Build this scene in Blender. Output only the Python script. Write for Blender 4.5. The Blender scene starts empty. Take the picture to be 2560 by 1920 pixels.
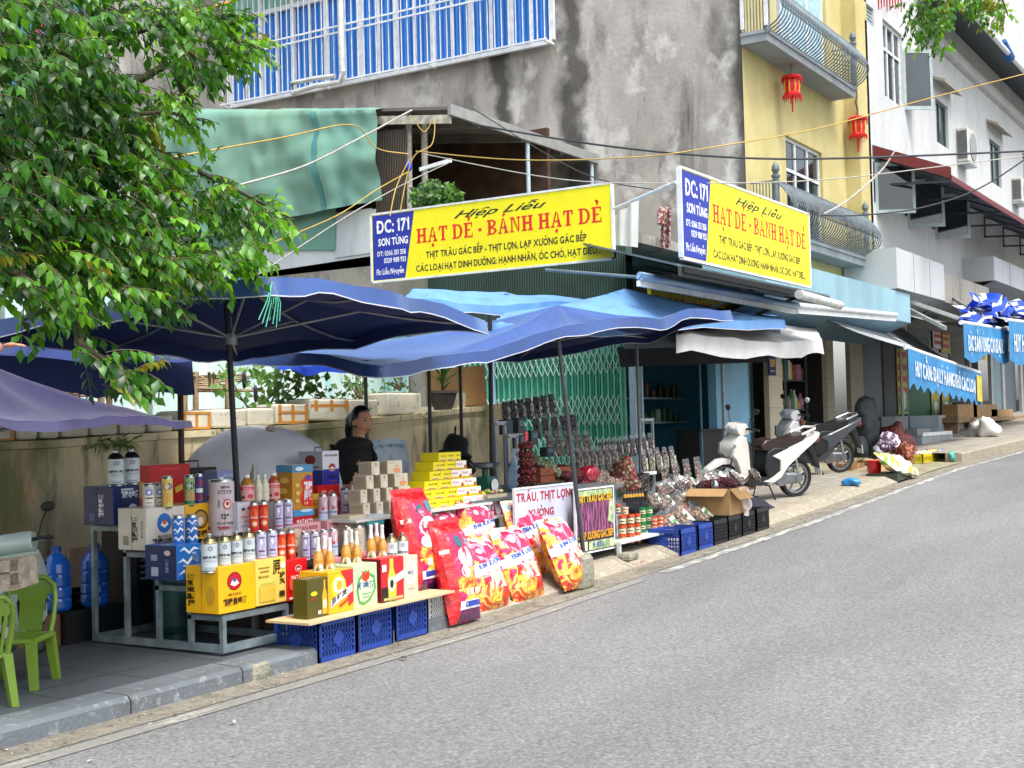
import bpy,bmesh,math,random,unicodedata
from mathutils import Vector as V,Matrix,noise as mnoise
random.seed(7)
SC = bpy.context.scene
COL = SC.collection
R = math.radians
F = 3267.0;CX,CY = 1280.0,960.0
EYE = V((0.0,-5.8,1.6))
_yaw,_pit,_rol = R(31.74),R(1.80),R(1.46)
_f = V((math.cos(_yaw)*math.cos(_pit),math.sin(_yaw)*math.cos(_pit),math.sin(_pit)))
_r0 = V((math.sin(_yaw),-math.cos(_yaw),0));_u0 = _r0.cross(_f)
RIGHT = _r0*math.cos(_rol) - _u0*math.sin(_rol)
UP = _u0*math.cos(_rol) + _r0*math.sin(_rol)
FWD = _f
cam = bpy.data.cameras.new('camera');camo = bpy.data.objects.new('camera',cam);COL.objects.link(camo)
cam.sensor_width = 36;cam.lens = F/2560*36;cam.clip_end = 600;cam.clip_start = 0.1
m = Matrix.Identity(4)
for i in range(3):
    m[i][0] = RIGHT[i];m[i][1] = UP[i];m[i][2] = -FWD[i];m[i][3] = EYE[i]
camo.matrix_world = m
SC.camera = camo
W = bpy.data.worlds.new('World');SC.world = W;W.use_nodes = True
SUN_EL,SUN_AZ = R(62),R(-112)
nt = W.node_tree
sky = nt.nodes.new('ShaderNodeTexSky');sky.sky_type = 'NISHITA';sky.sun_disc = False
sky.sun_elevation = SUN_EL;sky.sun_rotation = math.pi/2 - SUN_AZ
sky.dust_density = 4.0;sky.air_density = 1.0;sky.ozone_density = 1.0
bg = nt.nodes['Background'];bw = nt.nodes.new('ShaderNodeRGBToBW');nt.links.new(sky.outputs[0],bw.inputs[0]);mxw = nt.nodes.new('ShaderNodeMix');mxw.data_type = 'RGBA';mxw.inputs[0].default_value = .62;nt.links.new(sky.outputs[0],mxw.inputs[6]);nt.links.new(bw.outputs[0],mxw.inputs[7]);nt.links.new(mxw.outputs[2],bg.inputs[0]);bg.inputs[1].default_value = 0.15
sl = bpy.data.lights.new('sun','SUN');so = bpy.data.objects.new('sun',sl);COL.objects.link(so)
sl.energy = 1.05;sl.angle = R(14);sl.color = (1,0.96,0.9)
_sd = V((math.cos(SUN_EL)*math.cos(SUN_AZ),math.cos(SUN_EL)*math.sin(SUN_AZ),math.sin(SUN_EL)))
so.rotation_euler = _sd.to_track_quat('Z','Y').to_euler();so.location = (0,-5,30)
SC.view_settings.view_transform = 'Standard';SC.view_settings.look = 'None'
SC.view_settings.exposure = 1.38;SC.view_settings.gamma = 1.0
def ray(px,py):
    return FWD*F + RIGHT*(px-CX) + UP*(CY-py)
def Pv(px,py,v):
    d = ray(px,py);return EYE + d*((v-EYE.y)/d.y)
def Pu(px,py,u):
    d = ray(px,py);return EYE + d*((u-EYE.x)/d.x)
def Pz(px,py,z):
    d = ray(px,py);return EYE + d*((z-EYE.z)/d.z)
def Pd(px,py,dist):
    d = ray(px,py);return EYE + d*(dist/F)
def scl(p):
    return (p-EYE).dot(FWD)/F
GZ = [(-60,-1.2),(-20,-0.35),(-4,-0.06),(4,0.0),(8.7,.045),(15.5,.27),(23.7,.625),(31.8,.80),(60,1.9),(140,5)]
def gz(u):
    for (a,za),(b,zb) in zip(GZ,GZ[1:]):
        if u <= b:
            t = (u-a)/(b-a);return za + (zb-za)*t
    return GZ[-1][1]
def pz(u):
    return gz(u) + 0.11
def lin(c):
    if isinstance(c,str):
        c = c.lstrip('#');c = [int(c[i:i+2],16)/255 for i in (0,2,4)]
    return tuple(x/12.92 if x <= .04045 else ((x+.055)/1.055)**2.4 for x in c) + (1.0,)
MATS = {}
def new_mat(name):
    m = bpy.data.materials.new(name);m.use_nodes = True
    n = m.node_tree;b = n.nodes['Principled BSDF']
    return m,n,b
def mat(name,col=None,rough=.6,metal=0.0,var=.12,scale=6.0,bump=0.0,bscale=30,alpha=1.0,trans=0.0,sub=None,col2=None,stretch=(1,1,1),spec=.5,coat=0,thresh=(.4,.6),detail=4):
    """plain procedural material: colour broken up by noise; col2 = second colour in patches"""
    if name in MATS: return MATS[name]
    m,n,b = new_mat(name);L = n.links
    geo = n.nodes.new('ShaderNodeNewGeometry')
    mp = n.nodes.new('ShaderNodeMapping');mp.inputs['Scale'].default_value = stretch
    tc = n.nodes.new('ShaderNodeTexCoord');L.new(tc.outputs['Object'],mp.inputs[0])
    nz = n.nodes.new('ShaderNodeTexNoise');nz.inputs['Scale'].default_value = scale;nz.inputs['Detail'].default_value = detail
    L.new(mp.outputs[0],nz.inputs['Vector'])
    c1 = lin(col)
    cr = n.nodes.new('ShaderNodeValToRGB');L.new(nz.outputs[0],cr.inputs[0])
    if col2 is None:
        c0 = tuple(x*(1-var*1.6) for x in c1[:3]) + (1,);c2 = tuple(min(1,x*(1+var)) for x in c1[:3]) + (1,)
        cr.color_ramp.elements[0].position = .3;cr.color_ramp.elements[1].position = .7
    else:
        c0 = c1;c2 = lin(col2)
        cr.color_ramp.elements[0].position = thresh[0];cr.color_ramp.elements[1].position = thresh[1]
    cr.color_ramp.elements[0].color = c0;cr.color_ramp.elements[1].color = c2
    L.new(cr.outputs[0],b.inputs['Base Color'])
    b.inputs['Roughness'].default_value = rough;b.inputs['Metallic'].default_value = metal
    b.inputs['Specular IOR Level'].default_value = spec
    if coat: b.inputs['Coat Weight'].default_value = coat;b.inputs['Coat Roughness'].default_value = .15
    if alpha < 1: b.inputs['Alpha'].default_value = alpha
    if trans: b.inputs['Transmission Weight'].default_value = trans
    if bump:
        n2 = n.nodes.new('ShaderNodeTexNoise');n2.inputs['Scale'].default_value = bscale;n2.inputs['Detail'].default_value = 6
        L.new(mp.outputs[0],n2.inputs['Vector'])
        bp = n.nodes.new('ShaderNodeBump');bp.inputs['Strength'].default_value = bump;bp.inputs['Distance'].default_value = .02
        L.new(n2.outputs[0],bp.inputs['Height']);L.new(bp.outputs[0],b.inputs['Normal'])
    MATS[name] = m
    return m
def two_side(name,col,tcol,rough=.5,tr=.35):
    if name in MATS: return MATS[name]
    m,n,b = new_mat(name);L = n.links
    out = n.nodes['Material Output']
    tc = n.nodes.new('ShaderNodeTexCoord')
    nz = n.nodes.new('ShaderNodeTexNoise');nz.inputs['Scale'].default_value = 2.3;nz.inputs['Detail'].default_value = 5
    L.new(tc.outputs['Object'],nz.inputs['Vector'])
    mr = n.nodes.new('ShaderNodeMapRange');mr.inputs[3].default_value = .6;mr.inputs[4].default_value = 1.35
    L.new(nz.outputs[0],mr.inputs[0])
    mx = n.nodes.new('ShaderNodeVectorMath');mx.operation = 'SCALE';mx.inputs[0].default_value = lin(col)[:3]
    L.new(mr.outputs[0],mx.inputs['Scale']);L.new(mx.outputs[0],b.inputs['Base Color'])
    b.inputs['Roughness'].default_value = rough
    t = n.nodes.new('ShaderNodeBsdfTranslucent');t.inputs[0].default_value = lin(tcol)
    ms = n.nodes.new('ShaderNodeMixShader');ms.inputs[0].default_value = tr
    L.new(b.outputs[0],ms.inputs[1]);L.new(t.outputs[0],ms.inputs[2]);L.new(ms.outputs[0],out.inputs[0])
    MATS[name] = m
    return m
def film(name,col,alpha=.3,rough=.15):
    """clear plastic: mostly see-through with crinkled gloss"""
    if name in MATS: return MATS[name]
    m,n,b = new_mat(name);L = n.links
    out = n.nodes['Material Output']
    b.inputs['Base Color'].default_value = lin(col);b.inputs['Roughness'].default_value = rough
    tc = n.nodes.new('ShaderNodeTexCoord')
    nz = n.nodes.new('ShaderNodeTexNoise');nz.inputs['Scale'].default_value = 28;nz.inputs['Distortion'].default_value = 1.5
    L.new(tc.outputs['Object'],nz.inputs['Vector'])
    bp = n.nodes.new('ShaderNodeBump');bp.inputs['Strength'].default_value = .9;bp.inputs['Distance'].default_value = .02
    L.new(nz.outputs[0],bp.inputs['Height']);L.new(bp.outputs[0],b.inputs['Normal'])
    t = n.nodes.new('ShaderNodeBsdfTransparent')
    ms = n.nodes.new('ShaderNodeMixShader');ms.inputs[0].default_value = alpha
    L.new(t.outputs[0],ms.inputs[1]);L.new(b.outputs[0],ms.inputs[2]);L.new(ms.outputs[0],out.inputs[0])
    MATS[name] = m
    return m
GLY = {}
def glyph(ch,bold):
    k = (ch,bold)
    if k in GLY: return GLY[k]
    t = bpy.data.curves.new('g','FONT');t.body = ch;t.offset = bold;t.resolution_u = 3
    o = bpy.data.objects.new('g',t);COL.objects.link(o)
    me = bpy.data.meshes.new_from_object(o.evaluated_get(bpy.context.evaluated_depsgraph_get()))
    vs = [(v.co.x,v.co.y) for v in me.vertices];fs = [tuple(p.vertices) for p in me.polygons]
    bpy.data.objects.remove(o);bpy.data.curves.remove(t);bpy.data.meshes.remove(me)
    if vs:
        x0 = min(v[0] for v in vs);x1 = max(v[0] for v in vs)
        vs = [(v[0]-x0,v[1]) for v in vs];w = x1-x0
    else: w = .25
    GLY[k] = (vs,fs,w);return GLY[k]
def bar(x0,y0,x1,y1,w):
    d = V((x1-x0,y1-y0));n = V((-d.y,d.x)).normalized()*w/2
    return [(x0+n.x,y0+n.y),(x0-n.x,y0-n.y),(x1-n.x,y1-n.y),(x1+n.x,y1+n.y)]
def marks(mk,w,top,s):
    """polygons of the Vietnamese diacritics; top = height of the letter, s = stroke"""
    c = w/2;out = [];y = top+.09
    for m_ in mk:
        if m_ == 0x323: out.append([(c+s*.75*math.cos(a*math.pi/4),-.17+s*.75*math.sin(a*math.pi/4)) for a in range(8)])
        elif m_ == 0x302: out += [bar(c-.15,y,c,y+.13,s*.8),bar(c+.01,y+.13,c+.16,y,s*.8)];y += .16
        elif m_ == 0x306: out += [bar(c-.14,y+.1,c-.05,y+.02,s*.8),bar(c-.05,y+.02,c+.05,y+.02,s*.7),bar(c+.05,y+.02,c+.14,y+.1,s*.8)];y += .14
        elif m_ == 0x301: out.append(bar(c-.02,y+.02,c+.1,y+.16,s))
        elif m_ == 0x300: out.append(bar(c+.02,y+.02,c-.1,y+.16,s))
        elif m_ == 0x303: out += [bar(c-.14,y+.02,c-.04,y+.09,s*.8),bar(c-.04,y+.09,c+.04,y+.03,s*.8),bar(c+.04,y+.03,c+.14,y+.1,s*.8)]
        elif m_ == 0x309: out += [bar(c,y,c+.08,y+.09,s*.8),bar(c+.08,y+.08,c+.05,y+.19,s*.8),bar(c+.06,y+.18,c-.09,y+.17,s*.8)]
        elif m_ == 0x31B: out.append(bar(w-.03,top-.1,w+.1,top+.03,s))
    return out
def serif_glyph(ch):
    """hand drawn slab-serif capitals for the red lettering"""
    T = .17;S = .075;out = [];H = .72
    def stem(x): out.append([(x-T/2,S),(x+T/2,S),(x+T/2,H-S),(x-T/2,H-S)])
    def slab(x,y,e=.075): out.append([(x-T/2-e,y),(x+T/2+e,y),(x+T/2+e,y+S),(x-T/2-e,y+S)])
    if ch == 'H':
        for x in (.16,.56): stem(x);slab(x,0);slab(x,H-S)
        out.append([(.245,.32),(.475,.32),(.475,.42),(.245,.42)]);w = .72
    elif ch == 'T':
        stem(.3);slab(.3,0);out.append([(0,H-S),(.6,H-S),(.6,H),(0,H)])
        out.append([(0,H-.22),(.07,H-.22),(.1,H-S),(0,H-S)]);out.append([(.53,H-.22),(.6,H-.22),(.6,H-S),(.5,H-S)]);w = .6
    elif ch == 'A':
        out.append([(.07,S),(.16,S),(.4,H),(.29,H)]);out.append([(.44,S),(.62,S),(.4,H),(.4,.55)])
        out.append([(.22,.24),(.495,.24),(.475,.31),(.245,.31)])
        slab(.11,0,.03);slab(.53,0,.06);w = .7
    elif ch == 'N':
        for x,t in ((.13,.09),(.57,.09)): out.append([(x-t/2,S),(x+t/2,S),(x+t/2,H-S),(x-t/2,H-S)])
        out.append([(.175,H-S),(.525,0),(.615,0),(.525,.12),(.3,H-S)]);slab(.13,0,.03);slab(.57,H-S,.03)
        out.append([(.02,H-S),(.3,H-S),(.26,H),(.02,H)]);w = .7
    elif ch in 'EBDĐ':
        stem(.16);out.append([(0,0),(.245,0),(.245,S),(0,S)]);out.append([(0,H-S),(.245,H-S),(.245,H),(0,H)])
        if ch == 'E':
            for y,l in ((0,.6),(H-S,.58),(.33,.44)): out.append([(.245,y),(l,y),(l,y+S),(.245,y+S)])
            out.append([(.53,S),(.6,S),(.6,.22),(.55,.22)]);out.append([(.51,H-.22),(.57,H-.22),(.58,H-S),(.51,H-S)]);w = .62
        else:
            def bowl(y0,y1,ex,n=10):
                c = (y0+y1)/2;ry = (y1-y0)/2
                for i in range(n):
                    a0 = -math.pi/2+math.pi*i/n;a1 = -math.pi/2+math.pi*(i+1)/n
                    x0 = .3;out.append([(x0+(ex-x0)*math.cos(a0),c+ry*math.sin(a0)),(x0+(ex-x0)*math.cos(a1),c+ry*math.sin(a1)),
                                         (x0+(ex-x0-T*.95)*math.cos(a1),c+(ry-S)*math.sin(a1)),(x0+(ex-x0-T*.95)*math.cos(a0),c+(ry-S)*math.sin(a0))])
                out.append([(.245,y0),(.3,y0),(.3,y0+S),(.245,y0+S)]);out.append([(.245,y1-S),(.3,y1-S),(.3,y1),(.245,y1)])
            if ch == 'B': bowl(.36,H,.6);bowl(0,.36,.64);w = .66
            else: bowl(0,H,.7,12);w = .72
    elif ch == '-': out.append([(.02,.24),(.24,.24),(.24,.38),(.02,.38)]);w = .26
    else: return None
    return out,w
def layout(s,bold=0.0,serif=False,track=.075,shear=0.0):
    """list of 2-D polygons (cap height about .72), total width"""
    polys = [];x = 0
    for ch in s:
        if ch == ' ': x += .27;continue
        bar_d = ch in 'Đđ'
        d = 'D' if ch == 'Đ' else 'd' if ch == 'đ' else ch
        nf = unicodedata.normalize('NFD',d);base = nf[0];mk = [ord(c) for c in nf[1:]]
        mk.sort(key=lambda q: (q not in (0x302,0x306),q))
        g = serif_glyph(base) if serif else (([[(.10-bold,0),(.2+bold,0),(.2+bold,.72),(.10-bold,.72)],bar(-.02,.54,.12,.66,.08+bold)],.27) if base == '1' else None)
        if g:
            ps,w = g;ps = [list(p) for p in ps];st = .13
        else:
            vs,fs,w = glyph(base,bold);ps = [[vs[i] for i in f] for f in fs];st = .08+bold*1.5
        top = .72 if base.isupper() or base in 'bdfhklt' else .5
        ps = ps + marks(mk,w,top,st)
        if bar_d: ps.append([(-.06,.33),(.22 if not base == 'd' else .4,.33),(.22 if not base == 'd' else .4,.41),(-.06,.41)] if base == 'D' else [(w-.22,.58),(w+.06,.58),(w+.06,.65),(w-.22,.65)])
        for p in ps: polys.append(([(q[0]+x+q[1]*shear,q[1]) for q in p],len(ps) > 1 and p is ps[-1] and bar_d))
        x += w + track
    return polys,x-track
class MB:
    def __init__(s): s.v = [];s.f = [];s.m = [];s.mats = [];s.sm = []
    def mi(s,m):
        if m not in s.mats: s.mats.append(m)
        return s.mats.index(m)
    def face(s,pts,m,smooth=False):
        i = len(s.v);s.v += [tuple(p) for p in pts];s.f.append(tuple(range(i,i+len(pts))));s.m.append(s.mi(m));s.sm.append(smooth)
    def mesh(s,vs,fs,m,smooth=False):
        i = len(s.v);s.v += [tuple(p) for p in vs];k = s.mi(m)
        for f in fs: s.f.append(tuple(i+j for j in f));s.m.append(k);s.sm.append(smooth)
    def pbx(s,o,a,b,c,m,skip=()):
        """parallelepiped from corner o with edge vectors a, b, c"""
        o,a,b,c = V(o),V(a),V(b),V(c)
        p = [o,o+a,o+a+b,o+b,o+c,o+a+c,o+a+b+c,o+b+c]
        fs = [(0,3,2,1),(4,5,6,7),(0,1,5,4),(1,2,6,5),(2,3,7,6),(3,0,4,7)]
        if a.cross(b).dot(c) < 0: fs = [f[::-1] for f in fs]
        s.mesh(p,[f for i,f in enumerate(fs) if i not in skip],m)
    def box(s,x0,x1,y0,y1,z0,z1,m,skip=()):
        s.pbx((x0,y0,z0),(x1-x0,0,0),(0,y1-y0,0),(0,0,z1-z0),m,skip)
    def rbox(s,x0,x1,y0,y1,z0,z1,m,r=.01):
        """box with chamfered upright edges and top"""
        pr = [(x0+r,y0),(x1-r,y0),(x1,y0+r),(x1,y1-r),(x1-r,y1),(x0+r,y1),(x0,y1-r),(x0,y0+r)]
        cx,cy = (x0+x1)/2,(y0+y1)/2
        def ring(z,k): return [(p[0]+(r*k if p[0] < cx else -r*k),p[1]+(r*k if p[1] < cy else -r*k),z) for p in pr]
        vs = ring(z0,.6)+ring(z0+r,0)+ring(z1-r,0)+ring(z1,.6);fs = []
        for k in range(3):
            for i in range(8): j = (i+1) % 8;fs.append((k*8+i,k*8+j,k*8+8+j,k*8+8+i))
        fs.append(tuple(range(7,-1,-1)));fs.append(tuple(range(24,32)))
        s.mesh(vs,fs,m)
    def cyl(s,p0,p1,r0,r1,n,m,caps=True,smooth=True):
        p0,p1 = V(p0),V(p1);d = (p1-p0).normalized()
        a = d.orthogonal().normalized();b = d.cross(a)
        vs = []
        for p,r in ((p0,r0),(p1,r1)):
            for i in range(n):
                t = 2*math.pi*i/n;vs.append(p+(a*math.cos(t)+b*math.sin(t))*r)
        fs = [(i,(i+1) % n,n+(i+1) % n,n+i) for i in range(n)]
        s.mesh(vs,fs,m,smooth)
        if caps: s.mesh(vs,[tuple(range(n-1,-1,-1)),tuple(range(n,2*n))],m)
    def tube(s,pts,r,n,m,closed=False):
        pts = [V(p) for p in pts];vs = [];N = len(pts)
        for i,p in enumerate(pts):
            d = (pts[min(i+1,N-1)]-pts[max(i-1,0)]).normalized()
            a = d.cross(V((0,0,1)))
            if a.length < .1: a = d.cross(V((1,0,0)))
            a.normalize();b = d.cross(a)
            rr = r[i] if isinstance(r,(list,tuple)) else r
            for k in range(n):
                t = 2*math.pi*k/n;vs.append(p+(a*math.cos(t)+b*math.sin(t))*rr)
        fs = [(i*n+k,i*n+(k+1) % n,(i+1)*n+(k+1) % n,(i+1)*n+k) for i in range(N-1) for k in range(n)]
        s.mesh(vs,fs,m,True);s.mesh(vs,[tuple(range(n-1,-1,-1)),tuple(range((N-1)*n,N*n))],m)
    def lathe(s,c,prof,n,m,ax=V((0,0,1)),sx=1,sy=1,smooth=True,cap=True):
        """prof: (radius, height[, material]) from bottom up"""
        c = V(c);ax = V(ax).normalized();a = ax.orthogonal().normalized() if abs(ax.z) < .99 else V((1,0,0));b = ax.cross(a)
        rings = [[c+ax*q[1]+(a*math.cos(2*math.pi*i/n)*sx+b*math.sin(2*math.pi*i/n)*sy)*q[0] for i in range(n)] for q in prof]
        for k in range(len(prof)-1):
            mm = prof[k+1][2] if len(prof[k+1]) > 2 else m
            s.mesh(rings[k]+rings[k+1],[(i,(i+1) % n,n+(i+1) % n,n+i) for i in range(n)],mm,smooth)
        if not cap: return
        if prof[0][0] > 1e-4: s.mesh(rings[0],[tuple(range(n-1,-1,-1))],m)
        if prof[-1][0] > 1e-4: s.mesh(rings[-1],[tuple(range(n))],prof[-1][2] if len(prof[-1]) > 2 else m)
    def ell(s,c,rx,ry,rz,m,n=10,k=7,rot=None,jit=0):
        vs = [];c = V(c)
        for j in range(k+1):
            ph = math.pi*j/k
            for i in range(n):
                th = 2*math.pi*i/n;q = V((rx*math.sin(ph)*math.cos(th),ry*math.sin(ph)*math.sin(th),rz*math.cos(ph)))
                if jit: q *= 1+jit*mnoise.noise((q+c)*9/max(rx,.01)*.1)
                if rot: q = rot @ q
                vs.append(c+q)
        s.mesh(vs,[(j*n+i,(j+1)*n+i,(j+1)*n+(i+1) % n,j*n+(i+1) % n) for j in range(k) for i in range(n)],m,True)
    def grid(s,fn,nu,nv,m,smooth=True,flip=False):
        vs = [fn(i/nu,j/nv) for j in range(nv+1) for i in range(nu+1)]
        fs = [(j*(nu+1)+i,j*(nu+1)+i+1,(j+1)*(nu+1)+i+1,(j+1)*(nu+1)+i) for j in range(nv) for i in range(nu)]
        if flip: fs = [f[::-1] for f in fs]
        s.mesh(vs,fs,m,smooth)
    def prism(s,pts,n,m,m2=None):
        """flat polygon pts extruded along vector n"""
        pts = [V(p) for p in pts];n = V(n);k = len(pts)
        nn = V((0,0,0))
        for i in range(k): nn += pts[i].cross(pts[(i+1) % k])
        if nn.dot(n) > 0: pts = pts[::-1]
        q = [p+n for p in pts]
        s.mesh(pts+q,[tuple(range(k)),tuple(range(2*k-1,k-1,-1))],m)
        s.mesh(pts+q,[(i,i+k,(i+1) % k+k,(i+1) % k) for i in range(k)],m2 or m)
    def build(s,name,parent=None,loc=None):
        L = WL[parent.name] if parent else (V(loc) if loc is not None else V((0,0,0)))
        me = bpy.data.meshes.new(name)
        me.from_pydata([(a-L.x,b-L.y,c-L.z) for a,b,c in s.v],[],s.f)
        for mm in s.mats: me.materials.append(mm)
        me.polygons.foreach_set('material_index',s.m);me.polygons.foreach_set('use_smooth',s.sm)
        me.update()
        o = bpy.data.objects.new(name,me);COL.objects.link(o)
        if parent: o.parent = parent
        else: o.location = L
        WL[o.name] = L
        return o
WL = {}
def tag(o,label=None,cat=None,group=None,kind=None):
    if label: o['label'] = label
    if cat: o['category'] = cat
    if group: o['group'] = group
    if kind: o['kind'] = kind
    return o
def thing(name,label,cat,loc,group=None):
    o = bpy.data.objects.new(name,None);COL.objects.link(o);o.location = loc;o.empty_display_size = .1
    WL[o.name] = V(loc);return tag(o,label,cat,group)
def copy_tree(root,loc,label,group=None,rotz=0,scale=None):
    def cp(o,par):
        c = o.copy();COL.objects.link(c)
        if par: c.parent = par
        for ch in list(o.children): cp(ch,c)
        return c
    c = cp(root,None);c.location = loc;c.rotation_euler = (0,0,rotz)
    if scale: c.scale = (scale,)*3
    WL[c.name] = V(loc)
    c['label'] = label
    if group: c['group'] = group
    return c
class Face:
    """a place to print on: fractions (x, y) of a face -> point; k = layer"""
    def __init__(s,mb,fn,w,h): s.mb = mb;s.fn = fn;s.w = w;s.h = h;s.k = 1
    def lay(s): s.k += 1
    def poly(s,pts,m):
        s.mb.face([s.fn(x,y,s.k) for x,y in pts],m)
    def rect(s,x0,y0,x1,y1,m,n=1):
        for i in range(n):
            a = x0+(x1-x0)*i/n;b = x0+(x1-x0)*(i+1)/n
            s.poly([(a,y0),(b,y0),(b,y1),(a,y1)],m)
        s.k += 1
    def ell(s,cx,cy,rx,m,ry=None,n=14):
        ry = rx*s.w/s.h if ry is None else ry
        s.poly([(cx+rx*math.cos(2*math.pi*i/n),cy+ry*math.sin(2*math.pi*i/n)) for i in range(n)],m);s.k += 1
    def text(s,t,cx,y,h,m,w=None,bold=.02,serif=False,shear=0,left=None,rot=False,rise=0):
        """h = cap height as a fraction of the face height; w = width fraction to fit"""
        polys,tw = layout(t,bold,serif,shear=shear)
        if rot:
            sc = h*s.w/.72;k = 1.0 if w is None else w*s.h/(tw*sc)
            for p,up in polys:
                s.mb.face([s.fn(cx-(b*sc)/s.w,y+(a-tw/2)*sc*k/s.h,s.k+(.6 if up else 0)) for a,b in p],m)
        else:
            sc = h*s.h/.72;kx = 1.0 if w is None else w*s.w/(tw*sc)
            x0 = (left if left is not None else cx-tw*sc*kx/2/s.w)
            for p,up in polys:
                s.mb.face([s.fn(x0+a*sc*kx/s.w,y+b*sc/s.h+a*sc*kx/s.w*rise,s.k+(.6 if up else 0)) for a,b in p],m)
        s.k += 1
LAY = .0009
def flat_face(mb,o,r,u):
    """o bottom-left corner, r and u the edge vectors; normal r x u points outwards"""
    o,r,u = V(o),V(r),V(u);n = r.cross(u).normalized()
    return Face(mb,lambda x,y,k: o+r*x+u*y+n*(LAY*k+.0004),r.length,u.length)
def cyl_face(mb,c,rad,z0,z1,mid,span):
    """part of an upright cylinder: mid = azimuth of the middle, span = angle; x runs left to right as seen from outside"""
    c = V(c)
    def fn(x,y,k):
        a = mid+(x-.5)*span;r = rad+LAY*k+.0006
        return V((c.x+r*math.cos(a),c.y+r*math.sin(a),z0+(z1-z0)*y))
    return Face(mb,fn,rad*span,z1-z0)
def wires(name,label,pts,r,m,group=None,cat='cable'):
    mb = MB();P = [V(p) for p in pts];out = []
    for i in range(len(P)-1):
        p0 = P[max(i-1,0)];p1 = P[i];p2 = P[i+1];p3 = P[min(i+2,len(P)-1)]
        for k in range(6):
            t = k/6;out.append(.5*((2*p1)+(p2-p0)*t+(2*p0-5*p1+4*p2-p3)*t*t+(3*p1-p0-3*p2+p3)*t**3))
    out.append(P[-1]);mb.tube(out,r,5,m)
    return tag(mb.build(name,loc=P[0]),label,cat,group)
def layered(name,base,layers,rough=.85,bump=.3,bscale=25,spec=.3):
    """base colour + list of (colour, noise scale, stretch xyz, lo, hi, strength) painted over by noise (dirt, moss, flaked paint)"""
    if name in MATS: return MATS[name]
    m,n,b = new_mat(name);L = n.links
    tc = n.nodes.new('ShaderNodeTexCoord');cur = None
    for i,(c,sc,st,lo,hi,k) in enumerate(layers):
        mp = n.nodes.new('ShaderNodeMapping');mp.inputs['Scale'].default_value = st;mp.inputs['Location'].default_value = (i*3.7,i*1.9,i*5.3)
        L.new(tc.outputs['Object'],mp.inputs[0])
        nz = n.nodes.new('ShaderNodeTexNoise');nz.inputs['Scale'].default_value = sc;nz.inputs['Detail'].default_value = 7;nz.inputs['Roughness'].default_value = .62
        L.new(mp.outputs[0],nz.inputs['Vector'])
        mr = n.nodes.new('ShaderNodeMapRange');mr.inputs[1].default_value = lo;mr.inputs[2].default_value = hi;mr.inputs[4].default_value = k
        L.new(nz.outputs[0],mr.inputs[0])
        mx = n.nodes.new('ShaderNodeMix');mx.data_type = 'RGBA'
        L.new(mr.outputs[0],mx.inputs[0])
        if cur is None: mx.inputs[6].default_value = lin(base)
        else: L.new(cur,mx.inputs[6])
        mx.inputs[7].default_value = lin(c);cur = mx.outputs[2]
    L.new(cur,b.inputs['Base Color']);b.inputs['Roughness'].default_value = rough;b.inputs['Specular IOR Level'].default_value = spec
    n2 = n.nodes.new('ShaderNodeTexNoise');n2.inputs['Scale'].default_value = bscale;n2.inputs['Detail'].default_value = 8
    L.new(tc.outputs['Object'],n2.inputs['Vector'])
    bp = n.nodes.new('ShaderNodeBump');bp.inputs['Strength'].default_value = bump;bp.inputs['Distance'].default_value = .02
    L.new(n2.outputs[0],bp.inputs['Height']);L.new(bp.outputs[0],b.inputs['Normal'])
    MATS[name] = m
    return m
def stripes(name,c1,c2,freq,axis=0,rough=.5,metal=0,bump=.6,dirt=.25,wave='SIN'):
    """corrugated or striped sheet"""
    if name in MATS: return MATS[name]
    m,n,b = new_mat(name);L = n.links
    tc = n.nodes.new('ShaderNodeTexCoord')
    w = n.nodes.new('ShaderNodeTexWave');w.bands_direction = 'XYZ'[axis];w.wave_profile = wave;w.inputs['Scale'].default_value = freq;w.inputs['Distortion'].default_value = 0
    L.new(tc.outputs['Object'],w.inputs['Vector'])
    nz = n.nodes.new('ShaderNodeTexNoise');nz.inputs['Scale'].default_value = 1.6;nz.inputs['Detail'].default_value = 7;L.new(tc.outputs['Object'],nz.inputs['Vector'])
    mx = n.nodes.new('ShaderNodeMix');mx.data_type = 'RGBA';mx.inputs[6].default_value = lin(c1);mx.inputs[7].default_value = lin(c2);L.new(w.outputs[0],mx.inputs[0])
    mr = n.nodes.new('ShaderNodeMapRange');mr.inputs[1].default_value = .35;mr.inputs[2].default_value = .7;mr.inputs[3].default_value = 1;mr.inputs[4].default_value = 1-dirt;L.new(nz.outputs[0],mr.inputs[0])
    sc = n.nodes.new('ShaderNodeVectorMath');sc.operation = 'SCALE';L.new(mx.outputs[2],sc.inputs[0]);L.new(mr.outputs[0],sc.inputs['Scale'])
    L.new(sc.outputs[0],b.inputs['Base Color'])
    bp = n.nodes.new('ShaderNodeBump');bp.inputs['Strength'].default_value = bump;bp.inputs['Distance'].default_value = .03
    L.new(w.outputs[0],bp.inputs['Height']);L.new(bp.outputs[0],b.inputs['Normal'])
    b.inputs['Roughness'].default_value = rough;b.inputs['Metallic'].default_value = metal
    MATS[name] = m
    return m
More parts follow.
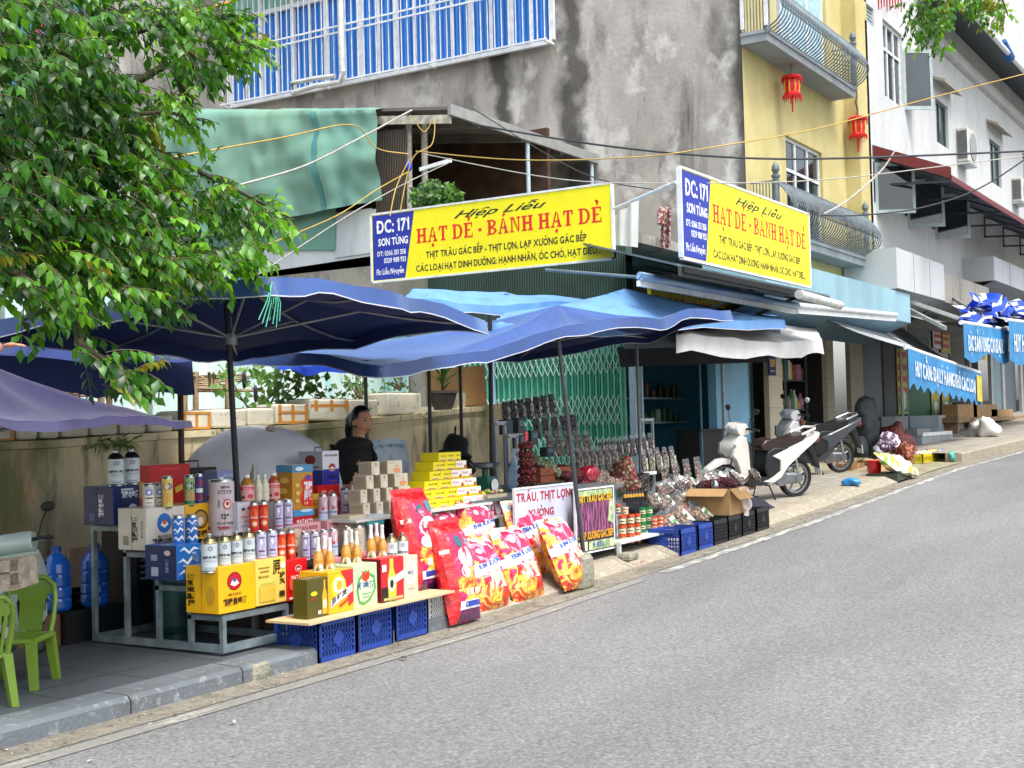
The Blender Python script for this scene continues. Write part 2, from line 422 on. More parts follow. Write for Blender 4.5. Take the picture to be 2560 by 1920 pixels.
def tiles(name,c1,c2,mortar,w,h,rot=0,rough=.6,msize=.012,dirt='#4a4a48',dk=.5):
    if name in MATS: return MATS[name]
    m,n,b = new_mat(name);L = n.links
    tc = n.nodes.new('ShaderNodeTexCoord');mp = n.nodes.new('ShaderNodeMapping');mp.inputs['Rotation'].default_value = (rot,0,0) if rot else (0,0,0)
    L.new(tc.outputs['Object'],mp.inputs[0])
    br = n.nodes.new('ShaderNodeTexBrick');br.inputs['Scale'].default_value = 1;br.offset = 0;br.inputs['Brick Width'].default_value = w;br.inputs['Row Height'].default_value = h
    br.inputs['Color1'].default_value = lin(c1);br.inputs['Color2'].default_value = lin(c2);br.inputs['Mortar'].default_value = lin(mortar);br.inputs['Mortar Size'].default_value = msize
    L.new(mp.outputs[0],br.inputs['Vector'])
    nz = n.nodes.new('ShaderNodeTexNoise');nz.inputs['Scale'].default_value = 1.7;nz.inputs['Detail'].default_value = 8;nz.inputs['Roughness'].default_value = .65;L.new(tc.outputs['Object'],nz.inputs['Vector'])
    mr = n.nodes.new('ShaderNodeMapRange');mr.inputs[1].default_value = .38;mr.inputs[2].default_value = .68;mr.inputs[4].default_value = dk;L.new(nz.outputs[0],mr.inputs[0])
    mx = n.nodes.new('ShaderNodeMix');mx.data_type = 'RGBA';L.new(mr.outputs[0],mx.inputs[0]);L.new(br.outputs[0],mx.inputs[6]);mx.inputs[7].default_value = lin(dirt)
    L.new(mx.outputs[2],b.inputs['Base Color']);b.inputs['Roughness'].default_value = rough
    bp = n.nodes.new('ShaderNodeBump');bp.inputs['Strength'].default_value = .25;bp.inputs['Distance'].default_value = .01
    L.new(nz.outputs[0],bp.inputs['Height']);L.new(bp.outputs[0],b.inputs['Normal'])
    MATS[name] = m
    return m
def asphalt():
    m,n,b = new_mat('asphalt');L = n.links
    tc = n.nodes.new('ShaderNodeTexCoord')
    v = n.nodes.new('ShaderNodeTexVoronoi');v.inputs['Scale'].default_value = 75;L.new(tc.outputs['Object'],v.inputs['Vector'])
    f = n.nodes.new('ShaderNodeTexNoise');f.inputs['Scale'].default_value = 38;f.inputs['Detail'].default_value = 4;L.new(tc.outputs['Object'],f.inputs['Vector'])
    g = n.nodes.new('ShaderNodeTexNoise');g.inputs['Scale'].default_value = .55;g.inputs['Detail'].default_value = 6;g.inputs['Roughness'].default_value = .6;mp = n.nodes.new('ShaderNodeMapping');mp.inputs['Scale'].default_value = (.3,1.1,1);L.new(tc.outputs['Object'],mp.inputs[0]);L.new(mp.outputs[0],g.inputs['Vector'])
    cr = n.nodes.new('ShaderNodeValToRGB');L.new(v.outputs['Color'],cr.inputs[0])
    cr.color_ramp.elements[0].color = (.128,.131,.133,1);cr.color_ramp.elements[1].color = (.28,.284,.285,1)
    e = cr.color_ramp.elements.new(.5);e.color = (.198,.201,.202,1);e = cr.color_ramp.elements.new(.93);e.color = (.262,.266,.266,1)
    c2 = n.nodes.new('ShaderNodeValToRGB');L.new(f.outputs[0],c2.inputs[0]);c2.color_ramp.elements[0].position = .35;c2.color_ramp.elements[1].position = .7
    c2.color_ramp.elements[0].color = (.72,.72,.72,1);c2.color_ramp.elements[1].color = (1.12,1.12,1.12,1)
    c3 = n.nodes.new('ShaderNodeValToRGB');L.new(g.outputs[0],c3.inputs[0]);c3.color_ramp.elements[0].position = .3;c3.color_ramp.elements[1].position = .72
    c3.color_ramp.elements[0].color = (.74,.74,.75,1);c3.color_ramp.elements[1].color = (1.16,1.16,1.14,1)
    a = n.nodes.new('ShaderNodeVectorMath');a.operation = 'MULTIPLY';L.new(cr.outputs[0],a.inputs[0]);L.new(c2.outputs[0],a.inputs[1])
    c = n.nodes.new('ShaderNodeVectorMath');c.operation = 'MULTIPLY';L.new(a.outputs[0],c.inputs[0]);L.new(c3.outputs[0],c.inputs[1])
    L.new(c.outputs[0],b.inputs['Base Color']);b.inputs['Roughness'].default_value = .85
    bp = n.nodes.new('ShaderNodeBump');bp.inputs['Strength'].default_value = .5;bp.inputs['Distance'].default_value = .01;L.new(f.outputs[0],bp.inputs['Height']);L.new(bp.outputs[0],b.inputs['Normal'])
    MATS['asphalt'] = m;return m
ASPH = asphalt()
GRIT = layered('grit','#7c766a',[('#9a9280',9,(1,1,1),.45,.6,.7),('#5d5a50',3,(1,1,1),.5,.65,.7),('#8c8b84',30,(1,1,1),.5,.6,.8)],.95,.8,60)
PAVE = tiles('pavement_tiles','#565c61','#4a5055','#33373a',.62,.62,0,.55,.012,'#44494d',.55)
PAVE2 = tiles('pavement_pale','#a19a8c','#8f8a7e','#6d695f',.45,.45,0,.8,.01,'#77716a',.6)
KERB = layered('kerb_stone','#6b7277',[('#5d6266',2.2,(1,1,1),.42,.62,.8),('#a3a7a8',14,(1,1,1),.56,.7,.6)],.75,.4,40)
KERB2 = layered('kerb_concrete','#978f7f',[('#8d8677',1.8,(1,1,1),.45,.65,.8),('#6c695c',7,(1,3,1),.56,.72,.7),('#cfc8b6',16,(1,1,1),.55,.7,.6)],.9,.5,30)
PAINT = layered('worn_road_paint','#c9c7bd',[('#8b8b87',5,(.6,2.5,1),.40,.50,.97),('#777672',26,(1,1,1),.52,.6,.8)],.8,.3,50)
PAINT2 = layered('faded_road_paint','#a9a69a',[('#86857f',4,(.5,2.5,1),.36,.46,1),('#777672',26,(1,1,1),.5,.6,.8)],.85,.3,50)
US = [-60+i*2 for i in range(0,30)]+[0+i*.5 for i in range(0,90)]+[45+i*3 for i in range(0,33)]
def strip(name,v0,v1,dz0,dz1,m,us=US,nv=1,h=gz):
    mb = MB()
    vs = [(u,v0+(v1-v0)*j/nv,h(u)+dz0+(dz1-dz0)*j/nv) for u in us for j in range(nv+1)]
    k = nv+1
    mb.mesh(vs,[(i*k+j,(i+1)*k+j,(i+1)*k+j+1,i*k+j+1) for i in range(len(us)-1) for j in range(nv)],m)
    return tag(mb.build(name,loc=(0,0,0)),kind='structure')
g = MB();g.face([(-250,-150,-3.5),(300,-150,-3.5),(300,150,-3.5),(-250,150,-3.5)],mat('earth','#6f6a55',.95));tag(g.build('ground'),kind='structure')
strip('road',-16,.02,0,0,ASPH,nv=3)
strip('gutter',-.24,.015,.004,.006,GRIT)
strip('road_edge_line',-.40,-.28,.005,.005,PAINT2,us=[-10+.5*i for i in range(43)])
strip('road_edge_line',-.40,-.28,.005,.005,PAINT,us=[11.5+.5*i for i in range(100)])
def kerb(name,segs,m,top,face=.03,h=.11,gap=.006):
    mb = MB()
    for a,b in segs:
        n = max(1,round((b-a)/.9));L = (b-a)/n
        for i in range(n):
            u0 = a+i*L+gap;u1 = a+(i+1)*L-gap
            prof = [(0,-.05),(0,h-.025),(.025,h),(top,h+.004),(top,-.05)]
            if face > .05: prof = [(0,-.05),(0,.03),(face,h),(top,h+.004),(top,-.05)]
            A = [(u0,p[0],gz(u0)+p[1]) for p in prof];B = [(u1,p[0],gz(u1)+p[1]) for p in prof];N = len(prof)
            mb.mesh(A+B,[tuple(range(N)),tuple(range(2*N-1,N-1,-1))]+[(j,j+N,(j+1) % N+N,(j+1) % N) for j in range(N)],m)
    return tag(mb.build(name),kind='structure')
kerb('kerb',[(-12,8.8)],KERB,.26)
kerb('kerb_ramp',[(8.8,21.6)],KERB2,.5,.2,.115)
kerb('kerb',[(25.4,62)],KERB2,.3,.02,.2)
strip('pavement',.255,3.1,.11,.14,PAVE,us=[-12+.5*i for i in range(45)],nv=2)
strip('pavement',.495,3.1,.11,.14,PAVE2,us=[10.01]+[10.5+.5*i for i in range(23)]+[21.6],nv=2)
strip('driveway',.0,3.1,.02,.13,layered('driveway_mat','#8f8b70',[('#7d5b4c',1.2,(1,1,1),.5,.6,.8),('#6f705c',3,(1,1,1),.5,.65,.8)],.9),us=[21.61,22.5,23.5,24.5,25.39],nv=3)
strip('pavement',.295,3.1,.2,.23,PAVE2,us=[25.4+.5*i for i in range(74)],nv=2)
mb = MB()
mb.box(-12,62,3.1,24,-2,-1,MATS['earth'])
for i in range(37):
    u0 = 17.5+i*1.2
    mb.box(u0,u0+1.2,3.1,8,-1,gz(u0)+.22,PAVE2)
tag(mb.build('shop_floor'),kind='structure')
WALLM = layered('old_plaster','#ddcfa8',[('#e6d6b0',1.1,(1,1,.5),.45,.6,.9),('#b98f5c',.9,(1.6,1,.35),.52,.66,.6),('#9a9a8a',1.2,(1.6,1,.5),.5,.66,.7),
                ('#5f6c38',1.0,(1.5,1,.6),.50,.63,.75),('#3a3b30',2.2,(1.8,1,.4),.54,.66,.8),('#cbbd9c',9,(1.5,1,.6),.6,.7,.5)],.9,.35,18)
wall_top = [(-14,1.32),(0,1.46),(6.6,1.57),(10,1.66),(14.1,1.88)]
def wtop(u):
    for (a,za),(b,zb) in zip(wall_top,wall_top[1:]):
        if u <= b: return za+(zb-za)*(u-a)/(b-a)
    return wall_top[-1][1]
mb = MB();us = [-14+i*.75 for i in range(37)]+[13.6,14.1];N = len(us)
jit = [random.uniform(-.012,.012) for _ in us]
for a,b,in zip(range(N-1),range(1,N)):
    ua,ub = us[a],us[b];za,zb = wtop(ua)+jit[a],wtop(ub)+jit[b]
    mb.mesh([(ua,2.9,gz(ua)-.1),(ub,2.9,gz(ub)-.1),(ub,2.9,zb-.07),(ua,2.9,za-.07),(ua,2.87,za-.06),(ub,2.87,zb-.06),(ub,2.87,zb),(ua,2.87,za),(ub,3.14,zb),(ua,3.14,za),(ub,3.14,0),(ua,3.14,0)],
            [(0,1,2,3),(3,2,5,4),(4,5,6,7),(7,6,8,9),(9,8,10,11)],WALLM)
mb.box(14.1,14.25,2.87,7,0,1.87,WALLM);tag(mb.build('retaining_wall',loc=(0,2.9,0)),'long stained plaster retaining wall with moss running along the pavement behind the stall','wall')
mb = MB();mb.face([(-14,3.1,1.3),(14.1,3.1,1.75),(14.1,7.0,1.85),(-14,7.0,1.6)],mat('soil','#4a4332',.95,bump=.8,bscale=12));tag(mb.build('garden_soil'),kind='structure')
# turquoise wall of the yard behind
TURQ = layered('turquoise_wash','#b9d3cf',[('#7fc4c6',.8,(1,1,.6),.5,.6,.9),('#d9e2de',1.7,(1,1,.5),.5,.62,.8),('#8ba58c',2.5,(2,1,.4),.6,.75,.7)],.85,.15)
mb = MB();mb.box(-6,17.45,7.0,7.2,1.2,3.4,TURQ)
for u in (1.5,5.2,7.4,9.6,11.8,14.2): mb.box(u,u+.05,6.97,7.0,1.6,3.4,mat('grey_post','#7c8a88'))
tag(mb.build('garden_wall',loc=(-6,7,1.2)),'pale turquoise washed wall of the yard behind the trellis and styrofoam boxes','wall')
CORR_G = stripes('dark_green_corrugated','#2c4a45','#41625a',7,1,.5,0,.7,.4)
SHEET_W = layered('white_sheet_metal','#c8cfd2',[('#a7b1b5',1.4,(1,1,.3),.5,.7,.7),('#8c8f8c',5,(3,3,.4),.6,.75,.5)],.5,.1)
CONC = layered('dirty_concrete','#8d8b84',[('#a9a59b',1.2,(1,1,.7),.45,.62,.9),('#5b5a54',1.8,(1,1,.3),.52,.66,.85),('#c0bdb4',5,(1,1,1),.58,.7,.6)],.9,.4)
ax = thing('corner_shop','low grey corner shop with open blue room under the canopies and a covered terrace above','building',(17.5,3,.3))
mb = MB()
mb.box(17.5,17.7,6.6,18,0,4.5,CONC);mb.box(17.5,17.7,2.96,6.6,3.2,4.5,CORR_G)
mb.box(17.5,22.38,3.0,18,4.35,4.5,CONC);mb.build('wall',ax)
BLU = mat('blue_paint','#4f93ad',.6,var=.1,scale=2.5);BLU2 = mat('light_blue_paint','#7fb4d2',.55,var=.08,scale=2)
mb = MB();mb.box(17.7,22.4,5.0,5.1,.2,3.4,BLU);mb.box(22.3,22.39,2.99,5.0,.2,3.4,BLU);mb.box(17.7,22.3,3.0,5.0,3.3,3.34,BLU)
mb.box(17.7,22.3,3.0,5.0,.3,.56,PAVE2)
mb.build('room',ax)
mb = MB();mb.box(20.75,20.95,2.95,3.1,.4,3.3,BLU2);mb.box(21.02,21.1,2.93,3.08,.4,3.3,mat('pale_metal','#a9bac4',.4));mb.box(21.2,22.25,2.97,3.1,.4,3.3,BLU2);mb.build('door_frame',ax)
mb = MB();mb.box(19.9,20.55,4.93,4.99,1.6,3.0,BLU2);mb.box(19.97,20.48,4.90,4.94,1.67,2.93,BLU);mb.build('cabinet_door',ax)
GS = layered('green_sheet','#6b9688',[('#82a48c',.5,(1,1,.4),.42,.66,.7),('#57978f',.9,(1,1,.25),.5,.72,.6),('#8fb8a4',6,(1,4,.12),.6,.75,.3)],.4,.15,4)
def sheetz(px_top,py_top,px_bot,py_bot,u): return Pu(px_top,py_top,u),Pu(px_bot,py_bot,u)
A_,B_ = sheetz(400,268,400,600,17.15);C_,D_ = sheetz(938,262,953,500,17.15)
mb = MB()
def cloth(i,j):
    t = A_.lerp(C_,i);b = B_.lerp(D_,i);p = t.lerp(b,j)
    w = .02*math.sin(i*31+j*2)+.11*mnoise.noise(V((i*7,j*2.5,0)))+.06*mnoise.noise(V((i*22,j*6,0)))
    return V((p.x+w-.05*(1-abs(2*j-1))+(.25 if j < .04 else 0),p.y,p.z))
mb.grid(cloth,60,20,GS);mb.grid(lambda i,j: cloth(.725+.018*i+.03*j,j)-V((.02,0,0)),1,16,mat('sheet_seam','#3f7f80',.5));mb.build('green_sheet',ax)
mb = MB()
A2,B2 = sheetz(480,600,480,655,17.42);C2,D2 = sheetz(840,520,838,625,17.42)
mb.face([A2,C2,D2,Pu(700,625,17.42),Pu(700,610,17.42),Pu(480,625,17.42)],GS);mb.build('green_sheet',ax)
mb = MB()
mb.face([Pu(400,590,17.46),Pu(930,520,17.46),Pu(928,640,17.46),Pu(400,720,17.46)],SHEET_W)
mb.face([Pu(840,535,17.44),Pu(940,522,17.44),Pu(940,630,17.44),Pu(838,645,17.44)],SHEET_W);mb.build('white_cladding',ax)
mb = MB();mb.pbx(Pu(640,527,17.25),Pu(875,497,17.25)-Pu(640,527,17.25),(0.04,0,0),(0,0,.07),mat('galv','#a9b3b6',.4,.5));mb.build('rail',ax)
DARK = mat('dark_timber','#4a3328',.8,var=.3,scale=3);TPAN = stripes('tinted_corrugated','#3c3227','#5b4d3c',9,1,.35,0,.6,.5)
mb = MB();mb.box(20.5,20.6,6,12,4.5,7.0,DARK);mb.build('inner_wall',ax);mb = MB();mb.face([Pu(940,330,17.45),Pu(1018,322,17.45),Pu(1012,560,17.45),Pu(940,560,17.45)],TPAN);mb.build('tinted_panel',ax);mb = MB()
mb.box(17.6,22.3,11,11.1,4.5,7.2,mat('terrace_wall','#5d564e',.9));mb.build('terrace_wall',ax)
POST = mat('old_white_post','#b9b4a6',.7,var=.3,scale=9)
for px,d in ((1023,.0),(1062,.25)):
    p = Pu(px,560,17.55+d);q = Pu(px-2,275,17.55+d);mb = MB();mb.cyl((p.x,p.y,4.5),(q.x,q.y,q.z),.055,.055,8,POST);mb.build('post',ax)
for u in (19.8,22.2):
    mb = MB();mb.cyl((u,6.0,4.5),(u,6.0,6.6),.04,.04,8,mat('pale_metal',''));mb.build('post',ax)
RUST = mat('rusty_grey_roof','#6e6a64',.7,var=.25,scale=2);RTOP = mat('roof_top','#8d8f8d',.5)
mb = MB()
rA = V((17.35,6.0,6.72));rB = V((22.38,6.0,6.72));rC = V((22.38,14,7.75));rD = V((17.35,14,7.75))
mb.prism([rA,rB,rC,rD],(0,0,.05),RUST);mb.box(17.3,22.38,5.93,5.99,6.62,6.8,RTOP)
for u in (18.2,19.6,21.0): mb.pbx((u,6.0,6.58),(.06,0,0),(0,8,1.03),(0,0,.1),RUST)
mb.pbx((17.36,6.0,6.5),(.06,0,0),(0,8,1.03),(0,0,.14),POST)
mb.build('roof',ax)
GG = mat('gate_green','#62bda4',.45,var=.12,scale=4);GL = mat('gate_lattice','#cfe3da',.4);GD = mat('gate_dark','#45a08b',.5)
mb = MB();y0,y1 = 3.1,6.6;n = 34
mb.box(17.60,17.66,y0,y1,.2,3.2,GD)
for i in range(n+1):
    y = y0+(y1-y0)*i/n;mb.box(17.46,17.52,y-.010,y+.010,.35,3.15,GG);mb.box(17.53,17.58,y-.035,y+.035,.35,3.15,GG)
for zc in (1.05,1.28,1.68,1.9,2.45,2.68):
    for i in range(n):
        ya = y0+(y1-y0)*i/n;yb = y0+(y1-y0)*(i+1)/n
        for s in (1,-1): mb.pbx((17.435,ya,zc-.11*s-.008),(.012,0,0),(0,yb-ya,.22*s),(0,0,.016),GL)
mb.build('folding_gate',ax)
mb = MB();mb.box(17.44,17.5,5.32,5.38,.35,3.15,mat('light_blue_strip','#9fc7e0',.4));mb.build('gate_post',ax)
SIDE = layered('weathered_concrete','#a29e98',[('#bab5af',.55,(1,1,.7),.45,.6,.9),('#6c6a66',1.1,(1,1,.45),.5,.68,.85),('#33332f',.75,(1,1.6,.12),.6,.70,.92),
               ('#cfcdc8',1.1,(1,1,.8),.55,.64,.8),('#4a4b46',4,(1,3,.5),.62,.74,.6)],.92,.35,12)
YEL = layered('yellow_stucco','#bfb37c',[('#cbc08c',1.5,(1,1,1),.45,.6,.7),('#b8aa6a',3,(1,1,.3),.55,.7,.6)],.85,.5,70)
def streak(m,y0,w,z0=None):
    n = m.node_tree;L = n.links;b = n.nodes['Principled BSDF'];src = b.inputs['Base Color'].links[0].from_socket
    g = n.nodes.new('ShaderNodeNewGeometry');sp = n.nodes.new('ShaderNodeSeparateXYZ');L.new(g.outputs['Position'],sp.inputs[0])
    nz = n.nodes.new('ShaderNodeTexNoise');nz.inputs['Scale'].default_value = 1.6;nz.inputs['Detail'].default_value = 8;L.new(g.outputs['Position'],nz.inputs['Vector'])
    a = n.nodes.new('ShaderNodeMath');a.operation = 'SUBTRACT';L.new(sp.outputs[1],a.inputs[0]);a.inputs[1].default_value = y0
    c = n.nodes.new('ShaderNodeMath');c.operation = 'MULTIPLY_ADD';L.new(nz.outputs[0],c.inputs[0]);c.inputs[1].default_value = w*4;L.new(a.outputs[0],c.inputs[2])
    d = n.nodes.new('ShaderNodeMath');d.operation = 'SUBTRACT';L.new(c.outputs[0],d.inputs[0]);d.inputs[1].default_value = w*2
    e = n.nodes.new('ShaderNodeMath');e.operation = 'ABSOLUTE';L.new(d.outputs[0],e.inputs[0])
    mr = n.nodes.new('ShaderNodeMapRange');mr.inputs[1].default_value = w*1.3;mr.inputs[2].default_value = w*.4;mr.inputs[3].default_value = 0;mr.inputs[4].default_value = .78;L.new(e.outputs[0],mr.inputs[0])
    mx = n.nodes.new('ShaderNodeMix');mx.data_type = 'RGBA';L.new(mr.outputs[0],mx.inputs[0]);L.new(src,mx.inputs[6]);mx.inputs[7].default_value = lin('#2c2c29');L.new(mx.outputs[2],b.inputs['Base Color'])
streak(SIDE,Pu(1432,200,22.4).y,.30);streak(SIDE,Pu(1250,160,22.4).y,.25);streak(SIDE,Pu(1858,60,22.4).y,.2)
tb = thing('yellow_fronted_house','tall house with stained grey concrete side and yellow stucco front with curved iron balconies','building',(22.4,3,.6))
mb = MB();mb.face([(22.4,2.96,0),(22.4,20,0),(22.4,20,17),(22.4,2.96,17)][::-1],SIDE);mb.face([(22.4,2.96,0),(22.4,2.96,17),(22.4,2.93,17),(22.4,2.93,0)],SIDE);mb.build('side_wall',tb)
def wall_v(mb,u0,u1,z0,z1,v,holes,m,dep=.18,reveal=None):
    """wall sheet facing the street with rectangular openings (u0, u1, z0, z1) and reveals"""
    us = sorted({u0,u1}|{h[0] for h in holes}|{h[1] for h in holes});zs = sorted({z0,z1}|{h[2] for h in holes}|{h[3] for h in holes})
    for a,b in zip(us,us[1:]):
        for c,d in zip(zs,zs[1:]):
            if any(h[0] <= (a+b)/2 <= h[1] and h[2] <= (c+d)/2 <= h[3] for h in holes): continue
            mb.face([(a,v,c),(b,v,c),(b,v,d),(a,v,d)],m)
    for a,b,c,d in holes:
        for q in ([(a,v,c),(a,v,d),(a,v+dep,d),(a,v+dep,c)],[(b,v,c),(b,v+dep,c),(b,v+dep,d),(b,v,d)],[(a,v,d),(b,v,d),(b,v+dep,d),(a,v+dep,d)],[(a,v,c),(a,v+dep,c),(b,v+dep,c),(b,v,c)]):
            mb.face(q,reveal or m)
GLASS = mat('window_glass','#1f2c33',.06,var=.5,scale=1.2,spec=1.0);WF = mat('white_frame','#dfe3e4',.4)
def pw(x0,y0,x1,y1,v):
    a = Pv(x0,y0,v);b = Pv(x1,y1,v);return (a.x,b.x,min(a.z,b.z),max(a.z,b.z))
def window_v(par,o,v,cols=2,tr=.3,fw=.06,fm=WF,gm=GLASS,dep=.12,bars=0):
    a,b,c,d = o;f = MB();w = b-a
    f.box(a,b,v+dep-.05,v+dep,c,c+fw,fm);f.box(a,b,v+dep-.05,v+dep,d-fw,d,fm)
    f.box(a,a+fw,v+dep-.05,v+dep,c+fw,d-fw,fm);f.box(b-fw,b,v+dep-.05,v+dep,c+fw,d-fw,fm)
    zt = d-(d-c)*tr
    for i in range(1,cols): x = a+w*i/cols;f.box(x-fw*.6,x+fw*.6,v+dep-.05,v+dep,c+fw,d-fw,fm)
    if tr: f.box(a+fw,b-fw,v+dep-.06,v+dep-.052,zt-fw*.5,zt+fw*.5,fm)
    fo = f.build('window',par);g = MB();g.box(a+fw*.5,b-fw*.5,v+dep-.02,v+dep-.015,c+fw*.5,d-fw*.5,gm);g.build('pane',fo)
    return fo
# yellow front u 22.4 .. 29.2
w1 = pw(1958,300,2056,530,2.96)
w1 = (w1[0],w1[1],5.0,7.15)
w2 = (24.2,27.3,8.75,11.6)
mb = MB();wall_v(mb,22.4,29.2,3.9,17,2.93,[w1,w2],YEL);mb.box(28.35,29.2,2.6,2.93,3.9,17,YEL);mb.face([(22.37,2.93,3.9),(22.4,2.93,3.9),(22.4,2.93,17),(22.37,2.93,17)],YEL)
mb.build('front_wall',tb)
window_v(tb,w1,2.93,3,.3);window_v(tb,w2,2.93,3,.25,gm=mat('pale_blue_glass','#9fc4d8',.1,var=.2,spec=.9))
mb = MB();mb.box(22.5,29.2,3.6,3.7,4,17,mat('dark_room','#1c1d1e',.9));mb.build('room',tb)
IRON = mat('grey_iron','#6a767c',.5,.3,var=.2);SLAB = mat('slab_grey','#8f979b',.7,var=.15,scale=2);SLABU = tiles('soffit','#8a9094','#7e8488','#5c6063',1.2,.6,0,.7,.012,'#6d7072',.4)
def balcony(u0,u1,v0,z,par,hr=.95):
    mb = MB();mb.box(u0,u1,v0,2.92,z-.16,z-.02,SLAB);mb.box(u0-.03,u1+.03,v0-.03,2.92,z-.02,z+.04,SLAB);mb.face([(u0+.05,v0+.05,z-.164),(u1-.05,v0+.05,z-.164),(u1-.05,2.9,z-.164),(u0+.05,2.9,z-.164)],SLABU);s = mb.build('balcony',par)
    r = MB();n = int((u1-u0)/.135)
    def bulge(t): return -.26*math.sin(math.pi*min(1,t*1.25))**1.0*(1 if t < .8 else 0) if t < .8 else 0
    for i in range(n+1):
        u = u0+(u1-u0)*i/n
        pts = [(u,v0-.02-.3*math.sin(math.pi*(k/8)**.8)*(1 if k < 8 else 0),z+.06+(hr-.1)*k/8) for k in range(9)]
        r.tube(pts,.016,4,IRON)
        if i < n:
            c = [(u+.067+.05*math.cos(a*math.pi/4),v0-.02-.26*math.sin(math.pi*((.5+.06*math.sin(a*math.pi/4)))**.8),z+.06+(hr-.1)*(.5+.07*math.sin(a*math.pi/4))) for a in range(9)]
            r.tube(c,.008,4,IRON)
    for zz,vv in ((z+.05,v0-.02),(z+hr-.03,v0-.02),(z+hr-.14,v0-.1)): r.tube([(u0,vv,zz),(u1,vv,zz)],.017,5,IRON)
    for uu in (u0,u1):
        for k in range(1,8):
            y = v0+(2.9-v0)*k/8;r.tube([(uu,y,z+.05),(uu,y,z+hr-.03)],.011,4,IRON)
        r.tube([(uu,v0,z+hr-.03),(uu,2.9,z+hr-.03)],.017,5,IRON)
    r.build('railing',s)
    for uu in (u0+.02,u1-.02):
        q = MB();q.lathe((uu,v0,z),[(.06,0),(.06,hr+.02),(.08,hr+.03),(.08,hr+.07),(.04,hr+.09),(.075,hr+.17),(.06,hr+.24),(.0,hr+.33)],10,IRON);q.build('finial_post',s)
balcony(22.3,27.5,2.42,Pv(1930,108,2.42).z+.16,tb)
balcony(22.5,28.0,2.42,Pv(1938,560,2.42).z-.12,tb)
mb = MB()
for z0,z1 in ((8.66,12),): mb.box(22.25,22.32,2.38,2.45,z0,z1,WF);mb.box(22.25,22.32,2.84,2.9,z0,z1,WF);mb.box(22.9,22.97,2.38,2.45,z0,z1,WF)
mb.build('balcony_frame',tb)
# blue fascia below the lower balcony
FAS = layered('blue_fascia','#8fb4c0',[('#7fa3b2',1.1,(1,1,.4),.45,.65,.8),('#6b8790',3,(1,1,.3),.58,.75,.6)],.6,.1)
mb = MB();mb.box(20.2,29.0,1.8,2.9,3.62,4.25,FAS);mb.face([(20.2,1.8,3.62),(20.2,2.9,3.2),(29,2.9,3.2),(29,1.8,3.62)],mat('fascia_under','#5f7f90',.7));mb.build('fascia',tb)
gal = thing('window_gallery','long white barred window gallery with blue curtains high on the concrete side wall','window gallery',tuple(Pu(960,150,22.0)))
gy0 = Pu(1365,60,22.0).y;gy1 = Pu(560,200,22.0).y;gzb = Pu(1365,92,22.0).z;gzb2 = Pu(560,250,22.0).z;gz1 = gzb+3.0
BC = stripes('blue_curtain','#1a62c0','#3f93ea',3.1,1,.8,0,.4,.15);TG = stripes('teal_glass','#7fb8ae','#9fcfc4',3,1,.3,0,.1,.3)
mb = MB();mb.face([(22.30,gy0,gzb),(22.30,gy1,gzb),(22.30,gy1,gzb+1.95),(22.30,gy0,gzb+1.95)][::-1],BC);mb.build('curtain',gal)
mb = MB();mb.face([(22.32,gy0,gzb+1.95),(22.32,gy1,gzb+1.95),(22.32,gy1,gz1),(22.32,gy0,gz1)][::-1],TG);mb.build('glazing',gal)
mb = MB();L_ = gy1-gy0;n = 9
for i in range(n+1):
    y = gy0+L_*i/n;mb.box(22.20,22.28,y-.05,y+.05,gzb,gz1,WF)
    if i < n: mb.box(22.22,22.28,y+L_/n*.5-.025,y+L_/n*.5+.025,gzb,gzb+1.95,WF)
mb.box(22.19,22.28,gy0,gy1,gzb+1.9,gzb+2.0,WF);mb.box(22.19,22.28,gy0,gy1,gzb-.08,gzb,WF);mb.build('window_frame',gal)
mb = MB();n = 52
for i in range(n+1):
    y = gy0+L_*i/n;mb.box(21.93,21.95,y-.007,y+.007,gzb-.06,gz1,WF)
for z in (gzb-.08,gzb+.98,gzb+1.12,gzb+2.3): mb.box(21.90,21.93,gy0-.05,gy1+.05,z,z+.035,WF)
for y in (gy0,gy1,gy0+L_*.33,gy0+L_*.66): mb.box(21.93,22.28,y-.02,y+.02,gzb-.1,gzb-.06,WF)
mb.build('bars',gal)
mb = MB();GRN = stripes('green_corrugated','#3f8377','#5aa193',6,1,.5,0,.6,.2)
mb.box(21.6,22.38,Pu(870,0,22).y,Pu(540,60,22).y+.6,gz1-.0,gz1+2.6,GRN);mb.build('cladding',gal)
# white waste pipe
PVC = mat('white_pipe','#c9cdcb',.4,var=.15)
mb = MB();q = [Pu(x,y,21.8) for x,y in ((850,-30),(853,100),(856,180))]
mb.tube(q,.07,8,PVC);mb.tube([Pu(856,176,21.8),Pu(850,205,21.8),Pu(790,214,21.8),Pu(733,232,21.8)],.06,8,PVC);mb.tube([Pu(733,236,21.8),Pu(730,208,21.8),Pu(790,196,21.8),Pu(838,190,21.8)],.055,8,PVC)
tag(mb.build('drain_pipe',loc=tuple(Pu(856,176,21.8))),'white plastic drain pipe bending into a loop below the blue curtained windows','pipe')
rh = thing('red_framed_house','house with red window frames, lilac panes and teal wall glimpsed behind the tree','building',tuple(Pu(370,240,26)))
RED = mat('red_frame','#c9483c',.5);LIL = mat('lilac_pane','#8f8fd0',.15,var=.06);TEAL = mat('teal_wall','#3f8794',.7)
U_ = 26.0
def uq(mb,x0,y0,x1,y1,u,m,sl=-.17):
    """quad on a u-plane; the long edges follow the wall (px slope sl)"""
    d = (x1-x0)*sl
    mb.face([Pu(x0,y1,u),Pu(x1,y1+d,u),Pu(x1,y0+d,u),Pu(x0,y0,u)][::1],m)
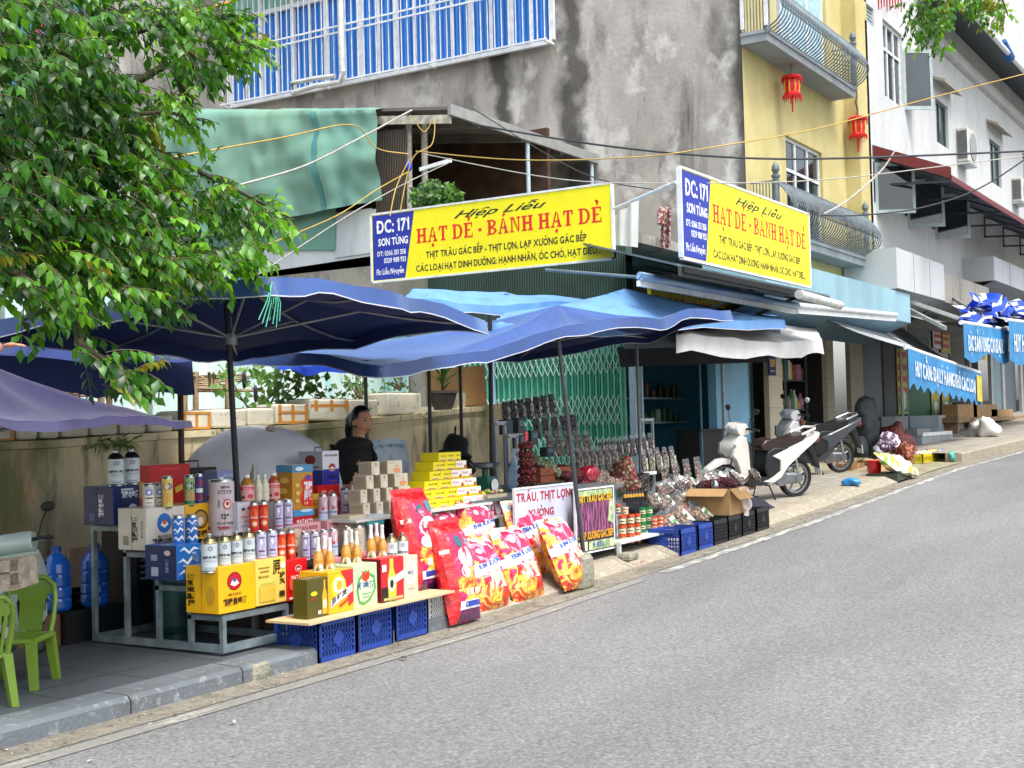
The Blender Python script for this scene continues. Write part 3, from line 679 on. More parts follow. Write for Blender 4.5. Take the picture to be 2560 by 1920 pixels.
mb = MB();uq(mb,-200,60,560,420,U_+.1,TEAL);uq(mb,-200,-300,560,150,U_+.12,mat('grey_render','#8e9498',.8));mb.build('wall',rh)
for x in (268,90,-80):
    mb = MB();uq(mb,x,60,x+108,215,U_,RED);wo = mb.build('window',rh);g = MB();uq(g,x+10,72,x+98,203,U_-.03,LIL);g.build('pane',wo)
mb = MB();uq(mb,380,10,392,210,U_-.1,WF);uq(mb,392,170,470,192,U_-.05,mat('orange_band','#d9744c',.6));mb.build('trim',rh)
mb = MB();a = Pu(330,235,23.5);b = Pu(520,190,23.5);mb.prism([a,b,Pu(520,172,25.9),Pu(330,205,25.9)],(0,0,.05),stripes('grey_corrugated','#4d5254','#6a7073',6,1,.6));mb.build('lean_to_roof',rh)
mb = MB();mb.face([Pu(100,260,22.6),Pu(600,215,22.6),Pu(600,420,22.6),Pu(100,470,22.6)],CONC);mb.build('lower_wall',rh)
WHT = layered('white_render','#c4c6c6',[('#b7babd',.8,(1,1,.4),.48,.64,.9),('#97958f',2.2,(2,1,.25),.6,.75,.6),('#e0dfdc',3,(1,1,1),.55,.7,.5)],.85,.2,10)
CAS = mat('casement_grey','#9fb0b0',.4)
wb = thing('white_house','long white rendered house with open casement windows and narrow shutters up the street','building',(29.4,2.7,1))
V0 = 2.6
def P4(a,b,c,d,v): return [Pv(*q,v) for q in (a,b,c,d)]
h1 = pw(2206,50,2262,300,V0);h1 = (h1[0],h1[1],Pv(2206,235,V0).z,Pv(2206,45,V0).z)
h2 = (Pv(2340,300,V0).x,Pv(2370,300,V0).x,Pv(2340,352,V0).z,Pv(2340,245,V0).z)
h3 = (Pv(2475,400,V0).x,Pv(2502,400,V0).x,Pv(2475,452,V0).z,Pv(2475,346,V0).z)
h0 = (Pv(2161,30,V0).x,Pv(2184,30,V0).x,Pv(2161,48,V0).z,Pv(2161,3,V0).z)
h4 = (Pv(2556,400,V0).x,Pv(2590,400,V0).x,Pv(2556,470,V0).z,Pv(2556,380,V0).z)
h5 = (Pv(2184,460,V0).x,Pv(2336,460,V0).x,Pv(2184,505,V0).z,Pv(2184,405,V0).z)
mb = MB();wall_v(mb,29.2,75,4.2,19,V0,[h0,h1,h2,h3,h4,h5],WHT,.3);mb.face([(29.2,V0,4.2),(29.2,V0,19),(29.2,3.2,19),(29.2,3.2,4.2)],WHT);mb.build('wall',wb)
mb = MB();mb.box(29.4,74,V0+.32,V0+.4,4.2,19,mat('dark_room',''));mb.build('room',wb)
window_v(wb,h1,V0,3,.35,.07)
for h in (h2,h3,h4): window_v(wb,h,V0,2,0,.06,mat('green_grey_frame','#4f6463',.5))
f = MB();a,b,c,d = h0
for i in range(6): z = c+(d-c)*i/5;f.box(a,b,V0+.05,V0+.12,z-.02,z+.02,CAS)
f.build('vent_grille',wb)
# hoods above the narrow windows
for h in (h2,h3):
    mb = MB();mb.prism([(h[0]-.35,V0,h[3]+.45),(h[1]+.35,V0,h[3]+.45),(h[1]+.35,V0-.35,h[3]+.3),(h[0]-.35,V0-.35,h[3]+.3)],(0,0,.07),mat('hood','#a9a296',.8));mb.build('window_hood',wb)
def casement(par,u,z0,z1,w,ang,v=V0):
    """open casement leaf hinged at (u, v)"""
    dx,dy = w*math.cos(ang),-w*math.sin(ang);t = V((dx,dy,0)).normalized()*.07
    mb = MB();n = V((-dy,dx,0)).normalized()*.04
    for o,a_,c_ in (((u,v,z0),(dx,dy,0),(0,0,.09)),((u,v,z1-.09),(dx,dy,0),(0,0,.09)),((u,v,z0+.09),t,(0,0,z1-z0-.18)),((u+dx-t.x,v+dy-t.y,z0+.09),t,(0,0,z1-z0-.18))): mb.pbx(o,a_,n,c_,CAS)
    o = mb.build('casement',par);g = MB();g.pbx((u+t.x-n.x*-.4,v+t.y+n.y*.4,z0+.05),(dx-2*t.x,dy-2*t.y,0),n*.2,(0,0,z1-z0-.1),GLASS);g.build('pane',o)
casement(wb,h1[1],h1[2],h1[3]-.35,.75,R(52))
window_v(wb,h5,V0,4,0,.06)
for k,an in ((.02,60),(.5,62),(.98,65)): casement(wb,h5[0]+(h5[1]-h5[0])*k,h5[2]-.25,h5[3],.9,R(an))
# cornice band and roof eave
mb = MB();a = Pv(2345,95,V0-.15);mb.box(a.x,75,V0-.16,V0,a.z-.15,a.z+.15,WHT);mb.build('cornice',wb)
mb = MB();a = Pv(2392,5,1.6);DC = stripes('dark_corrugated','#33393f','#565e66',3.2,0,.5,0,.7,.3)
mb.prism([(a.x,1.5,a.z),(75,1.5,a.z),(75,4.5,a.z+1.2),(a.x,4.5,a.z+1.2)],(0,0,.05),DC);mb.cyl((a.x,1.48,a.z),(75,1.48,a.z),.07,.07,8,WF);mb.build('roof',wb)
mb = MB();mb.cyl(Pv(2510,102,1.5),Pv(2524,145,1.5),.07,.16,8,mat('blue_cloth','#2b5f9e',.8));
tag(mb.build('cloth',loc=tuple(Pv(2535,90,1.6))),'blue cloth hanging from the eave of the white house','cloth')
# red tassels near the top
mb = MB()
for i in range(9):
    p = Pv(2196+i*7,-6,2.5);L_ = random.uniform(.15,.38);mb.cyl(p,p-V((0,0,L_)),.022,.012,5,mat('tassel_red','#b02a2a',.7))
mb.build('x') if 0 else tag(mb.build('tassels',loc=tuple(Pv(2225,0,2.1))),'row of red tassels hanging high on the white house','tassel')
# air conditioners
def aircon(p,w,h,label):
    t = thing('air_conditioner',label,'air conditioner',tuple(p),'air conditioners on the white house');mb = MB();AC = mat('ac_white','#c6c6be',.5)
    x,y,z = p;mb.rbox(x,x+w,y-.32,y,z,z+h,AC,.02);mb.build('casing',t)
    g = MB();
    for k in range(9): g.box(x-.012,x-.004,y-.29+k*.03,y-.275+k*.03,z+.08,z+h-.08,mat('ac_grille','#3a3f42',.6))
    g.build('side_grille',t)
    g = MB();g.cyl((x+w*.6,y-.32,z+h*.5),(x+w*.6,y-.345,z+h*.5),h*.42,h*.42,16,mat('ac_fan','#8d9292',.5));g.build('fan_grille',t)
    b = MB();b.box(x,x+w,y-.34,y,z-.06,z-.01,mat('galv',''));b.build('bracket',t)
p = Pv(2392,405,V0);aircon((p.x,V0,p.z),1.0,.95,'white air conditioner box under the narrow window of the white house')
p = Pv(2530,505,V0);aircon((p.x,V0,p.z),1.0,.8,'small air conditioner at the right edge above the dark canopy')
cn = thing('metal_canopy','long dark corrugated canopy with red edge along the white house','canopy',tuple(Pv(2160,380,1.8)))
zt = Pv(2160,372,V0).z
mb = MB();mb.prism([(29.4,V0-.02,zt),(62,V0-.02,zt),(62,.9,zt-.75),(29.6,.9,zt-.75)],(0,0,.06),DC);mb.build('sheet',cn)
mb = MB();mb.pbx((29.3,V0,zt-.05),(.05,0,0),(0,-1.7,-.72),(0,0,.25),mat('maroon','#6f2a2e',.6));mb.pbx((29.3,.88,zt-.82),(32,0,0),(0,.04,0),(0,0,.12),mat('maroon',''));mb.build('edge_trim',cn)
for i in range(12):
    u = 29.6+i*2.7;mb = MB();mb.pbx((u,V0-.05,zt-.7),(.05,0,0),(0,-1.6,-.1),(0,0,.05),mat('truss','#3a4148',.6));mb.pbx((u,V0-.05,zt-.1),(.05,0,0),(0,-1.6,-.68),(0,0,.05),MATS['truss'])
    mb.pbx((u,V0-.1,zt-.7),(.05,0,0),(0,.04,0),(0,0,.6),MATS['truss']);mb.build('truss',cn)
# boxed parapets above the shops
def para(x0,y0,x1,y1,v,h,m,lab):
    a = Pv(x0,y0,v);b = Pv(x1,y0,v);bt = Pv(x0,y1,v).z
    mb = MB();mb.box(a.x,b.x,v,V0+.3,bt,a.z,m);mb.prism([(a.x,v,bt),(b.x,v,bt),(b.x,V0+.3,bt-.5),(a.x,V0+.3,bt-.5)],(0,0,.01),mat('under_grey','#767a7a',.8))
    for k in range(1,3): x = a.x+(b.x-a.x)*k/3;mb.box(x-.01,x+.01,v-.006,v,bt+.02,a.z-.02,MATS['under_grey'])
    return tag(mb.build('parapet',loc=(a.x,v,bt)),lab,'parapet')
PGR = layered('pale_panel','#b9bdbf',[('#a5aaac',.7,(1,1,.5),.5,.65,.7)],.6,.05)
para(2240,618,2358,720,1.75,1,PGR,'pale grey boxed parapet next to the blue fascia')
para(2358,680,2470,755,1.9,1,layered('taupe_panel','#a39f96',[('#8b8880',.9,(1,1,.5),.5,.65,.7)],.7,.05),'taupe boxed parapet between the two pale ones')
para(2484,640,2590,700,1.75,1,PGR,'pale grey parapet at the right edge of the photo')
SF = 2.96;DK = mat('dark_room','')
sf = thing('shopfront_row','shaded row of ground floor shopfronts with beige pillars, grey doors and green folding gates','shopfront',(22.4,SF,.6))
def ux(px): return Pv(px,1000,SF).x
BEI = tiles('beige_tile','#b9b19c','#ada58f','#8f8875',3,.6,1.5708,.5,.008,'#8f8a78',.3)
GRYD = layered('grey_door','#5f7480',[('#4f626e',1,(1,1,.4),.5,.65,.6)],.5,.05)
def bay(x0,x1,m,d=0.0,z0=None,z1=3.6,name='panel',v=None):
    a,b = ux(x0),ux(x1);zz = gz(a)+.22 if z0 is None else z0;vv = SF if v is None else v
    mb = MB();mb.box(a,b,vv-.04+d,vv+.06+d,zz,z1,m);return mb.build(name,sf)
bay(1912,1946,BEI,-.05,name='pillar');bay(2062,2080,BEI,-.02,name='pillar');bay(2118,2150,BEI,-.05,name='pillar')
bay(2080,2118,DK,.5,name='doorway')
bay(2150,2204,GRYD,.02,name='door');bay(2207,2240,mat('grey_panel','#55585a',.7),0,name='panel')
# open goods shop 1946..2062
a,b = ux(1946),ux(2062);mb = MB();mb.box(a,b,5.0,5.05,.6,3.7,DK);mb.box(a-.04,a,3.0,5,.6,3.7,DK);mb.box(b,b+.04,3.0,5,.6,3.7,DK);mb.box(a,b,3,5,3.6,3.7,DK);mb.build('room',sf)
GF = stripes('green_fold','#1d4a3a','#3f8a63',9,0,.5,0,.8,.3);SHT = stripes('roller_shutter','#3f4a44','#5d6a62',7,2,.5,.2,.8,.3)
bay(2262,2325,GF,.0,name='folding_gate');bay(2325,2370,mat('dark_blue_panel','#20303c',.3),0,name='panel');bay(2372,2412,SHT,0,z0=1.9,name='roller_shutter');bay(2412,2470,DK,.3,name='doorway')
bay(2478,2500,GRYD,0,name='panel');bay(2505,2545,mat('blue_grey_door','#3c4e5c',.4),.1,name='door');bay(2552,2700,mat('brown_front','#4b443a',.7),0,name='panel')
for x in (2244,2418,2472,2501,2547): bay(x,x+5,mat('tile_strip','#8f9390',.5),-.06,name='pillar')
# wall above the shop doors
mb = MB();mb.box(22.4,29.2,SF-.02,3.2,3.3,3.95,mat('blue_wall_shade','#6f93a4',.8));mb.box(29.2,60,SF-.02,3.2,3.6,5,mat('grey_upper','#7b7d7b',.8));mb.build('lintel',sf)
# goods shop shelves
GS_ = random.Random(3)
sh = thing('shop_shelf','dark metal shelves stacked with packets and green bottles inside the open goods shop','shelf',(a,3.2,.8))
mb = MB()
for z in (1.15,1.75,2.35): mb.box(a+.05,b-.05,3.3,3.75,z,z+.03,mat('shelf_grey','#55626a',.5))
for x in (a+.05,(a+b)/2,b-.09): mb.box(x,x+.04,3.3,3.34,.75,3.2,MATS['shelf_grey'])
mb.build('frame',sh)
PK = [mat('pack%d' % i,c,.4) for i,c in enumerate(['#3f7a4c','#c9b23c','#a8432e','#d9d4c6','#7b5a3c','#2e4f7a','#c77f9a'])]
for z in (.78,1.18,1.78,2.38):
    x = a+.1
    while x < b-.2:
        w = GS_.uniform(.09,.2);h = GS_.uniform(.2,.42);mb = MB();m_ = GS_.choice(PK)
        if GS_.random() < .35: mb.lathe((x+w/2,3.45,z),[(w*.4,0),(w*.42,h*.6),(w*.15,h*.85),(w*.15,h)],8,m_);nm = 'bottle'
        else: mb.rbox(x,x+w*.9,3.34,3.6,z,z+h,m_,.012);nm = 'packet'
        tag(mb.build(nm,loc=(x,3.4,z)),'small %s standing on the dark shelves of the goods shop' % nm,nm,'%ss on the goods shop shelves' % nm);x += w+.01
# picture panel below the shelves
mb = MB();mb.box(a+.35,a+1.35,3.0,3.03,1.0,1.42,mat('panel_frame','#8c9aa0',.4));mb.box(a+.39,a+1.31,2.992,2.999,1.04,1.38,mat('floral_blue','#4a6a9c',.5,col2='#a8b4d4',scale=9));tag(mb.build('picture',loc=(a+.35,3,1)),'framed blue patterned picture leaning inside the goods shop','picture')
# number plate 189
p = Pv(1918,900,SF-.09);mb = MB();mb.box(p.x,p.x+.36,SF-.12,SF-.095,p.z-.28,p.z+.14,mat('plate_navy','#1c2f5c',.4))
fc = flat_face(mb,(p.x,SF-.12,p.z-.28),(.36,0,0),(0,0,.42));fc.text('189',.5,.38,.34,mat('gold','#d9a93c',.4),.7,.03)
fc.rect(.2,.16,.8,.21,mat('gold',''))
tag(mb.build('number_plate',loc=tuple(p)),'navy house number plate reading 189 on the beige pillar','number plate')
# posters on the far shopfront
YP = mat('poster_yellow','#c7b748',.6);RP = mat('poster_red','#b8403c',.6);GP = mat('poster_green','#2f6a4c',.6,col2='#7ba63c',scale=5);WP = mat('poster_white','#cfd0cc',.6)
def banner(px,y0,y1,w,m,reds,lab,v=SF-.07,words=()):
    a_ = Pv(px,y0,v);b_ = Pv(px,y1,v);mb = MB();h = a_.z-b_.z;mb.box(a_.x,a_.x+w,v-.01,v,b_.z,a_.z,m)
    fc = flat_face(mb,(a_.x,v-.01,b_.z),(w,0,0),(0,0,h))
    fc.rect(.02,.02,.98,.4,GP)
    for i,y in enumerate(reds):
        fc.rect(.05,y,.95,y+.085,RP)
        if i < len(words): fc.text(words[i],.5,y+.02,.05,WP,.8)
    fc.ell(.5,.22,.28,WP)
    return tag(mb.build('banner',loc=tuple(b_)),lab,'banner')
banner(2240,872,1035,.9,YP,(.88,.68,.5,.33),'tall narrow yellow and red banner left of the green folding gate')
banner(2326,925,1050,.8,YP,(.85,.62),'green and yellow banner right of the green folding gate')
banner(2352,925,1050,.8,YP,(.8,),'small red topped banner beside the roller shutter')
for x,y0,y1,c,lab in ((2236,787,830,WP,'white poster with red print left of the dark green gate'),(2330,815,870,WP,'faded white poster above the green banner'),(2350,820,880,YP,'faded yellow poster beside the roller shutter'),(2414,866,895,YP,'yellow sign with red letters behind the blue awning')):
    a_ = Pv(x,y0,SF-.06);b_ = Pv(x,y1,SF-.06);w = (1.0 if x != 2414 else 2.6);mb = MB();mb.box(a_.x,a_.x+w,SF-.08,SF-.065,b_.z,a_.z,c)
    fc = flat_face(mb,(a_.x,SF-.08,b_.z),(w,0,0),(0,0,a_.z-b_.z));[fc.rect(.12,y,.88,y+.16,RP) for y in (.2,.5,.75)]
    tag(mb.build('poster',loc=tuple(b_)),lab,'poster')
# box steps in front of the far shops
ST = [mat('tile_grey%d' % i,c,.5,var=.06) for i,c in enumerate(['#8d959b','#667684','#a9aca9','#5b6168'])]
def step(x0,y0,x1,y1,v,m,lab,depth=.5):
    a_ = Pv(x0,y1,v);b_ = Pv(x1,y1,v);h = Pv(x0,y0,v).z-a_.z;z0 = gz(a_.x)+.2
    t = MB();n = 2;
    for i in range(n):
        xa = a_.x+(b_.x-a_.x)*i/n;xb = a_.x+(b_.x-a_.x)*(i+1)/n-.01;t.box(xa,xb,v,v+depth,z0,a_.z+h,m[i % len(m)])
    return tag(t.build('tiled_step',loc=(a_.x,v,z0)),lab,'step')
step(2275,1040,2410,1075,2.4,[ST[1],ST[2]],'upper grey tiled step block under the blue valance')
step(2294,1072,2360,1110,1.95,[ST[2],ST[1]],'lower grey tiled step block behind the yellow basket',.44)
step(2205,1042,2272,1075,2.42,[ST[3],ST[0]],'dark grey tiled plinth beside the striped banner')
mb = MB();a_ = Pv(2305,1105,1.6);b_ = Pv(2378,1105,1.6);z0 = gz(a_.x)+.2;mb.box(a_.x,b_.x,1.6,1.95,z0,a_.z+.12,ST[0]);mb.box(b_.x,b_.x+.05,1.58,1.95,z0,a_.z+.2,WF);mb.box(a_.x,b_.x,1.57,1.6,a_.z+.12,a_.z+.2,WF)
tag(mb.build('tiled_step',loc=(a_.x,1.6,z0)),'lowest tiled step with white edge behind the yellow basket','step')
# wooden bench and boxes far right
WOOD = mat('old_wood','#8d7354',.8,var=.3,scale=3,stretch=(1,6,6))
bn = thing('wooden_bench','long low wooden bench standing up the street below the roller shutter','bench',(ux(2375),2.2,gz(38)+.2))
a_ = Pv(2375,1045,2.2);b_ = Pv(2545,1045,2.2);mb = MB();mb.box(a_.x,b_.x,2.0,2.6,a_.z-.12,a_.z,WOOD);mb.build('seat',bn)
for k in (.02,.35,.66,.97): mb = MB();x = a_.x+(b_.x-a_.x)*k;mb.box(x,x+.12,2.05,2.55,gz(x)+.2,a_.z-.12,WOOD);mb.build('leg',bn)
for px,w,lab in ((2385,2.2,'flat cardboard box lying on the left end of the wooden bench'),(2425,3.0,'brown cardboard tray in the middle of the wooden bench'),(2470,3.0,'shallow cardboard tray on the right of the wooden bench')):
    q = Pv(px,1043,2.2);mb = MB();mb.box(q.x,q.x+w,2.1,2.5,a_.z,a_.z+.34 if px < 2460 else a_.z+.2,mat('cardboard','#a58358',.8));mb.box(q.x+.1,q.x+w-.1,2.14,2.46,a_.z+.341,a_.z+.35,MATS['cardboard']) if px < 2460 else None
    tag(mb.build('cardboard_box',loc=(q.x,2.1,a_.z)),lab,'box')
STEEL = mat('canopy_steel','#6f7d84',.5,.3,var=.2,scale=2);CORR = stripes('grey_blue_corrugated','#7f8d94','#a7b2b6',6,0,.5,.1,.6,.3)
cc = thing('corrugated_canopy','grey corrugated canopy on steel brackets under the right hand yellow sign','canopy',(14.5,.84,3.5))
q1,q2,q3,q4 = V((14.45,.75,3.47)),V((20.2,.75,3.50)),V((20.2,2.95,4.05)),V((16.2,2.98,4.12))
mb = MB();mb.prism([q1,q2,q3,q4],(0,0,.03),CORR,STEEL);mb.build('sheet',cc)
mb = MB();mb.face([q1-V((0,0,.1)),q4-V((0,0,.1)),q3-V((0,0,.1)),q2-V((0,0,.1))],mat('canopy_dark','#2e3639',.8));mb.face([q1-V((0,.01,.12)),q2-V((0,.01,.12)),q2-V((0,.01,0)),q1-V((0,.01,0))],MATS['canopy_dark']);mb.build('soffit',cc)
mb = MB()
for i in range(56): u = 14.6+i*.068;mb.cyl((u,.72,3.47),(u,.72,3.40),.028,.028,6,mat('black_trim','#17191a',.7))
mb.build('trim',cc)
mb = MB();mb.cyl((18.4,.62,3.40),(20.3,.62,3.36),.07,.07,10,PVC);mb.build('gutter_pipe',cc)
for u in (18.2,20.0): mb = MB();mb.pbx((u,.8,3.35),(.05,0,0),(0,2.2,.6),(0,0,.06),STEEL);mb.pbx((u,2.9,2.9),(.05,0,0),(0,-1.7,.6),(0,0,.05),STEEL);mb.build('bracket',cc)
# retractable awning rolls
def roll(name,p0,p1,r,m,lab,arms=True):
    t = thing(name,lab,'awning',tuple(p0));mb = MB();mb.cyl(p0,p1,r,r,10,m);mb.build('roller',t)
    mb = MB();d = V(p1)-V(p0);mb.pbx(V(p0)-V((0,0,r+.07)),d,(0,.05,0),(0,0,.07),WF);mb.build('front_bar',t)
    if arms:
        mb = MB()
        for k in (.06,.94): q = V(p0)+d*k;mb.tube([q,(q.x+.1,2.9,q.z+.25)],.025,6,STEEL)
        mb.build('arm',t)
roll('awning_roll',Pv(1600,690,1.3),Pv(1990,765,1.3),.055,mat('roll_blue_white','#a9bccb',.6,col2='#4d74a8',scale=2,stretch=(.3,8,8)),'rolled white and blue awning under the corrugated canopy')
roll('awning_roll',Pv(1994,764,1.3),Pv(2240,788,1.3),.05,mat('roll_white','#c9cfd2',.6),'rolled white awning beside the blue fascia')
# yellow sign under the canopy
def yellow_sign(name,lab,w,h,O,Rv,Uv,par=None,lines=3,dim=False):
    t = thing(name,lab,'sign',tuple(O));O,Rv,Uv = V(O),V(Rv).normalized()*w,V(Uv).normalized()*h;n = Rv.cross(Uv).normalized()
    Y = mat('sign_yellow','#f3e70e',.45,var=.03);B_ = mat('sign_blue','#1a2f9e',.45,var=.03);RD = mat('sign_red','#e0241c',.45,var=.02);BK = mat('sign_black','#1d1d22',.5);Wt = mat('sign_white','#f2f4f4',.5)
    mb = MB();mb.pbx(O-n*.05,Rv,Uv,n*.05,Y,());
    fc = flat_face(mb,O,Rv,Uv)
    fc.poly([(.004,.01),(.15,.01),(.196,.99),(.004,.99)],B_);fc.lay()
    k = fc.k
    fc.text('ĐC: 171',.1,.72,.19,Wt,.15,.03);fc.k = k
    fc.text('SƠN TÙNG',.098,.525,.11,Wt,.135,.03);fc.k = k
    fc.text('ĐT: 0366 351 358',.09,.37,.075,Wt,.13,.02);fc.k = k
    fc.text('0329 988 933',.105,.26,.075,Wt,.1,.02);fc.k = k
    fc.text('Fb: Liễu Nguyễn',.082,.09,.085,Wt,.125,.02);fc.k = k
    fc.text('Hiệp Liễu',.55,.80,.105,BK,.36,.012,shear=.55);fc.k = k
    fc.text('HẠT DẺ - BÁNH HẠT DẺ',.585,.50,.215,RD,.76,.02,serif=True);fc.k = k
    fc.text('THỊT TRÂU GÁC BẾP - THỊT LỢN, LẠP XƯỞNG GÁC BẾP',.575,.27,.095,BK,.66,.025);fc.k = k
    fc.text('CÁC LOẠI HẠT DINH DƯỠNG: HẠNH NHÂN, ÓC CHÓ, HẠT ĐIỀU...',.58,.08,.095,BK,.76,.025)
    mb.build('sign_board',t)
    fr = MB();
    for o_,a_,b_ in ((O-Uv.normalized()*.03,Rv,Uv.normalized()*.03),(O+Uv,Rv,Uv.normalized()*.03),(O-Rv.normalized()*.03,Rv.normalized()*.03,Uv),(O+Rv,Rv.normalized()*.03,Uv)): fr.pbx(o_-n*.05,a_,b_,n*.06,WF)
    fr.build('frame',t)
    return t
pa = Pu(932,705,16.3);pb = Pu(1531,643,16.3);zb = (pa.z+pb.z)/2;hh = Pu(1530,458,16.3).z-Pu(1530,643,16.3).z
s1 = yellow_sign('shop_sign','yellow and blue shop sign across the side of the corner shop, left of two',abs(pa.y-pb.y),hh,(16.3,pa.y,zb),(0,-1,0),(0,0,1))
pc = Pv(1682,646,.84);pd = Pv(2004,717,.84);h2_ = Pv(1690,430,.84).z-Pv(1682,646,.84).z
s2 = yellow_sign('shop_sign','yellow and blue shop sign facing the street above the canopy, right of two',pd.x-pc.x,h2_,(pc.x,.70,(pc.z+pd.z)/2),(1,0,0),(0,0,1))
mb = MB();mb.tube([Pu(1535,522,16.2),Pv(1690,455,.9)],.022,6,WF);tag(mb.build('brace_rod',loc=(16.2,3,4.3)),'thin white rod bracing the two yellow signs','rod')
# third, shaded sign under the canopy
t = MB();a_ = Pv(1622,706,2.55);b_ = Pv(1842,760,2.55);zz = a_.z;Yd = mat('sign_yellow','');t.box(a_.x,b_.x+.2,2.52,2.58,zz-.55,zz,Yd)
fc = flat_face(t,(a_.x,2.52,zz-.55),(b_.x+.2-a_.x,0,0),(0,0,.55));fc.text('HẠT DẺ - BÁNH HẠT DẺ',.5,.32,.36,mat('sign_red',''),.92,serif=True)
tag(t.build('shop_sign',loc=(a_.x,2.55,zz-.55)),'shaded yellow sign with red letters under the corrugated canopy','sign')
# laundry between the signs
mb = MB();CL = two_side('white_cloth','#cfd3d6','#ffffff',.8,.2);tp = Pu(1590,495,16.8);
def hang(i,j):
    p = Pu(1532,540,16.8).lerp(Pu(1594,500,16.8),i);q = Pu(1532,612,16.8).lerp(Pu(1592,618,16.8),i);r = p.lerp(q,j);return V((r.x+.04*math.sin(i*14),r.y,r.z))
mb.grid(hang,14,8,CL);tag(mb.build('cloth',loc=tuple(tp)),'white cloth hanging on the line between the two yellow signs','cloth')
mb = MB();PLD = mat('plaid','#7c3b3f',.8,col2='#b6a4a0',scale=26,thresh=(.5,.52),detail=0)
def shirt(i,j):
    p = Pu(1655,515,16.6).lerp(Pu(1680,520,16.6),i);q = Pu(1650,618,16.6).lerp(Pu(1678,622,16.6),i);r = p.lerp(q,j);return V((r.x+.05*math.sin(i*12),r.y,r.z))
mb.grid(shirt,10,8,PLD);mb.tube([Pu(1655,520,16.55),Pu(1650,560,16.5)],.06,6,PLD);tag(mb.build('shirt',loc=tuple(Pu(1668,515,16.6))),'dark red plaid shirt hanging left of the right hand sign','shirt')
AWS = stripes('striped_awning','#8d9196','#c8cacc',1.6,1,.6,0,.1,.2);VB = mat('valance_blue','#2f82b8',.6,var=.15,scale=2);
def awning(lab,wl,wr,fl,fr,valh,text,scal=True,sheet=True,words2=None):
    t = thing('awning',lab,'awning',tuple(fl));wl,wr,fl,fr = map(V,(wl,wr,fl,fr))
    if sheet:
        mb = MB()
        def s(i,j): p = wl.lerp(wr,i).lerp(fl.lerp(fr,i),j);return p-V((0,0,.12*math.sin(math.pi*j)))
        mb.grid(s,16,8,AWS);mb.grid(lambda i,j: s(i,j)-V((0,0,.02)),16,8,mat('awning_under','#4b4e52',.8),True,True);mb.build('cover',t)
    mb = MB();mb.cyl(fl,fr,.05,.05,8,WF);mb.build('front_bar',t)
    mb = MB();n = 60;d = fr-fl
    def vp(x,k): return fl+d*x+V((0,-.05-.012*math.sin(x*25),-.03))
    for i in range(n):
        x0,x1 = i/n,(i+1)/n
        def dep(x): return valh*(.8+(.2*abs(2*((x*11) % 1)-1) if scal else .12*math.sin(x*9)))
        p0,p1 = vp(x0,0),vp(x1,0);mb.face([p1,p0,p0-V((0,0,dep(x0))),p1-V((0,0,dep(x1)))],VB)
    Wt = mat('valance_white','#dfe8ee',.6)
    fc = Face(mb,lambda x,y,k: vp(x,0)+V((0,-.022-LAY*k,-valh*.8*(1-y))),d.length,valh*.8)
    fc.text(text,.47,.22,.46,Wt,.82,.03)
    if scal: fc.rect(.905,-.05,.985,.9,mat('poster_yellow',''))
    mb.build('valance',t)
    return t
fl = Pv(2263,868,.9);fr = Pv(2448,932,.9)
awning('grey striped awning with a zigzag blue valance lettered about dry goods',(24.2,2.9,3.95),(32.4,2.9,3.75),fl,fr,.78,'HUY CẦN: ĐẠI LÝ HÀNG KHÔ CÁC LOẠI')
fl = Pv(2402,806,.7);fr = Pv(2514,824,.7)
awning('half rolled awning with blue valance in front of the crumpled tarpaulin',(30,2.6,4.1),(34,2.6,4.1),fl,fr,.9,'ĐẶC SẢN VÙNG CAO ĐẠI LÝ',False,True)
fl = Pv(2516,800,.5);fr = Pv(2640,815,.5)
awning('blue lettered awning valance cut by the right edge of the photo',(36,2.6,4.9),(44,2.6,4.9),fl,fr,1.15,'HUY HOÀNG - CỬA HÀNG',False,True)
# crumpled blue and white tarpaulin
BT = stripes('blue_white_tarp','#2348c8','#dfe6f2',.55,2,.45,0,.1,.2)
def crump(x0,y0,x1,y1,x2,y2,x3,y3,v,lab,seed):
    a_,b_,c_,d_ = (Pv(x0,y0,v+.5),Pv(x1,y1,v+.5),Pv(x2,y2,v),Pv(x3,y3,v));mb = MB()
    BL = mat('tarp_blue','#1f49c4',.35,var=.3,scale=3,bump=.4,bscale=5)
    def s(i,j):
        p = a_.lerp(b_,i).lerp(d_.lerp(c_,i),j);q = p*1.3+V((seed,0,0));return p+V((mnoise.noise(q)*.3,mnoise.noise(q*1.7)*.45,mnoise.noise(q*2.1)*.3))
    mb.grid(s,30,10,BL);k = len(mb.f)
    Wt = mb.mi(mat('tarp_white','#dfe4ee',.45))
    for f_ in range(k):
        if (f_//30) in (0,4,7): mb.m[f_] = Wt
    return tag(mb.build('tarpaulin',loc=tuple(a_)),lab,'tarpaulin')
crump(2440,735,2600,775,2600,800,2432,760,.9,'blue and white striped tarpaulin stretched over the far stall at the right edge',1)
crump(2405,778,2512,792,2512,815,2410,805,.8,'crumpled blue tarpaulin piled on the half rolled awning',5)
# slanted struts of the far canopy
for (x0,y0,x1,y1,lab) in ((2240,745,2400,800,'upper slanted grey steel bar above the dark green gate'),(2245,762,2368,825,'lower slanted grey steel bar above the dark green gate'),(2362,735,2450,790,'slanted grey steel bar beside the taupe parapet')): mb = MB();mb.pbx(Pv(x0,y0,2.2),Pv(x1,y1,1.0)-Pv(x0,y0,2.2),(0,.06,0),(0,0,.08),mat('strut','#8f948f',.5));tag(mb.build('steel_bar',loc=tuple(Pv(x0,y0,2.2))),lab,'steel bar','slanted steel bars')
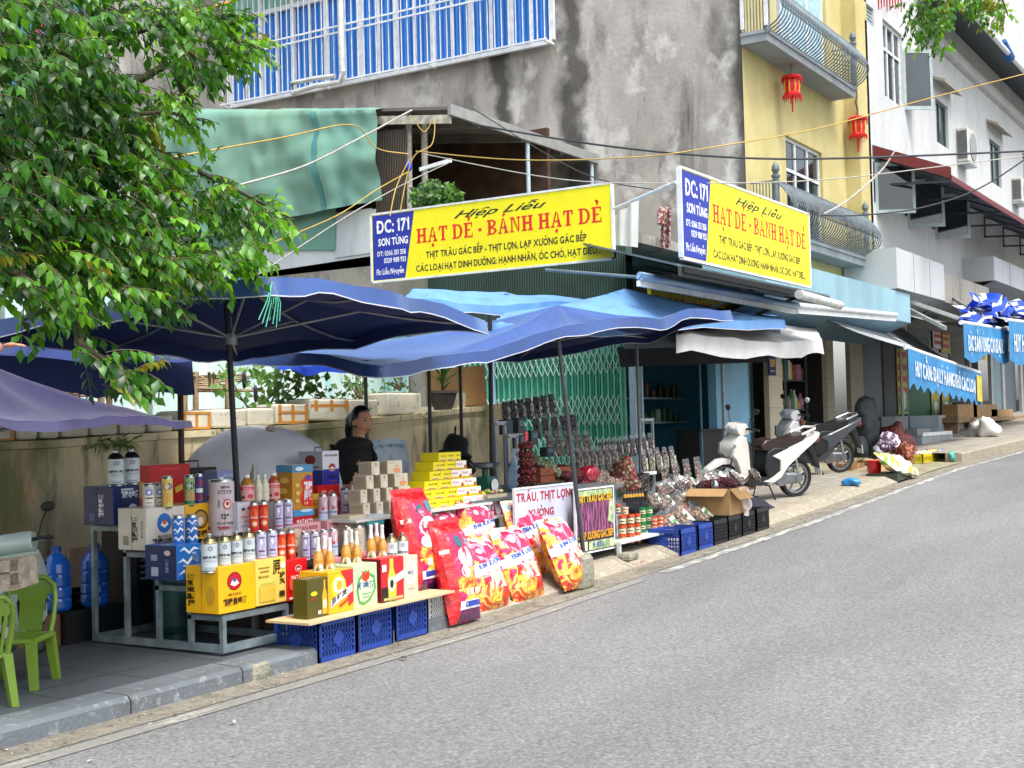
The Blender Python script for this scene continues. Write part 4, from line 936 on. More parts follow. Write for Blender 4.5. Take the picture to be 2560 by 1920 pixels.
# lanterns
def lantern(p,s,lab):
    t = thing('lantern',lab,'lantern',tuple(p),'red paper lanterns under the balcony');RDL = mat('lantern_red','#d8141f',.5,var=.15,scale=8);GDL = mat('lantern_gold','#e8b04a',.5)
    x,y,z = p;mb = MB()
    mb.lathe((x,y,z-.42*s),[(.1*s,0),(.17*s,.04*s),(.19*s,.2*s),(.17*s,.36*s),(.1*s,.4*s)],8,RDL,smooth=False)
    for k in range(8):
        a = k*math.pi/4;c,sn = math.cos(a),math.sin(a);mb.box(x+c*.18*s-.01,x+c*.18*s+.01,y+sn*.18*s-.01,y+sn*.18*s+.01,z-.36*s,z-.08*s,GDL)
        mb.box(x+c*.195*s-.02,x+c*.195*s+.02,y+sn*.195*s-.005,y+sn*.195*s+.005,z-.27*s,z-.17*s,GDL)
    mb.build('lantern_body',t);mb = MB()
    for zz,ra,h in ((0,.24,.10),(-.44,.22,.12)):
        mb.lathe((x,y,z+zz*s-.0),[(ra*s,-.02*s),(ra*s*1.05,.02*s),(ra*.8*s,h*s*.6)],8,RDL,smooth=False)
        for k in range(24): a = k*math.pi/12;rr = ra*s*1.02;L_ = random.uniform(.08,.16)*s;mb.cyl((x+rr*math.cos(a),y+rr*math.sin(a),z+zz*s),(x+rr*1.03*math.cos(a),y+rr*1.03*math.sin(a),z+zz*s-L_),.014*s,.008*s,4,RDL)
    mb.build('fringe',t);mb = MB();mb.cyl((x,y,z-.45*s),(x,y,z-.85*s),.03*s,.02*s,6,RDL);mb.build('tassel',t)
    mb = MB();mb.tube([(x,y,z+.02),(x+.01,y,z+.25*s),(x-.12*s,y,z+.42*s),(x+.02*s,y,z+.6*s),(x-.06*s,y,z+.78*s),(x-.18*s,y,z+.66*s)],.018,5,IRON);mb.build('hook',t)
lantern(Pv(1979,195,2.62),.78,'nearer red fringed lantern hanging from an iron hook under the left end of the balcony')
lantern(Pv(2144,298,2.62),.84,'farther red fringed lantern hanging in front of the yellow corner pier')
def cloth_sheen(name,col,tint):
    m = mat(name,col,.42,var=.2,scale=1.5,bump=.5,bscale=4);b = m.node_tree.nodes['Principled BSDF']
    b.inputs['Sheen Weight'].default_value = .7;b.inputs['Sheen Roughness'].default_value = .4;b.inputs['Sheen Tint'].default_value = lin(tint);b.inputs['Specular IOR Level'].default_value = .9
    return m
NAVYT = cloth_sheen('umbrella_top','#1c4488','#a4c0ec');NAVYB = two_side('umbrella_under','#20336a','#2c56a8',.8,.22)
BLUET = two_side('blue_canopy_top','#6596cc','#3f74b8',.7,.08);HEM = mat('white_hem','#c9cdda',.7);PURT = cloth_sheen('purple_canopy','#7068a4','#e4dcf0');PURB = two_side('purple_under','#2f2f80','#3a3a9a',.8,.15)
POLE = mat('dark_pole','#23262c',.4,.4);RIB = mat('rib_grey','#8a9096',.4,.5);WHC = two_side('white_canopy','#d3d2cf','#e0e0e0',.7,.12)
def canopy(name,lab,peak,rim,sag=.12,edge=.07,val=.10,mt=None,mbm=None,seg=8,ribs=True,hub=None,pole=None,seed=0,group=None,hem=True,polem=None,flap=.06,rr=.011):
    """fabric stretched from a peak to rim points; the rim hangs in shallow arcs between the rib tips and carries a short valance"""
    mt = mt or NAVYT;mbm = mbm or NAVYB;P = V(peak);rim = [V(r) for r in rim];N = len(rim)
    t = thing(name,lab,'umbrella' if ribs else 'canopy',tuple(pole[1]) if pole else tuple(P),group)
    nr = 9;S = seg
    def rimpt(k,a):
        p = rim[k % N].lerp(rim[(k+1) % N],a);c = (P+(rim[k % N]+rim[(k+1) % N])/2)/2
        b = 4*a*(1-a);d = (P-p);d.z = 0;d.normalize()
        return p+d*b*edge*1.2+V((0,0,edge*b*.55))
    ring = [rimpt(k,s/S) for k in range(N) for s in range(S)];M = len(ring)
    def surf(i,r):
        p = P.lerp(ring[i % M],r);a = (i % S)/S;b = 4*a*(1-a)
        z = -sag*math.sin(math.pi*r)-b*.07*r*(1-r)*3
        w = mnoise.noise(V((p.x*2.1+seed,p.y*2.1,0)))*.035*r + mnoise.noise(V((p.x*7+seed,p.y*7,3)))*.010
        return p+V((0,0,z+w))
    for m_,dz,fl in ((mt,0,False),(mbm,-.012,True)):
        mb = MB();vs = [surf(i,j/nr)+V((0,0,dz)) for j in range(nr+1) for i in range(M)]
        fs = [(j*M+i,(j+1)*M+i,(j+1)*M+(i+1) % M,j*M+(i+1) % M) for j in range(nr) for i in range(M)]
        if fl: fs = [f[::-1] for f in fs]
        mb.mesh(vs,fs,m_,True)
        if val and not fl:
            lo = []
            for i in range(M):
                p = vs[nr*M+i];o = (p-P);o.z = 0;o.normalize();h = val*(1+.08*math.sin(i*.9+seed)+.2*mnoise.noise(V((i*.37,seed,0))))
                lo.append(p+o*flap*(.3+.25*math.sin(i*.45))+V((0,0,-h)))
            k = len(mb.v);up = vs[nr*M:]
            mb.mesh(up+lo,[(i,i+M,(i+1) % M+M,(i+1) % M) for i in range(M)],mt,True)
            mb.mesh([p-(p-P).normalized()*.006 for p in up]+[p-(p-P).normalized()*.006 for p in lo],[(i,(i+1) % M,(i+1) % M+M,i+M) for i in range(M)],mbm,True)
            if hem: mb.mesh(lo+[p+V((0,0,-.008)) for p in lo],[(i,i+M,(i+1) % M+M,(i+1) % M) for i in range(M)],HEM,True)
        mb.build('canopy' if not fl else 'lining',t)
    if ribs:
        for k in range(N):
            mb = MB();pts = [surf(k*S,j/6)+V((0,0,-.03)) for j in range(7)];mb.tube(pts,rr,5,RIB)
            if hub: mb.tube([V(hub),pts[3]],rr,5,RIB)
            mb.build('rib',t)
    if pole:
        mb = MB();mb.cyl(pole[1],pole[0],.024,.022,10,polem or POLE);o = mb.build('pole',t)
        if hub: mb = MB();mb.cyl(V(hub)-V((0,0,.05)),V(hub)+V((0,0,.03)),.045,.05,12,RIB);mb.build('hub',o)
    return t
pb1 = Pv(577,838,.95);pbot = V((pb1.x+.12,.98,pz(pb1.x)));hub = pb1
A = Pz(680,692,2.52);B = Pz(1213,795,2.45);ctr = V((pb1.x,pb1.y,0));Cc = V((8.4,2.2,2.28));Dd = V((5.5,2.05,2.33))
def mid(a,b,dz=0): p = (a+b)/2;p.z += dz;return p
rim1 = [A,mid(A,B,.05),B,mid(B,Cc),Cc,mid(Cc,Dd),Dd,mid(Dd,A,.0)]
u1 = canopy('market_umbrella','big navy square umbrella on a dark pole over the beer boxes',(pb1.x-.05,pb1.y,2.84),rim1,hub=hub-V((0,0,.02)),pole=(V((pb1.x-.05,pb1.y,2.80)),pbot),seed=1,group='navy umbrellas over the stall')
mb = MB()
for i in range(7): mb.tube([A+V((0,0,-.03)),A+V((.02*i-.05,0,-.15)),A+V((.03*i-.10,.02,-.26-.02*(i % 3)))],.004,4,mat('mint_string','#5fc9a8',.6))
tag(mb.build('string',u1),'mint green strings tied to the corner')
L_ = Pv(948,915,.33);M_ = Pv(1440,812,-.02);R_ = Pv(1826,776,-.35)
rim2 = [L_,mid(L_,M_,-.07),M_,mid(M_,R_,-.02),R_,V((13.9,.9,2.62)),V((13.6,2.5,2.45)),V((10.9,2.7,2.42)),V((8.6,2.45,2.3))]
pk2 = Pv(1395,762,1.1)
u2 = canopy('market_umbrella','wide navy umbrella with sun-faded top drooping over the middle of the stall',tuple(pk2),rim2,hub=V((pk2.x-1.2,pk2.y+.1,2.35)),pole=(V((pk2.x-1.2,pk2.y+.1,2.7)),V((pk2.x-1.25,pk2.y+.1,pz(pk2.x-1)))),sag=.10,val=.10,seed=5,group='navy umbrellas over the stall',edge=.07)
# 3: light blue canopy behind the two
q = [Pv(1232,770,2.5),Pv(1010,745,2.6),Pv(1030,722,3.4),Pv(1330,740,3.3),Pv(1480,752,2.8)]
canopy('tarpaulin_canopy','faded sky blue tarpaulin stretched behind the navy umbrellas, left of the two',tuple(Pv(1090,728,2.9)),q,sag=.05,val=.10,mt=BLUET,ribs=False,seed=9,edge=.03)
q = [Pv(1230,815,1.2),Pv(1500,810,.8),Pv(1962,800,.9),Pv(1940,790,2.2),Pv(1560,790,2.7),Pv(1260,780,2.6)]
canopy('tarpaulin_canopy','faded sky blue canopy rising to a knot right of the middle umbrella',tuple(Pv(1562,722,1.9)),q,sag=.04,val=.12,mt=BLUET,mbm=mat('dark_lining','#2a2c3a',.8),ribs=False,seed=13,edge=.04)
q = [Pv(1690,835,1.0),Pv(1950,858,1.05),Pv(2055,848,1.1),Pv(2040,822,2.6),Pv(1700,800,2.6)]
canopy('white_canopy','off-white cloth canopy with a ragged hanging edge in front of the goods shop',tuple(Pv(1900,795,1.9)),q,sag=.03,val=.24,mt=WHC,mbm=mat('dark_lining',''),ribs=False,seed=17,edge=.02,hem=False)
mb = MB();LIN = mat('grey_lining','#5d6673',.8)
a_,b_,c_,d_ = Pv(1560,845,1.7),Pv(1955,818,1.5),Pv(1955,848,1.5),Pv(1560,872,1.7)
mb.grid(lambda i,j: a_.lerp(b_,i).lerp(d_.lerp(c_,i),j)+V((0,.03*math.sin(i*20),-.03*math.sin(i*math.pi))),24,4,LIN);tag(mb.build('lining_cloth',loc=tuple(a_)),'grey cloth strip hanging under the blue canopy in front of the blue room','cloth')
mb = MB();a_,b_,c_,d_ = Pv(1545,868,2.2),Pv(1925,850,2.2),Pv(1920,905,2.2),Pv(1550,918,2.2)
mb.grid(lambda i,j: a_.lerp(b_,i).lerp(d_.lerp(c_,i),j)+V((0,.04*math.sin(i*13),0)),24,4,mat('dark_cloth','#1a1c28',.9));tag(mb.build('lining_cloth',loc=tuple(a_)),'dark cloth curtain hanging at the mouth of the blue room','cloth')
p0 = Pv(260,880,2.4)
rimL = [Pv(480,905,2.2),Pv(240,905,1.9),Pv(-150,880,2.0),Pv(-150,850,3.4),Pv(300,860,3.6),Pv(480,880,3.2)]
canopy('market_umbrella','dark blue canopy behind the beer stall umbrella at the left',tuple(Pv(200,800,2.7)),rimL,val=.26,mt=mat('deep_navy','#1d2f66',.8),ribs=False,seed=21,hem=False,edge=.02,group='navy umbrellas over the stall')
q = [Pv(690,900,2.9),Pv(760,918,2.8),Pv(870,912,2.9),Pv(850,885,3.6),Pv(700,885,3.6)]
canopy('tarpaulin_canopy','bright blue tarpaulin scrap hanging behind the navy umbrella above the eggplant bush',tuple(Pv(770,890,3.2)),q,sag=.03,val=.08,mt=mat('tarp_blue',''),ribs=False,seed=25,hem=False,edge=.02)
# low purple umbrella at the left edge
T_ = Pv(478,1052,.95)
pk = Pv(-60,900,.9)
rimP = [T_,Pv(150,1058,.1),Pv(-160,1062,-.2),Pv(-420,1060,.9),Pv(-350,1010,2.0),Pv(120,1030,2.3)]
pole0 = V((pk.x,pk.y,pz(pk.x)))
up_ = canopy('market_umbrella','faded purple umbrella at the left edge, lower than the navy ones',tuple(pk),rimP,hub=pk-V((0,0,.45)),pole=(pk,pole0),sag=.05,val=.05,mt=PURT,mbm=PURB,seed=31,edge=.05,hem=False)
wp = thing('parasol','white round parasol opened low behind the beer boxes against the wall','umbrella',tuple(Pv(640,1180,2.05)))
cW = Pv(662,1196,2.05);rad = .70;mb = MB();WPAR = two_side('white_parasol','#fbfcff','#ffffff',.6,.3)
axp = V((-.12,-.30,1)).normalized();ea = V((1,0,.08)).normalized();ea = (ea-axp*ea.dot(axp)).normalized();eb = axp.cross(ea)
def par(i,j):
    a = i*2*math.pi;r = math.sin(j*math.pi*.46)/math.sin(math.pi*.46);sc_ = 1-.035*abs(math.sin(a*4))*j;return cW+ea*(rad*r*math.cos(a)*sc_)+eb*(rad*r*math.sin(a)*sc_)+axp*(.50*(math.cos(j*math.pi*.46))-.06)
mb.grid(par,48,10,WPAR,True,True);mb.grid(lambda i,j: par(i,j)-axp*.01,48,10,mat('parasol_under','#c4cadb',.8),True);mb.build('canopy',wp)
for k in range(8):
    mb = MB();mb.tube([par(k/8,j/6)-axp*.02 for j in range(7)],.006,4,RIB);mb.build('rib',wp)
mb = MB();tp = cW+axp*.44;mb.lathe(tp,[(.03,-.02),(.05,.01),(.035,.03),(.01,.05)],10,mat('finial_grey','#9a8f8a',.6),ax=axp);mb.build('finial',wp)
mb = MB();mb.cyl(cW+axp*.4,(cW.x+.05,cW.y+.15,pz(cW.x)),.016,.016,8,RIB);mb.build('pole',wp)
# extra props and poles
def prop(p0,p1,r,m,lab):
    mb = MB();mb.cyl(p0,p1,r,r*.9,8,m);return tag(mb.build('support_pole',loc=tuple(p0)),lab,'pole')
GPOLE = mat('grey_pole','#454b52',.5,.3)
sb = Pv(1462,1365,.12);prop((sb.x,sb.y,gz(sb.x)+.1),Pv(1396,850,.12),.022,GPOLE,'leaning dark grey pole rising from the stone block to the middle umbrella')
for px,yt,yb,v,lab,m_ in ((1072,925,1150,1.5,'thin dark pole behind the yellow box pyramid, left of the black hat',POLE),(1150,920,1100,1.9,'thin dark pole rising above the black hat',POLE),(913,905,1015,2.2,'thin green grey pole above the head of the woman',mat('greenish_pole','#4a5c50',.6)),(1592,870,1170,1.15,'slim steel pole at the left edge of the blue room',GPOLE)):
    a_ = Pv(px,yt,v);prop((a_.x,v,pz(a_.x)),(a_.x,v,a_.z+.25),.02,m_,lab)
a_ = Pv(1577,850,2.85);mb = MB();mb.box(a_.x,a_.x+.09,2.8,2.9,.4,3.2,mat('light_pole','#9db4c4',.4,.2));mb.box(a_.x+.22,a_.x+.27,2.8,2.86,.4,3.2,MATS['light_pole']);tag(mb.build('steel_post',loc=(a_.x,2.85,.4)),'pale steel corner post between the green gate and the blue room','post')
a_ = Pv(1748,890,2.6);prop((a_.x,2.6,pz(a_.x)),(a_.x,2.6,3.3),.022,mat('teal_pole','#3d6f80',.5),'thin teal pole in front of the blue room')
a_ = Pv(450,930,2.7);prop((a_.x,2.7,pz(a_.x)),(a_.x,2.7,a_.z),.028,mat('branch_pole','#3b2f28',.9),'dark rough wooden pole standing behind the red box')
FOAM = layered('styrofoam','#d9d5c3',[('#c2bda3',3,(1,1,.7),.5,.66,.8),('#7c8060',7,(1,1,.5),.6,.75,.7)],.8,.25,40);TAPE = mat('orange_tape','#c98427',.4,var=.12)
fo = [(-60,38,1108,1068,3,'taped'),(42,98,1107,1070,0,''),(101,152,1103,1066,0,''),(156,226,1100,1062,0,''),(229,298,1098,1058,0,''),(302,368,1096,1056,0,''),(372,436,1093,1052,0,''),
      (455,528,1068,1022,3,''),(532,618,1064,1018,1,''),(622,688,1058,1014,0,''),(692,772,1052,1002,2,''),(776,872,1046,992,4,''),(876,948,1032,988,1,''),(970,1056,1030,976,5,'big')]
desc = ['orange taped white styrofoam planter at the left edge of the wall','first plain styrofoam planter right of the taped one at the left edge','second plain styrofoam planter from the left edge','stained styrofoam planter above the grass tuft, third plain one from the left','styrofoam planter with pitted face, fourth plain one from the left','styrofoam planter under the purple umbrella tip, fifth plain one','last plain styrofoam planter before the dark wooden pole','styrofoam planter framed with orange tape right of the dark wooden pole','pitted white styrofoam planter behind the umbrella pole','styrofoam planter overgrown by eggplant leaves','styrofoam planter crossed by an orange tape grid','white styrofoam planter with an orange tape band along its top','styrofoam planter with leaves behind the head of the woman','largest white styrofoam planter near the clay pot']
for i,(x0,x1,yb,yt,tp,_) in enumerate(fo):
    v = 2.93 if i != 13 else 2.9;a_ = Pv(x0,yb,v);b_ = Pv(x1,yb,v);h = (yb-yt)*scl(a_);z = wtop((a_.x+b_.x)/2)+.01 if i < 13 else wtop(b_.x)-.02;w = b_.x-a_.x
    t = thing('styrofoam_planter',desc[i],'planter',(a_.x,v,z),'styrofoam planters on the wall');mb = MB();mb.rbox(a_.x+.008,b_.x-.008,v,v+.36,z,z+h,FOAM,.018);mb.build('box',t)
    mb = MB();mb.box(a_.x+.04,b_.x-.04,v+.04,v+.32,z+h-.004,z+h+.006,MATS['soil']);mb.build('soil',t)
    fm = MB();fc = flat_face(fm,(a_.x,v,z),(w,0,0),(0,0,h))
    if tp in (2,3):
        for x in (.1,.5,.92)[:3]: fc.rect(max(.03,x-.05),.03,min(.97,x+.05),.97,TAPE)
        fc.rect(.03,.02,.97,.14,TAPE)
        if tp == 2: fc.rect(.03,.52,.97,.64,TAPE)
        else: fc.rect(.03,.84,.97,.97,TAPE)
    if tp == 4:
        fc.rect(.02,.62,.98,.76,TAPE)
        for x in (.15,.55,.95): fc.rect(x-.04,.45,min(.99,x+.04),.95,TAPE)
    if tp in (1,0,5) :
        for _ in range(5): x,y = random.uniform(.1,.9),random.uniform(.15,.85);fc.ell(x,y,.012,mat('pit','#3c3a2c',.9))
    if fm.f: fm.build('tape' if tp in (2,3,4) else 'pits',t)
    FO_LAST = (b_.x,z+h)
def pot(p,r,h,lab,m=None,leaves=None):
    t = thing('plant_pot',lab,'plant pot',tuple(p));mb = MB();mm = m or mat('dark_clay','#4e4a46',.85,var=.2);mb.lathe(p,[(r*.62,0),(r*.85,h*.5),(r*.97,h*.85),(r*1.05,h*.87),(r*1.05,h),(r*.9,h),(r*.88,h*.9),(0,h*.88,MATS['soil'])],20,mm);mb.build('pot',t);return t
pp = Pv(1108,1025,3.0);pp.z = wtop(pp.x);pot(pp,.17,.22,'dark clay pot with a spiky plant at the end of the planter row')
def cardbox(x0,x1,x2,yt,yb,v,lab,m=None,flaps=False,h=None,z=None,dep=.4):
    a_ = Pv(x1,yb,v);w = Pv(x2,yb,v).x-a_.x;hh = (yb-yt)*scl(a_) if h is None else h;zz = a_.z if z is None else z
    t = thing('cardboard_box',lab,'box',(a_.x,v,zz));mb = MB();mm = m or mat('cardboard','')
    mb.box(a_.x,a_.x+w,v,v+dep,zz,zz+hh,mm);mb.build('carton',t)
    tp = MB();tp.box(a_.x+w*.45,a_.x+w*.55,v-.003,v,zz+.01,zz+hh-.01,mat('brown_tape','#b98d4f',.35));tp.box(a_.x-.003,a_.x,v+dep*.42,v+dep*.58,zz+.01,zz+hh-.01,MATS['brown_tape']);tp.build('tape',t)
    return t
q = Pv(1168,1012,3.0);bx = MB();CB = mat('cardboard_tan','#b58a58',.85,var=.12,scale=3)
def bulg(i,j,f): return None
w,h,dp = .62,.5,.5;x,y,z = q.x-.15,3.0,wtop(q.x)+.02
vs = [V((x,y,z)),V((x+w,y+.02,z)),V((x+w-.01,y+dp,z)),V((x,y+dp,z)),V((x-.03,y-.02,z+h*.92)),V((x+w*.9,y,z+h)),V((x+w*.9,y+dp,z+h*.9)),V((x-.02,y+dp,z+h*.85))]
bx.mesh(vs,[(3,2,1,0),(4,5,6,7),(0,1,5,4),(1,2,6,5),(2,3,7,6),(3,0,4,7)],CB);tag(bx.build('cardboard_box',loc=(x,y,z)),'big bulging tan cardboard box on the wall in front of the green gate','box')
mb = MB();mb.lathe((pp.x+.35,3.05,wtop(pp.x)),[(.1,0),(.12,.12),(.12,.2),(.1,.2),(.0,.19)],14,mat('cream_bucket','#b9b3a2',.6));tag(mb.build('bucket',loc=(pp.x+.35,3.05,wtop(pp.x))),'small cream bucket between the clay pot and the big cardboard box','bucket')
def leafmats(p,cols,tr=.4):
    return [two_side('%s_%d' % (p,i),c,t,.38,tr) for i,(c,t) in enumerate(cols)]
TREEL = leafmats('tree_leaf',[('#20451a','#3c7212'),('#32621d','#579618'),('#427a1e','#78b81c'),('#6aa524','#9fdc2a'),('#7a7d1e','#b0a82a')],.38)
VINEL = leafmats('vine_leaf',[('#4f7a30','#86b54a'),('#6d9448','#a8cf6a'),('#3a5f2a','#6d9a3c')],.35)
BUSHL = leafmats('bush_leaf',[('#2c4f22','#4f7f2c'),('#416b2c','#6f9f3a'),('#58822f','#8ab53f')],.3)
def leaf(mb,p,d,up,L,wd,m,fold=.25):
    d = d.normalized();s = d.cross(up)
    if s.length < .05: s = d.orthogonal()
    s.normalize();n = s.cross(d)
    t = p+d*L-n*L*.18;c = p+d*L*.45
    mb.mesh([p,c+s*wd+n*wd*fold,t,c-s*wd+n*wd*fold,c,p+d*L*.78-n*L*.08],[(0,4,1),(4,5,1),(5,2,1),(0,3,4),(4,3,5),(5,3,2)],m,True)
rt = random.Random(11)
def rv():
    return V((rt.gauss(0,1),rt.gauss(0,1),rt.gauss(0,1)))
def spray(mb,p,d,L,n,lf,mats,w,droop=.5,wood=None):
    """compound leaf: a drooping stalk with alternate leaflets"""
    d = V(d).normalized();pts = [V(p)];dd = d.copy();st = L/n
    for i in range(n):
        dd = (dd+V((0,0,-droop/n))).normalized();pts.append(pts[-1]+dd*st)
    side = dd.cross(V((0,0,1)))
    side = side.normalized() if side.length > .1 else V((1,0,0))
    if wood: mb.tube(pts,.0035,3,wood)
    mi = rt.choices(range(len(mats)),w)[0]
    for i in range(1,n+1):
        f = 1 if i < n else .9
        for s in (1,-1):
            if i == n and s == 1: ld = dd
            else: ld = (side*s*.75+dd*.55+V((0,0,-.55))+rv()*.18)
            mm = mats[mi] if rt.random() < .8 else rt.choice(mats[:3])
            leaf(mb,pts[i],ld,V((0,0,1))+rv()*.35,lf*rt.uniform(.75,1.15)*f,lf*.25,mm)
            if i == n and s == 1: break
BARK = mat('bark','#4d4438',.95,var=.3,bump=.8)
TR = thing('tree','leafy broadleaf tree hanging over the stall from the upper left','tree',(2.3,.35,0))
mb = MB();trunk = [V((2.3,.35,-.05)),V((2.35,.3,1.3)),V((2.5,.35,2.6)),V((2.9,.4,3.7)),V((3.3,.5,4.8))];mb.tube(trunk,[.19,.15,.13,.11,.08],10,BARK);mb.build('trunk',TR)
limb_px = [[(-120,700,7.4),(120,600,7.2),(330,640,7.6),(480,700,7.8),(600,640,8.0)],[(-120,500,7.8),(200,440,7.8),(380,370,7.8),(480,420,8.0),(640,500,8.2),(735,550,8.3)],
           [(-150,250,7.9),(150,150,7.9),(400,60,7.8),(560,120,8.2),(640,130,8.4)],[(120,600,7.0),(180,740,6.8),(200,860,6.7),(300,930,6.7)],[(-120,380,7.6),(120,330,7.7),(260,290,7.2),(420,280,7.6),(500,300,7.8)],
           [(-120,640,7.2),(60,690,6.3),(150,760,6.5),(60,800,6.4)],[(330,640,7.6),(420,760,7.5),(470,800,7.5)],[(120,330,7.7),(420,160,7.9),(480,260,8.0)]]
mb = MB()
for L_ in limb_px:
    pts = [Pd(*q) for q in L_];r0 = .032;mb.tube([trunk[2] if L_[0][1] > 450 else trunk[3]]+pts if L_[0][0] < 0 else pts,[r0*(1-i/(len(pts)+1.5)) for i in range(len(pts)+(1 if L_[0][0] < 0 else 0))],6,BARK)
mb.build('limbs',TR)
blobs = []
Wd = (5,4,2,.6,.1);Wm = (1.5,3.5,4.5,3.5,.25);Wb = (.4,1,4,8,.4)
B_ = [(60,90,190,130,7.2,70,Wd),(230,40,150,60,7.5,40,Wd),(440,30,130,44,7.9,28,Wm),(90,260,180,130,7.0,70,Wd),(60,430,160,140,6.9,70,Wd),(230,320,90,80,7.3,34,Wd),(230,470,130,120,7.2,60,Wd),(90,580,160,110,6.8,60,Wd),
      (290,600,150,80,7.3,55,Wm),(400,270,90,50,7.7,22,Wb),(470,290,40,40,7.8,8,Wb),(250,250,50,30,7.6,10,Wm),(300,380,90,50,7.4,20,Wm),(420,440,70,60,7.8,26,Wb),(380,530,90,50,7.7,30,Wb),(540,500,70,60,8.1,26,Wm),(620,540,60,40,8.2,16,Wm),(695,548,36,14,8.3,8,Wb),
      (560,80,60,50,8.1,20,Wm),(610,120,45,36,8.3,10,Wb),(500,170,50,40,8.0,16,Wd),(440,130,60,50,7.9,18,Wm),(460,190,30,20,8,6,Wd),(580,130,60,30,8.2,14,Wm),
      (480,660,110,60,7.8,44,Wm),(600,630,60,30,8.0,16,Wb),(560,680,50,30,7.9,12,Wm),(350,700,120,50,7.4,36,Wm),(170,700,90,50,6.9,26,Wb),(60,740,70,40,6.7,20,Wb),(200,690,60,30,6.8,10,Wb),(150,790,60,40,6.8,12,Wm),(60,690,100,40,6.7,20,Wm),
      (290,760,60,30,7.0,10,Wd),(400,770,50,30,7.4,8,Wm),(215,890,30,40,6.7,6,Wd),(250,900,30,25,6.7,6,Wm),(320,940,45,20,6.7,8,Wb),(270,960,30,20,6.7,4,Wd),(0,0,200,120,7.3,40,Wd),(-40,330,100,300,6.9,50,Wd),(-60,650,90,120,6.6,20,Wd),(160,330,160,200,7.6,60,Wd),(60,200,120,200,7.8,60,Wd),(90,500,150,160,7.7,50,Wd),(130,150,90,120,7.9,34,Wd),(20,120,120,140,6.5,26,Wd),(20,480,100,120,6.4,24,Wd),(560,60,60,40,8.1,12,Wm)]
mb = MB();WDK = mat('twig','#5a5238',.9)
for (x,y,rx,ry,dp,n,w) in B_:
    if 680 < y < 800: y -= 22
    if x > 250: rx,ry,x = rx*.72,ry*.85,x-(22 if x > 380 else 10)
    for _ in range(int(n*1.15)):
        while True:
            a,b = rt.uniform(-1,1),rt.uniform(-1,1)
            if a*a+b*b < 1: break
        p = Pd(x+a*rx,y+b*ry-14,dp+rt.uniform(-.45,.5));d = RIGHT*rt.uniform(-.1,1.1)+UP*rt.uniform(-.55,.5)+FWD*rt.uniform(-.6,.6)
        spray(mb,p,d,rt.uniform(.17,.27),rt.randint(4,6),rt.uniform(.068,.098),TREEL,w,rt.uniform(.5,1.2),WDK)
# yellow leaves
for (x,y) in ((232,655),(248,662),(215,650)):
    leaf(mb,Pd(x,y,6.7),RIGHT*.6-UP*.5,FWD*-1,.085,.028,mat('yellow_leaf','#c7a22a',.5))
mb.build('crown',TR)
# second tree: twigs top right
T2 = thing('tree','leafy branch with yellowing tips at the upper right before the white house','tree',(27.0,-9.5,.8))
mb = MB();b0 = Pd(2330,-60,24);b1 = Pd(2300,60,24);mb.tube([(27.0,-9.5,.7),(27.2,-8.5,5),Pd(2800,-900,22),Pd(2480,-200,23.5),b0,b1],[.25,.2,.1,.05,.03,.015],7,BARK);mb.tube([Pd(2480,-200,23.5),Pd(2500,-20,23.5),Pd(2520,40,23.5)],[.04,.02,.01],5,BARK);mb.build('trunk',T2)
mb = MB()
for (x,y,rx,ry,n,w) in ((2320,20,50,40,46,Wd),(2330,75,40,40,30,Wm),(2290,60,20,30,10,Wm),(2380,10,30,22,16,(0,1,3,2,3)),(2480,10,50,20,30,(0,1,3,3,3)),(2490,40,40,14,14,(0,0,2,3,4)),(2440,-10,60,20,24,Wm)):
    for _ in range(n):
        p = Pd(x+rt.uniform(-rx,rx),y+rt.uniform(-ry,ry),24+rt.uniform(-.6,.6));spray(mb,p,rv()-UP*.5,rt.uniform(.16,.3),4,.13,TREEL,w,.8,WDK)
mb.build('crown',T2)
def bush(name,lab,base,blobs,n,size,mats,v,cat='plant',stems=6,fruit=False):
    t = thing(name,lab,cat,tuple(base));mb = MB();cs = []
    for (x,y,rx,ry) in blobs: cs.append(Pv(x,y,v))
    for i in range(stems):
        c = cs[i % len(cs)];mb.tube([base,V(base).lerp(c,.5)+V((rt.uniform(-.1,.1),0,.05)),c],[.014,.009,.005],5,mat('green_brown_stem','#6a5f42',.9))
    mb.build('stem',t);mb = MB()
    for (x,y,rx,ry) in blobs:
        k = int(n*rx*ry/900)
        for _ in range(k):
            a,b = rt.gauss(0,.5),rt.gauss(0,.5);p = Pv(x+a*rx,y+b*ry,v+rt.uniform(-.35,.35))
            leaf(mb,p,rv()-UP*.4+FWD*-.3,V((0,-.6,1))+rv()*.5,size*rt.uniform(.6,1.2),size*.38,rt.choice(mats))
    mb.build('foliage',t)
    return t
EB = bush('eggplant_bush','tall eggplant bush with pale green leaves climbing above the styrofoam planters',Pv(650,1062,3.3),[(640,930,90,40),(700,960,80,60),(770,930,50,40),(560,970,26,22),(600,1040,20,20),(660,1010,60,40),(740,1010,40,36),(780,970,40,30),(575,940,30,30),(680,1060,30,26),(720,900,90,14),(840,1000,30,20),(830,970,16,14)],16,.105,VINEL,3.4,stems=11)
for (x,y) in ((639,985),(610,950)):
    a_ = Pv(x,y,3.15);mb = MB();mb.ell(a_,.022,.022,.09,mat('eggplant_skin','#2f2136',.3));mb.build('eggplant',EB)
bush('shrub','dark green shrub with tangled stems behind the woman',Pv(910,1010,3.4),[(900,930,40,60),(890,980,40,36),(870,950,26,40),(930,1000,30,24)],20,.07,BUSHL,3.5,stems=10)
bush('shrub','light green leafy shrub rising behind the largest styrofoam planter',Pv(1000,975,3.3),[(985,935,40,34),(1010,960,36,20),(960,960,26,26)],22,.06,VINEL,3.4,stems=8)
